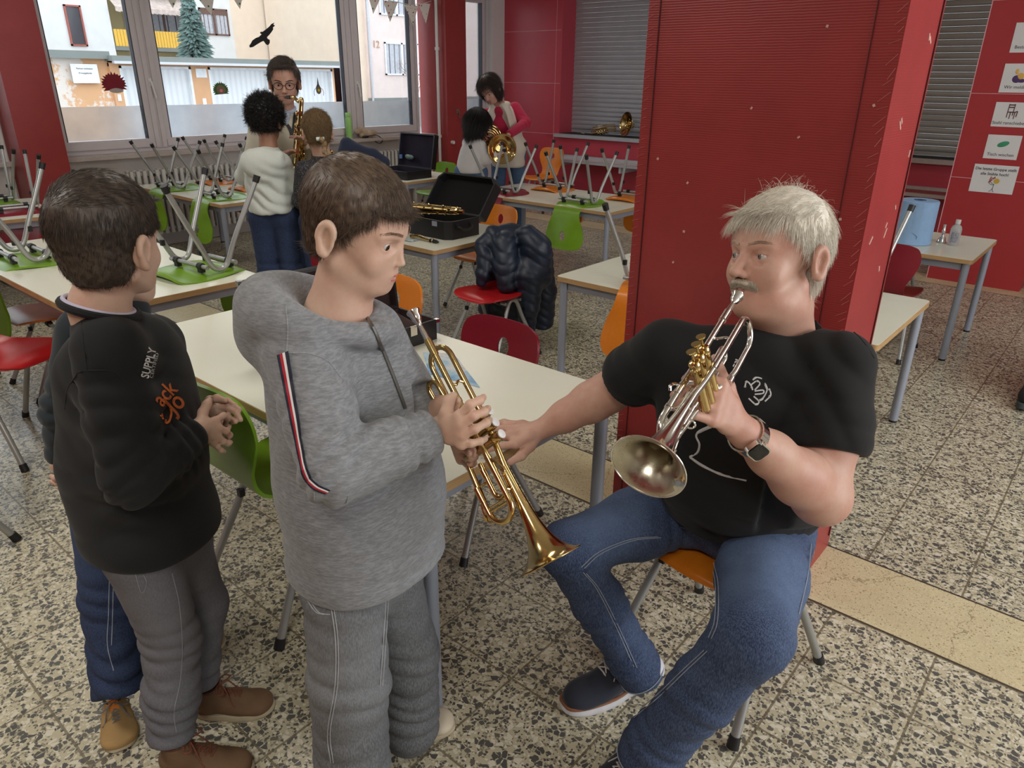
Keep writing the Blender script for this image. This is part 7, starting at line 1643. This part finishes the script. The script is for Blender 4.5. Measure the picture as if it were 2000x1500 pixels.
y0, z0 = yz(222, 160); e = hedgehog(y0, z0 - .02, .105, srgb(132, 22, 40), 'dark red paper hedgehog hanging in the left window pane', 0); cut('grey_snout', [(y0 + .01 + .055 * math.cos(a) * (1 + .2 * math.cos(2 * a)), z0 - .075 + .022 * math.sin(a)) for a in np.linspace(0, 2 * PI, 20)[:-1]], vmat('grey_card', srgb(186, 178, 172), .8), e, XP + .003)
y0, z0 = yz(431, 173); e = hedgehog(y0, z0 - .015, .082, srgb(70, 112, 56), 'green paper hedgehog head with pink nose in the middle pane', 0)
cut('brown_face', [(y0 + .05 * math.cos(a), z0 - .01 + .045 * math.sin(a)) for a in np.linspace(0, 2 * PI, 20)[:-1]], vmat('brown_card', srgb(130, 112, 92), .8), e, XP + .003); cut('pink_nose', [(y0 + .018 * math.cos(a), z0 - .02 + .016 * math.sin(a)) for a in np.linspace(0, 2 * PI, 14)[:-1]], vmat('pink_card', srgb(226, 130, 136), .8), e, XP + .006)
y0, z0 = yz(622, 174); e = empty('witch_decoration', (XP, y0, z0 - .09), 0, 'small paper witch with pointed hat beside the saxophone player', 'window decoration', None, True)
cut('pointed_hat', [(y0 - .035, z0 + .01), (y0 - .012, z0 + .05), (y0, z0 + .13), (y0 + .012, z0 + .05), (y0 + .035, z0 + .01)], vmat('grey_foil', srgb(84, 80, 76), .7), e); cut('face', [(y0 + .035 * math.cos(a), z0 - .012 + .042 * math.sin(a)) for a in np.linspace(0, 2 * PI, 18)[:-1]], vmat('taupe_card', srgb(120, 110, 96), .8), e, XP + .003); cut('yellow_nose', [(y0 + .014 * math.cos(a), z0 - .012 + .016 * math.sin(a)) for a in np.linspace(0, 2 * PI, 12)[:-1]], vmat('yellow_card', srgb(230, 206, 60), .8), e, XP + .006)
for sg, c in ((-1, srgb(90, 140, 190)), (1, srgb(226, 120, 150))):
    MB().tube(smooth_path([(XP + .002, y0 + sg * .03, z0 + .01), (XP + .002, y0 + sg * .055, z0 - .005), (XP + .002, y0 + sg * .065, z0 - .04), (XP + .002, y0 + sg * .060 , z0 - .07)]), .003, 6).build('wool_hair', vmat('wool', c, .9), e)
# bunting
def dots(cl):
    def fn(t):
        v = t.coords(); w = t.new('ShaderNodeTexVoronoi', Scale=26.0); w.inputs['Randomness'].default_value = .35; t.link(v, w.inputs['Vector']); m = t.math('LESS_THAN', w.outputs['Distance'], .26)
        hsv = t.new('ShaderNodeSeparateColor'); t.link(w.outputs['Color'], hsv.inputs[0]); c = t.ramp(hsv.outputs[0], [(0, srgb(60, 140, 130)), (.3, srgb(40, 60, 140)), (.5, srgb(216, 130, 40)), (.7, srgb(190, 40, 60)), (.9, srgb(60, 130, 60))], 'CONSTANT'); t.link(t.mix(m, srgb(236, 230, 222), c), t.b.inputs['Base Color'])
    return fn
M_dot = mat('dotted_cotton', srgb(230, 226, 220), .8, 0, dots(0)); bu = empty('bunting', (-7.3, 5.2, 2.4), 0, 'string of dotted triangle pennants along the top of the windows', 'bunting', None, True); XU = -7.33; cord = []
for px, tip, w in ((340, (338, 16), 34), (404, (413, 30), 34), (464, (469, 18), 32), (735, (729, 27), 34), (765, (762, 43), 34), (805, (807, 50), 34), (830, (832, 46), 30), (856, (860, 38), 30), (903, (910, 6), 26)):
    tp_ = at_x(tip[0], tip[1], XU); hw = w / 2 * .0068; ztop = tp_[2] + .20 + (.02 if px > 700 else .0); yc = at_x(px, tip[1], XU)[1]; cut('pennant', [(yc - hw, ztop), (yc + hw, ztop + .005), (tp_[1], tp_[2])], M_dot, bu, XU, .0015); cord.append((XU, yc, ztop + .004))
MB().tube([(XU, 3.3, cord[0][2] + .02)] + cord + [(XU, 8.3, cord[-1][2] + .04)], .004, 6).build('cord', M_white, bu)
# ------------------------------------------------------------------ people in the back of the room
def figure(label, P, mats, head, hairf=None, res=.009, dep=.12, wid=.06, cuts=(), extra=None, garment='jumper', legs=True, hem=None, sleeves=(.055, .045, .035), legr=(.085, .065, .055), trousers='jeans', name='person'):
    """P: joint points; mats: skin, top, trousers, shoe"""
    e = empty(name, (*((P['hR'] + P['hL']) / 2)[:2], 0), 0, label, 'person', None, True); B = Body(); sk, tp, tr, shm = mats
    MH, _ = place_head(e, P['head'], head['fwd'], head.get('up', (0, 0, 1)), head['sc'], dict(h=.0042, **head.get('p', {})), sk, head.get('iris', M_irisb), head.get('lip', M_lipm), body=B, neck=[(P['head'] * .45 + P['neck'] * .55, head.get('nr', .05)), (P['neck'], head.get('nr', .05) * 1.1)], m_brow=head.get('brow'))
    lo = np.minimum.reduce(list(P.values())); hi = np.maximum.reduce(list(P.values()))
    A = SDF(np.array([lo[0], lo[1], min(P['wR'][2], P['wL'][2])]) - .22, hi + .12, .008); A.cap(P['sR'], P['sL'], .035, .035, .03); A.cap(P['neck'], (P['hR'] + P['hL']) / 2 + (0, 0, .08), .05, .08, .03)
    for s_ in 'RL': A.chain([P['s' + s_], P['e' + s_], P['w' + s_]], [.032, .028, .021], .02)
    B.add(A, 0)
    for s_ in 'RL':                                            # small hands with five fingers each
        w = P['w' + s_]; d = P.get('f' + s_); 
        if d is None: d = w + unit(w - P['e' + s_]) * .09
        d = np.asarray(d); ax = unit(d - w); up = unit(np.cross(ax, rnd_dir)); k = [w + ax * .055 + up * q for q in (-.022, -.008, .007, .02)]; tp_ = [[q + ax * .03 + np.array([0, 0, -.008]), q + ax * .045 + np.array([0, 0, -.022])] for q in k]
        Hh = SDF(np.minimum(w, d) - .09, np.maximum(w, d) + .09, .0042); hand_sdf(Hh, w, None, k, tp_, [w + ax * .03 - up * .035, w + ax * .055 - up * .042], r=.0075, thick=.012); B.add(Hh, 1)
    B.build(sk, e)
    H = SDF(np.array([lo[0], lo[1], (P['hR'][2] + P['hL'][2]) / 2 - .2]) - .25, hi + .2, res); trunk(H, P['sR'], P['sL'], P['hR'], P['hL'], P['neck'] + (0, 0, -.04), dep, wid, .01, blouse=.006)
    H.chain([P['sR'] * .5 + P['sL'] * .5 + (0, 0, -.08), (P['hR'] + P['hL']) / 2 + (0, 0, .02)], [dep * 1.05, dep * 1.12], .05)
    for s_ in 'RL': H.chain([P['s' + s_], P['e' + s_], P['w' + s_] * .88 + P['e' + s_] * .12], sleeves, .02); cut_end(H, P['e' + s_], P['w' + s_], .90, .06); H.fold(P['e' + s_], P['w' + s_] - P['s' + s_], .004, .05, .09, 3)
    H.ell(P['neck'] + (0, 0, .05), (.062, .062, .055), .01, op='s'); H.field(lambda X, Y, Z: .004 * fbm(X, Y, Z, 17, 77)); H.plane((P['hR'] + P['hL']) / 2 + (0, 0, hem if hem is not None else -.04), (0, 0, -1), .012)
    if extra: extra(H)
    top = H.build(garment, tp, e, 1)
    J = SDF(np.array([lo[0] - .2, lo[1] - .2, -.02]), np.array([hi[0] + .2, hi[1] + .2, max(P['hR'][2], P['hL'][2]) + .16]), .010); J.cap(P['hR'], P['hL'], legr[0], legr[0], .04)
    for s_ in 'RL': J.chain([P['h' + s_], P['k' + s_], P['a' + s_]], legr, .03); J.fold(P['k' + s_], (0, 0, 1), .005, .06, .1, 2); J.fold(P['a' + s_] + (0, 0, .08), (0, 0, 1), .006, .05, .1, 5)
    J.plane((0, 0, .05), (0, 0, -1), .004); J.build(trousers, tr, e, 1)
    for s_ in 'RL':
        a = P['a' + s_]; f = np.array(P['toe'], float); shoe(e, a - f * .07, a + f * .19, shm, M_offs, None, None, w=.042)
    return e, MH, H, top
rnd_dir = np.array([0, 0, 1.0])
def std_cover(P):
    x, y, z = P[..., 0], P[..., 1], P[..., 2]; return np.where(y > .050, z > .082, np.where(y > .0, z > .045, np.where(y > -.02, z > .02, z > -.055)))
def legs(P, h, z_h, px, hw, drop=0.0, spread=.09):
    c = V(px, 400, h); r = np.array([_HD[1], -_HD[0], 0]); c = np.array([c[0], c[1], 0]); P['hR'] = c + r * hw + (0, 0, z_h); P['hL'] = c - r * hw + (0, 0, z_h); P['kR'] = c + r * spread + (0, 0, z_h * .54); P['kL'] = c - r * spread + (0, 0, z_h * .54); P['aR'] = c + r * spread + (0, 0, .09); P['aL'] = c - r * spread + (0, 0, .09); return c, r
to_cam = lambda px, py: unit(np.array([*(-ray(px, py))[:2], 0]))
# saxophone player
M_beige = cloth(srgb(198, 192, 176), .06, 500); M_shirt = cloth(srgb(186, 196, 216), .06, 500); M_dk = vmat('dark_shoe', srgb(30, 28, 28), .5); M_hairg = hair_mat('hair_dark_greying', srgb(46, 40, 36), srgb(104, 92, 84)); M_hairblk = hair_mat('hair_black', srgb(14, 12, 12), srgb(40, 34, 32)); M_hairdb = hair_mat('hair_dark_long', srgb(30, 22, 20), srgb(70, 52, 46)); M_blond = hair_mat('hair_dark_blond', srgb(92, 72, 50), srgb(176, 146, 104))
h = 4.98; P = dict(head=V(556, 164, h), neck=V(556, 212, h + .03), sR=V(506, 246, h + .02), sL=V(603, 242, h + .02), eR=V(492, 318, h - .02), eL=V(622, 318, h), wR=V(560, 300, h - .22), wL=V(592, 275, h - .22)); c, r = legs(P, h + .05, .92, 556, .09)
P['fR'] = V(575, 292, h - .25); P['fL'] = V(580, 268, h - .26); P['hR'], P['hL'] = P['hL'], P['hR']; P['kR'], P['kL'] = P['kL'], P['kR']; P['aR'], P['aL'] = P['aL'], P['aR']; tc_ = to_cam(556, 164); P['toe'] = tc_; rm = np.array([tc_[1], -tc_[0], 0])
sm, MH, HS, top = figure('man in beige cardigan and glasses playing a saxophone at the window', P, (M_skin_man, M_beige, M_djean, M_dk), dict(fwd=unit(tc_ + rm * .05 + np.array([0, 0, -.12])), sc=1.12, p=dict(age=1, w=.98, slit=.0032), brow=M_hairg, lip=M_lipm, iris=M_irisb, nr=.056), wid=.08, dep=.125, garment='cardigan', sleeves=(.066, .056, .045))
hair(sm, MH, std_cover, M_hairg, n=5000, L=(.025, .045), w=.0008, thick=.012, flow=lambda P: np.stack([np.where(P[:, 2] > .09, 1.0, P[:, 0]), np.where(P[:, 2] > .09, .3, .2), np.where(P[:, 2] > .09, 0, -1.0)], 1), up=.15, grav=.3)
T = lambda q: MH[:3, :3] @ np.array(q, float) + MH[:3, 3]; g = MB()
for s in (-1, 1): g.tube([T((s * .031 + .024 * math.cos(a) * (1 + .1 * math.sin(a)), .094 - .010 * abs(math.cos(a)) * (1 if math.cos(a) * s > 0 else .2), .000 + .0185 * math.sin(a))) for a in np.linspace(0, 2 * PI, 25)[:-1]], .0020, 6, closed=True); g.tube([T((s * .054, .084, .006)), T((s * .074, .03, .008)), T((s * .078, -.01, .004))], .0018, 6)
g.tube([T((-.008, .097, .004)), T((.008, .097, .004))], .0018, 6); gl_ = g.build('glasses', vmat('dark_spectacle_frame', srgb(34, 30, 30), .3)); tag(gl_, 'dark framed glasses worn by the saxophone player', 'glasses')
m = MB(); P_, N_, W_ = band_on(HS, [(540, 208), (546, 222), (556, 238), (566, 252), (570, 266)], .01)
st = MB(); st.grid([[P_[i] + W_[i] * q + N_[i] * .004 for i in range(len(P_))] for q in (-.011, .011)]); P_, N_, W_ = band_on(HS, [(576, 212), (575, 230), (571, 262)], .01); st.grid([[P_[i] + W_[i] * q + N_[i] * .004 for i in range(len(P_))] for q in (-.008, .008)]); st.build('neck_strap', M_cap, sm, False)
co = SDF(P['neck'] - .16, P['neck'] + .16, .006); nk = P['neck'] + (0, 0, -.005); [co.cap(nk + (rm * math.cos(a) + tc_ * math.sin(a)) * .062 + (0, 0, .01 - .03 * max(0, math.sin(a))), nk + (rm * math.cos(a + .3) + tc_ * math.sin(a + .3)) * .062 + (0, 0, .01 - .03 * max(0, math.sin(a + .3))), .012, .012, .006) for a in np.arange(0, 2 * PI, .3)]; co.cap(nk + tc_ * .085 + (0, 0, -.03), nk + tc_ * .105 + (0, 0, -.10), .03, .012, .02); co.build('shirt_collar', M_shirt, sm, 1)
e = empty('saxophone', P['wR'], 0, 'gold saxophone played by the man in the beige cardigan', 'saxophone', None, True); top_p = V(588, 207, h - .22); low = V(583, 300, h - .24); zz = unit(top_p - low); xx = tc_ * .5 - rm * .85; xx = unit(xx - zz * (xx @ zz)); Mx = np.eye(4); Mx[:3, :3] = np.stack([xx, np.cross(zz, xx), zz], 1) * 1.12; Mx[:3, 3] = top_p; saxophone(e, Mx, 90, 9, False)
m = MB(); mth = T((0, .095, -.057)); pth = smooth_path([top_p, top_p + zz * .04, V(583, 198, h - .2), V(574, 190, h - .18), mth * .35 + V(574, 190, h - .18) * .65], 5); m.tube(pth, np.linspace(.014, .009, len(pth)), 12); m.build('neck', M_brass, e); m = MB(); m.tube([pth[-1], pth[-1] * .4 + mth * .6, mth], [.012, .011, .005], 10); m.build('mouthpiece', M_cap, e)
# curly haired child in the pale hoodie, seen from behind
M_paleh = cloth(srgb(204, 210, 202), .05, 500, .2, srgb(220, 224, 216), .4)
h = 4.58; P = dict(head=V(521, 240, h), neck=V(524, 285, h - .01), sR=V(550, 318, h), sL=V(488, 312, h), eR=V(572, 370, h + .04), eL=V(478, 345, h + .08), wR=V(566, 345, h + .22), wL=V(500, 330, h + .25)); c, r = legs(P, h, .78, 532, .07, spread=.075); aw = -to_cam(520, 240); P['toe'] = aw; rr4 = np.array([aw[1], -aw[0], 0])
def hoodx(H):
    H.ell(V(512, 320, h - .10), (.125, .075, .095), .035, basis(aw)); H.cap(V(490, 300, h - .07), V(512, 350, h - .13), .03, .02, .02); H.cap(V(545, 304, h - .07), V(516, 350, h - .13), .03, .02, .02)
    for q_ in ((500, 370), (545, 350), (530, 395)): H.fold(V(*q_, h - .12), (.5, .5, .7), .006, .07, .12, q_[0])
ck, MH, HC, top = figure('curly black haired child in pale grey green hoodie seen from behind', P, (skin_mat('skin_brown', srgb(176, 130, 104), srgb(164, 116, 92)), M_paleh, M_djean, M_dk), dict(fwd=unit(aw + rr4 * .45), sc=1.0, p=dict(nose=.8)), garment='hoodie', extra=hoodx, wid=.06, dep=.12, sleeves=(.058, .054, .045), hem=.03)
def curly(H): H.ell((0, -.012, .055), (.100, .118, .108), .01); H.field(lambda X, Y, Z: .006 * np.sin(X * 150 + 3 * np.sin(Z * 60)) * np.sin(Y * 140) * np.sin(Z * 150))
hair(ck, MH, lambda P: np.where(P[..., 1] > .06, P[..., 2] > .05, P[..., 2] > -.045), M_hairblk, n=7000, L=(.03, .06), w=.0010, thick=.012, curl=1.6, up=.7, grav=.2, sdf_extra=curly, flow=lambda P: P * 6)
# girl with a ponytail in the dark glitter jumper
M_glit = mat('dark_glitter_knit', srgb(36, 36, 40), .8, 0, lambda t: (lambda v: (t.link(t.ramp(t.noise(170.0, 4, .8, v).outputs[0], [(.52, srgb(30, 30, 34)), (.66, srgb(150, 150, 156))]), t.b.inputs['Base Color'])))(t.coords()))
h = 4.50; P = dict(head=V(620, 262, h), neck=V(628, 300, h), sR=V(668, 338, h), sL=V(594, 332, h), eR=V(690, 390, h + .03), eL=V(586, 392, h + .03), wR=V(672, 400, h + .2), wL=V(600, 400, h + .2)); c, r = legs(P, h, .76, 630, .065, spread=.07); aw = -to_cam(620, 262); P['toe'] = aw
pg, MH, HG, top = figure('girl with a dark blond ponytail and dark glitter jumper seen from behind', P, (M_skin_boy, M_glit, M_djean, M_dk), dict(fwd=unit(aw + np.array([aw[1], -aw[0], 0]) * -.12 + np.array([0, 0, -.1])), sc=.98, p=dict(nose=.8)), garment='jumper', wid=.05, dep=.11)
hair(pg, MH, lambda P: np.where(P[..., 1] > .055, P[..., 2] > .085, np.where(P[..., 1] > 0, P[..., 2] > .03, P[..., 2] > -.055)), M_blond, n=9000, L=(.03, .06), w=.0007, thick=.008, up=.03, grav=.0, flow=lambda P: np.array([0, -.11, -.03]) - P)
m = MB(); b0 = MH[:3, :3] @ np.array([0, -.118, -.035]) + MH[:3, 3]; pt = SDF(b0 - .2, b0 + .12, .004)
for k in range(7): a = k * 1.3; q = b0 + np.array([.012 * math.cos(a) + .01 * k * r[0], .012 * math.sin(a) + .01 * k * r[1], -.022 * k]); pt.ell(q, (.017, .017, .018), .006)
pt.build('braid', M_blond, pg, 1); o = MB().cyl(b0 - aw * .006 + (0, 0, .004) - r * .022, b0 - aw * .006 + (0, 0, .006) + r * .022, .011, seg=12).build('hair_tie', vmat('pale_mint_tie', srgb(206, 226, 222), .5), pg)
# woman in the cream waistcoat
M_cream = cloth(srgb(214, 204, 190), .06, 200, .4); M_pink = cloth(srgb(176, 26, 66), .1, 500); M_ljean = denim('mid_blue_denim', srgb(52, 76, 110), srgb(120, 148, 184)); M_skin_w = skin_mat('skin_rosy', srgb(206, 162, 144), srgb(190, 136, 120))
h = 7.55; P = dict(head=V(958, 177, h - .30), neck=V(976, 204, h - .18), sR=V(950, 225, h - .1), sL=V(1006, 212, h - .02), eR=V(938, 262, h - .2), eL=V(1027, 240, h - .12), wR=V(960, 276, h - .40), wL=V(990, 266, h - .42)); c, r = legs(P, h, .90, 992, .09, spread=.10); P['hR'], P['hL'] = P['hL'], P['hR']; P['kR'], P['kL'] = P['kL'], P['kR']; P['aR'], P['aL'] = P['aL'], P['aR']; P['fL'] = V(978, 272, h - .45); P['fR'] = V(968, 272, h - .45); tcw = to_cam(975, 200); lft = -r; P['toe'] = unit(tcw + lft * .5)
wm, MH, HW, top = figure('woman in cream fleece waistcoat over a raspberry jumper bending towards a horn', P, (M_skin_w, M_pink, M_ljean, M_dk), dict(fwd=unit(tcw + lft * .55 + np.array([0, 0, -.75])), up=unit(np.array([0, 0, 1]) + lft * .3), sc=1.02, p=dict(slit=.003), brow=M_hairdb), garment='jumper', wid=.07, dep=.12, sleeves=(.062, .052, .040), hem=-.02)
hair(wm, MH, lambda P: np.where(P[..., 1] > .045, P[..., 2] > .085, np.where(P[..., 1] > .0, (P[..., 2] > -.055) & (np.abs(P[..., 0]) > .052) | (P[..., 2] > .06), P[..., 2] > -.085)), M_hairdb, n=6000, L=(.06, .10), w=.0009, thick=.020, up=.15, grav=.6)
Wc = SDF(HW.lo, HW.lo + HW.h * (HW.n - 1), HW.h * 1.15); trunk(Wc, P['sR'], P['sL'], P['hR'], P['hL'], P['neck'] + (0, 0, -.03), .145, .08, .02, blouse=.03); mid_ = (P['hR'] + P['hL']) / 2; Wc.chain([P['neck'] + (0, 0, -.1), mid_ + (0, 0, -.08)], [.12, .17], .05); Wc.plane(mid_ + (0, 0, -.13), (0, 0, -1), .02)
fr_ = unit(tcw + lft * .35); Wc.cap(P['neck'] + fr_ * .17 + (0, 0, .02), mid_ + fr_ * .21 + (0, 0, .12), .085, .115, .01, 's'); Wc.ell(P['neck'] + (0, 0, .06), (.07, .07, .06), .01, op='s')
for s_ in 'RL': Wc.chain([P['s' + s_] * 1.0, P['e' + s_]], [.064, .066], .01, 's')
[Wc.cap(P['neck'] + (r * math.cos(a) - tcw * math.sin(a)) * .075, P['neck'] + (r * math.cos(a + .35) - tcw * math.sin(a + .35)) * .075, .026, .026, .015) for a in np.arange(-.3, 3.3, .35)]
Wc.field(lambda X, Y, Z: .003 * fbm(X, Y, Z, 30, 7)); Wc.build('fleece_waistcoat', M_cream, wm, 1)
# dark haired girl blowing the horn
M_offg = cloth(srgb(206, 202, 200), .05, 400); h = 7.10; P = dict(head=V(934, 243, h), neck=V(925, 268, h - .02), sR=V(938, 285, h - .04), sL=V(914, 280, h + .12), eR=V(948, 312, h - .06), eL=V(925, 305, h + .2), wR=V(972, 302, h - .02), wL=V(960, 280, h + .12)); c, r = legs(P, h, .76, 921, .07, spread=.07); P['toe'] = unit(r + -to_cam(930, 240) * .6)
dg_, MH, HD_, top = figure('girl with shoulder length black hair and off white top at the horn', P, (M_skin_boy, M_offg, M_ljean, M_dk), dict(fwd=unit(r * .9 + (-to_cam(930, 240)) * .5 + np.array([0, 0, -.3])), sc=.98, p=dict(nose=.8)), garment='long_sleeved_top', wid=.045, dep=.11, sleeves=(.056, .054, .042), hem=.0)
hair(dg_, MH, lambda P: np.where(P[..., 1] > .045, P[..., 2] > .08, P[..., 2] > -.09), M_hairblk, n=6000, L=(.10, .17), w=.0011, thick=.022, up=.12, grav=1.2, flow=lambda P: np.stack([P[:, 0] * 2, P[:, 1] * 0 - .1, P[:, 0] * 0 - 1.0], 1))
hb_ = V(981, 291, 7.02); tch = to_cam(980, 290); french_horn('french_horn', hb_, unit(tch + np.array([0, 0, .05]) + r * .25), unit(-r + np.array([0, 0, .75])), 'brass french horn held between the woman and the dark haired girl', .90, mp=V(952, 262, 7.08))
# person cut by the right picture edge: one leg and a black shoe
pe = at_z(1990, 790, 0); rt = np.array([_HD[1], -_HD[0], 0]); e = empty('person', (pe[0] + .15, pe[1] + .05, 0), 0, 'leg in dark jeans and black shoe of a person at the right picture edge', 'person', None, True)
A = SDF(pe - (.15, .15, .0), pe + (.75, .45, 1.75), .012); hp = pe + np.array([.30, .12, .88]); A.cap(pe + (.12, .03, .1), hp, .04, .07, .03); A.cap(pe + (.34, .12, .1), hp + (.1, .05, 0), .04, .07, .03); A.chain([hp, hp + (.02, .02, .48), hp + (.02, .02, .6)], [.12, .14, .05], .05); A.ell(hp + (.02, .02, .76), (.08, .095, .11), .03); A.build('body', M_skin_boy, e)
J = SDF(pe - (.2, .2, .02), pe + (.75, .5, 1.05), .009); J.chain([pe + (.12, .02, .06), pe + (.17, .06, .48), hp], [.072, .075, .10], .03); J.chain([pe + (.36, .14, .06), pe + (.36, .12, .48), hp + (.1, .05, 0)], [.072, .075, .10], .03); J.plane((0, 0, .055), (0, 0, -1), .003); J.fold(pe + (.12, .02, .12), (0, 0, 1), .007, .05, .1, 1); J.build('jeans', M_djean, e, 1)
J = SDF(hp - (.35, .3, .2), hp + (.4, .35, .75), .012); J.chain([hp + (.03, .02, 0), hp + (.02, .02, .4)], [.16, .17], .05); J.cap(hp + (-.15, 0, .42), hp + (.2, 0, .42), .07, .07, .04); J.build('jumper', M_blk, e, 1)
shoe(e, at_z(2040, 752, 0), at_z(1992, 806, 0), vmat('black_canvas', srgb(24, 24, 26), .8), vmat('dark_grey_sole', srgb(60, 66, 66), .7), M_gl, None, w=.05); shoe(e, at_z(2140, 740, 0), at_z(2110, 800, 0), M_dk, M_dk, None, None, w=.05)
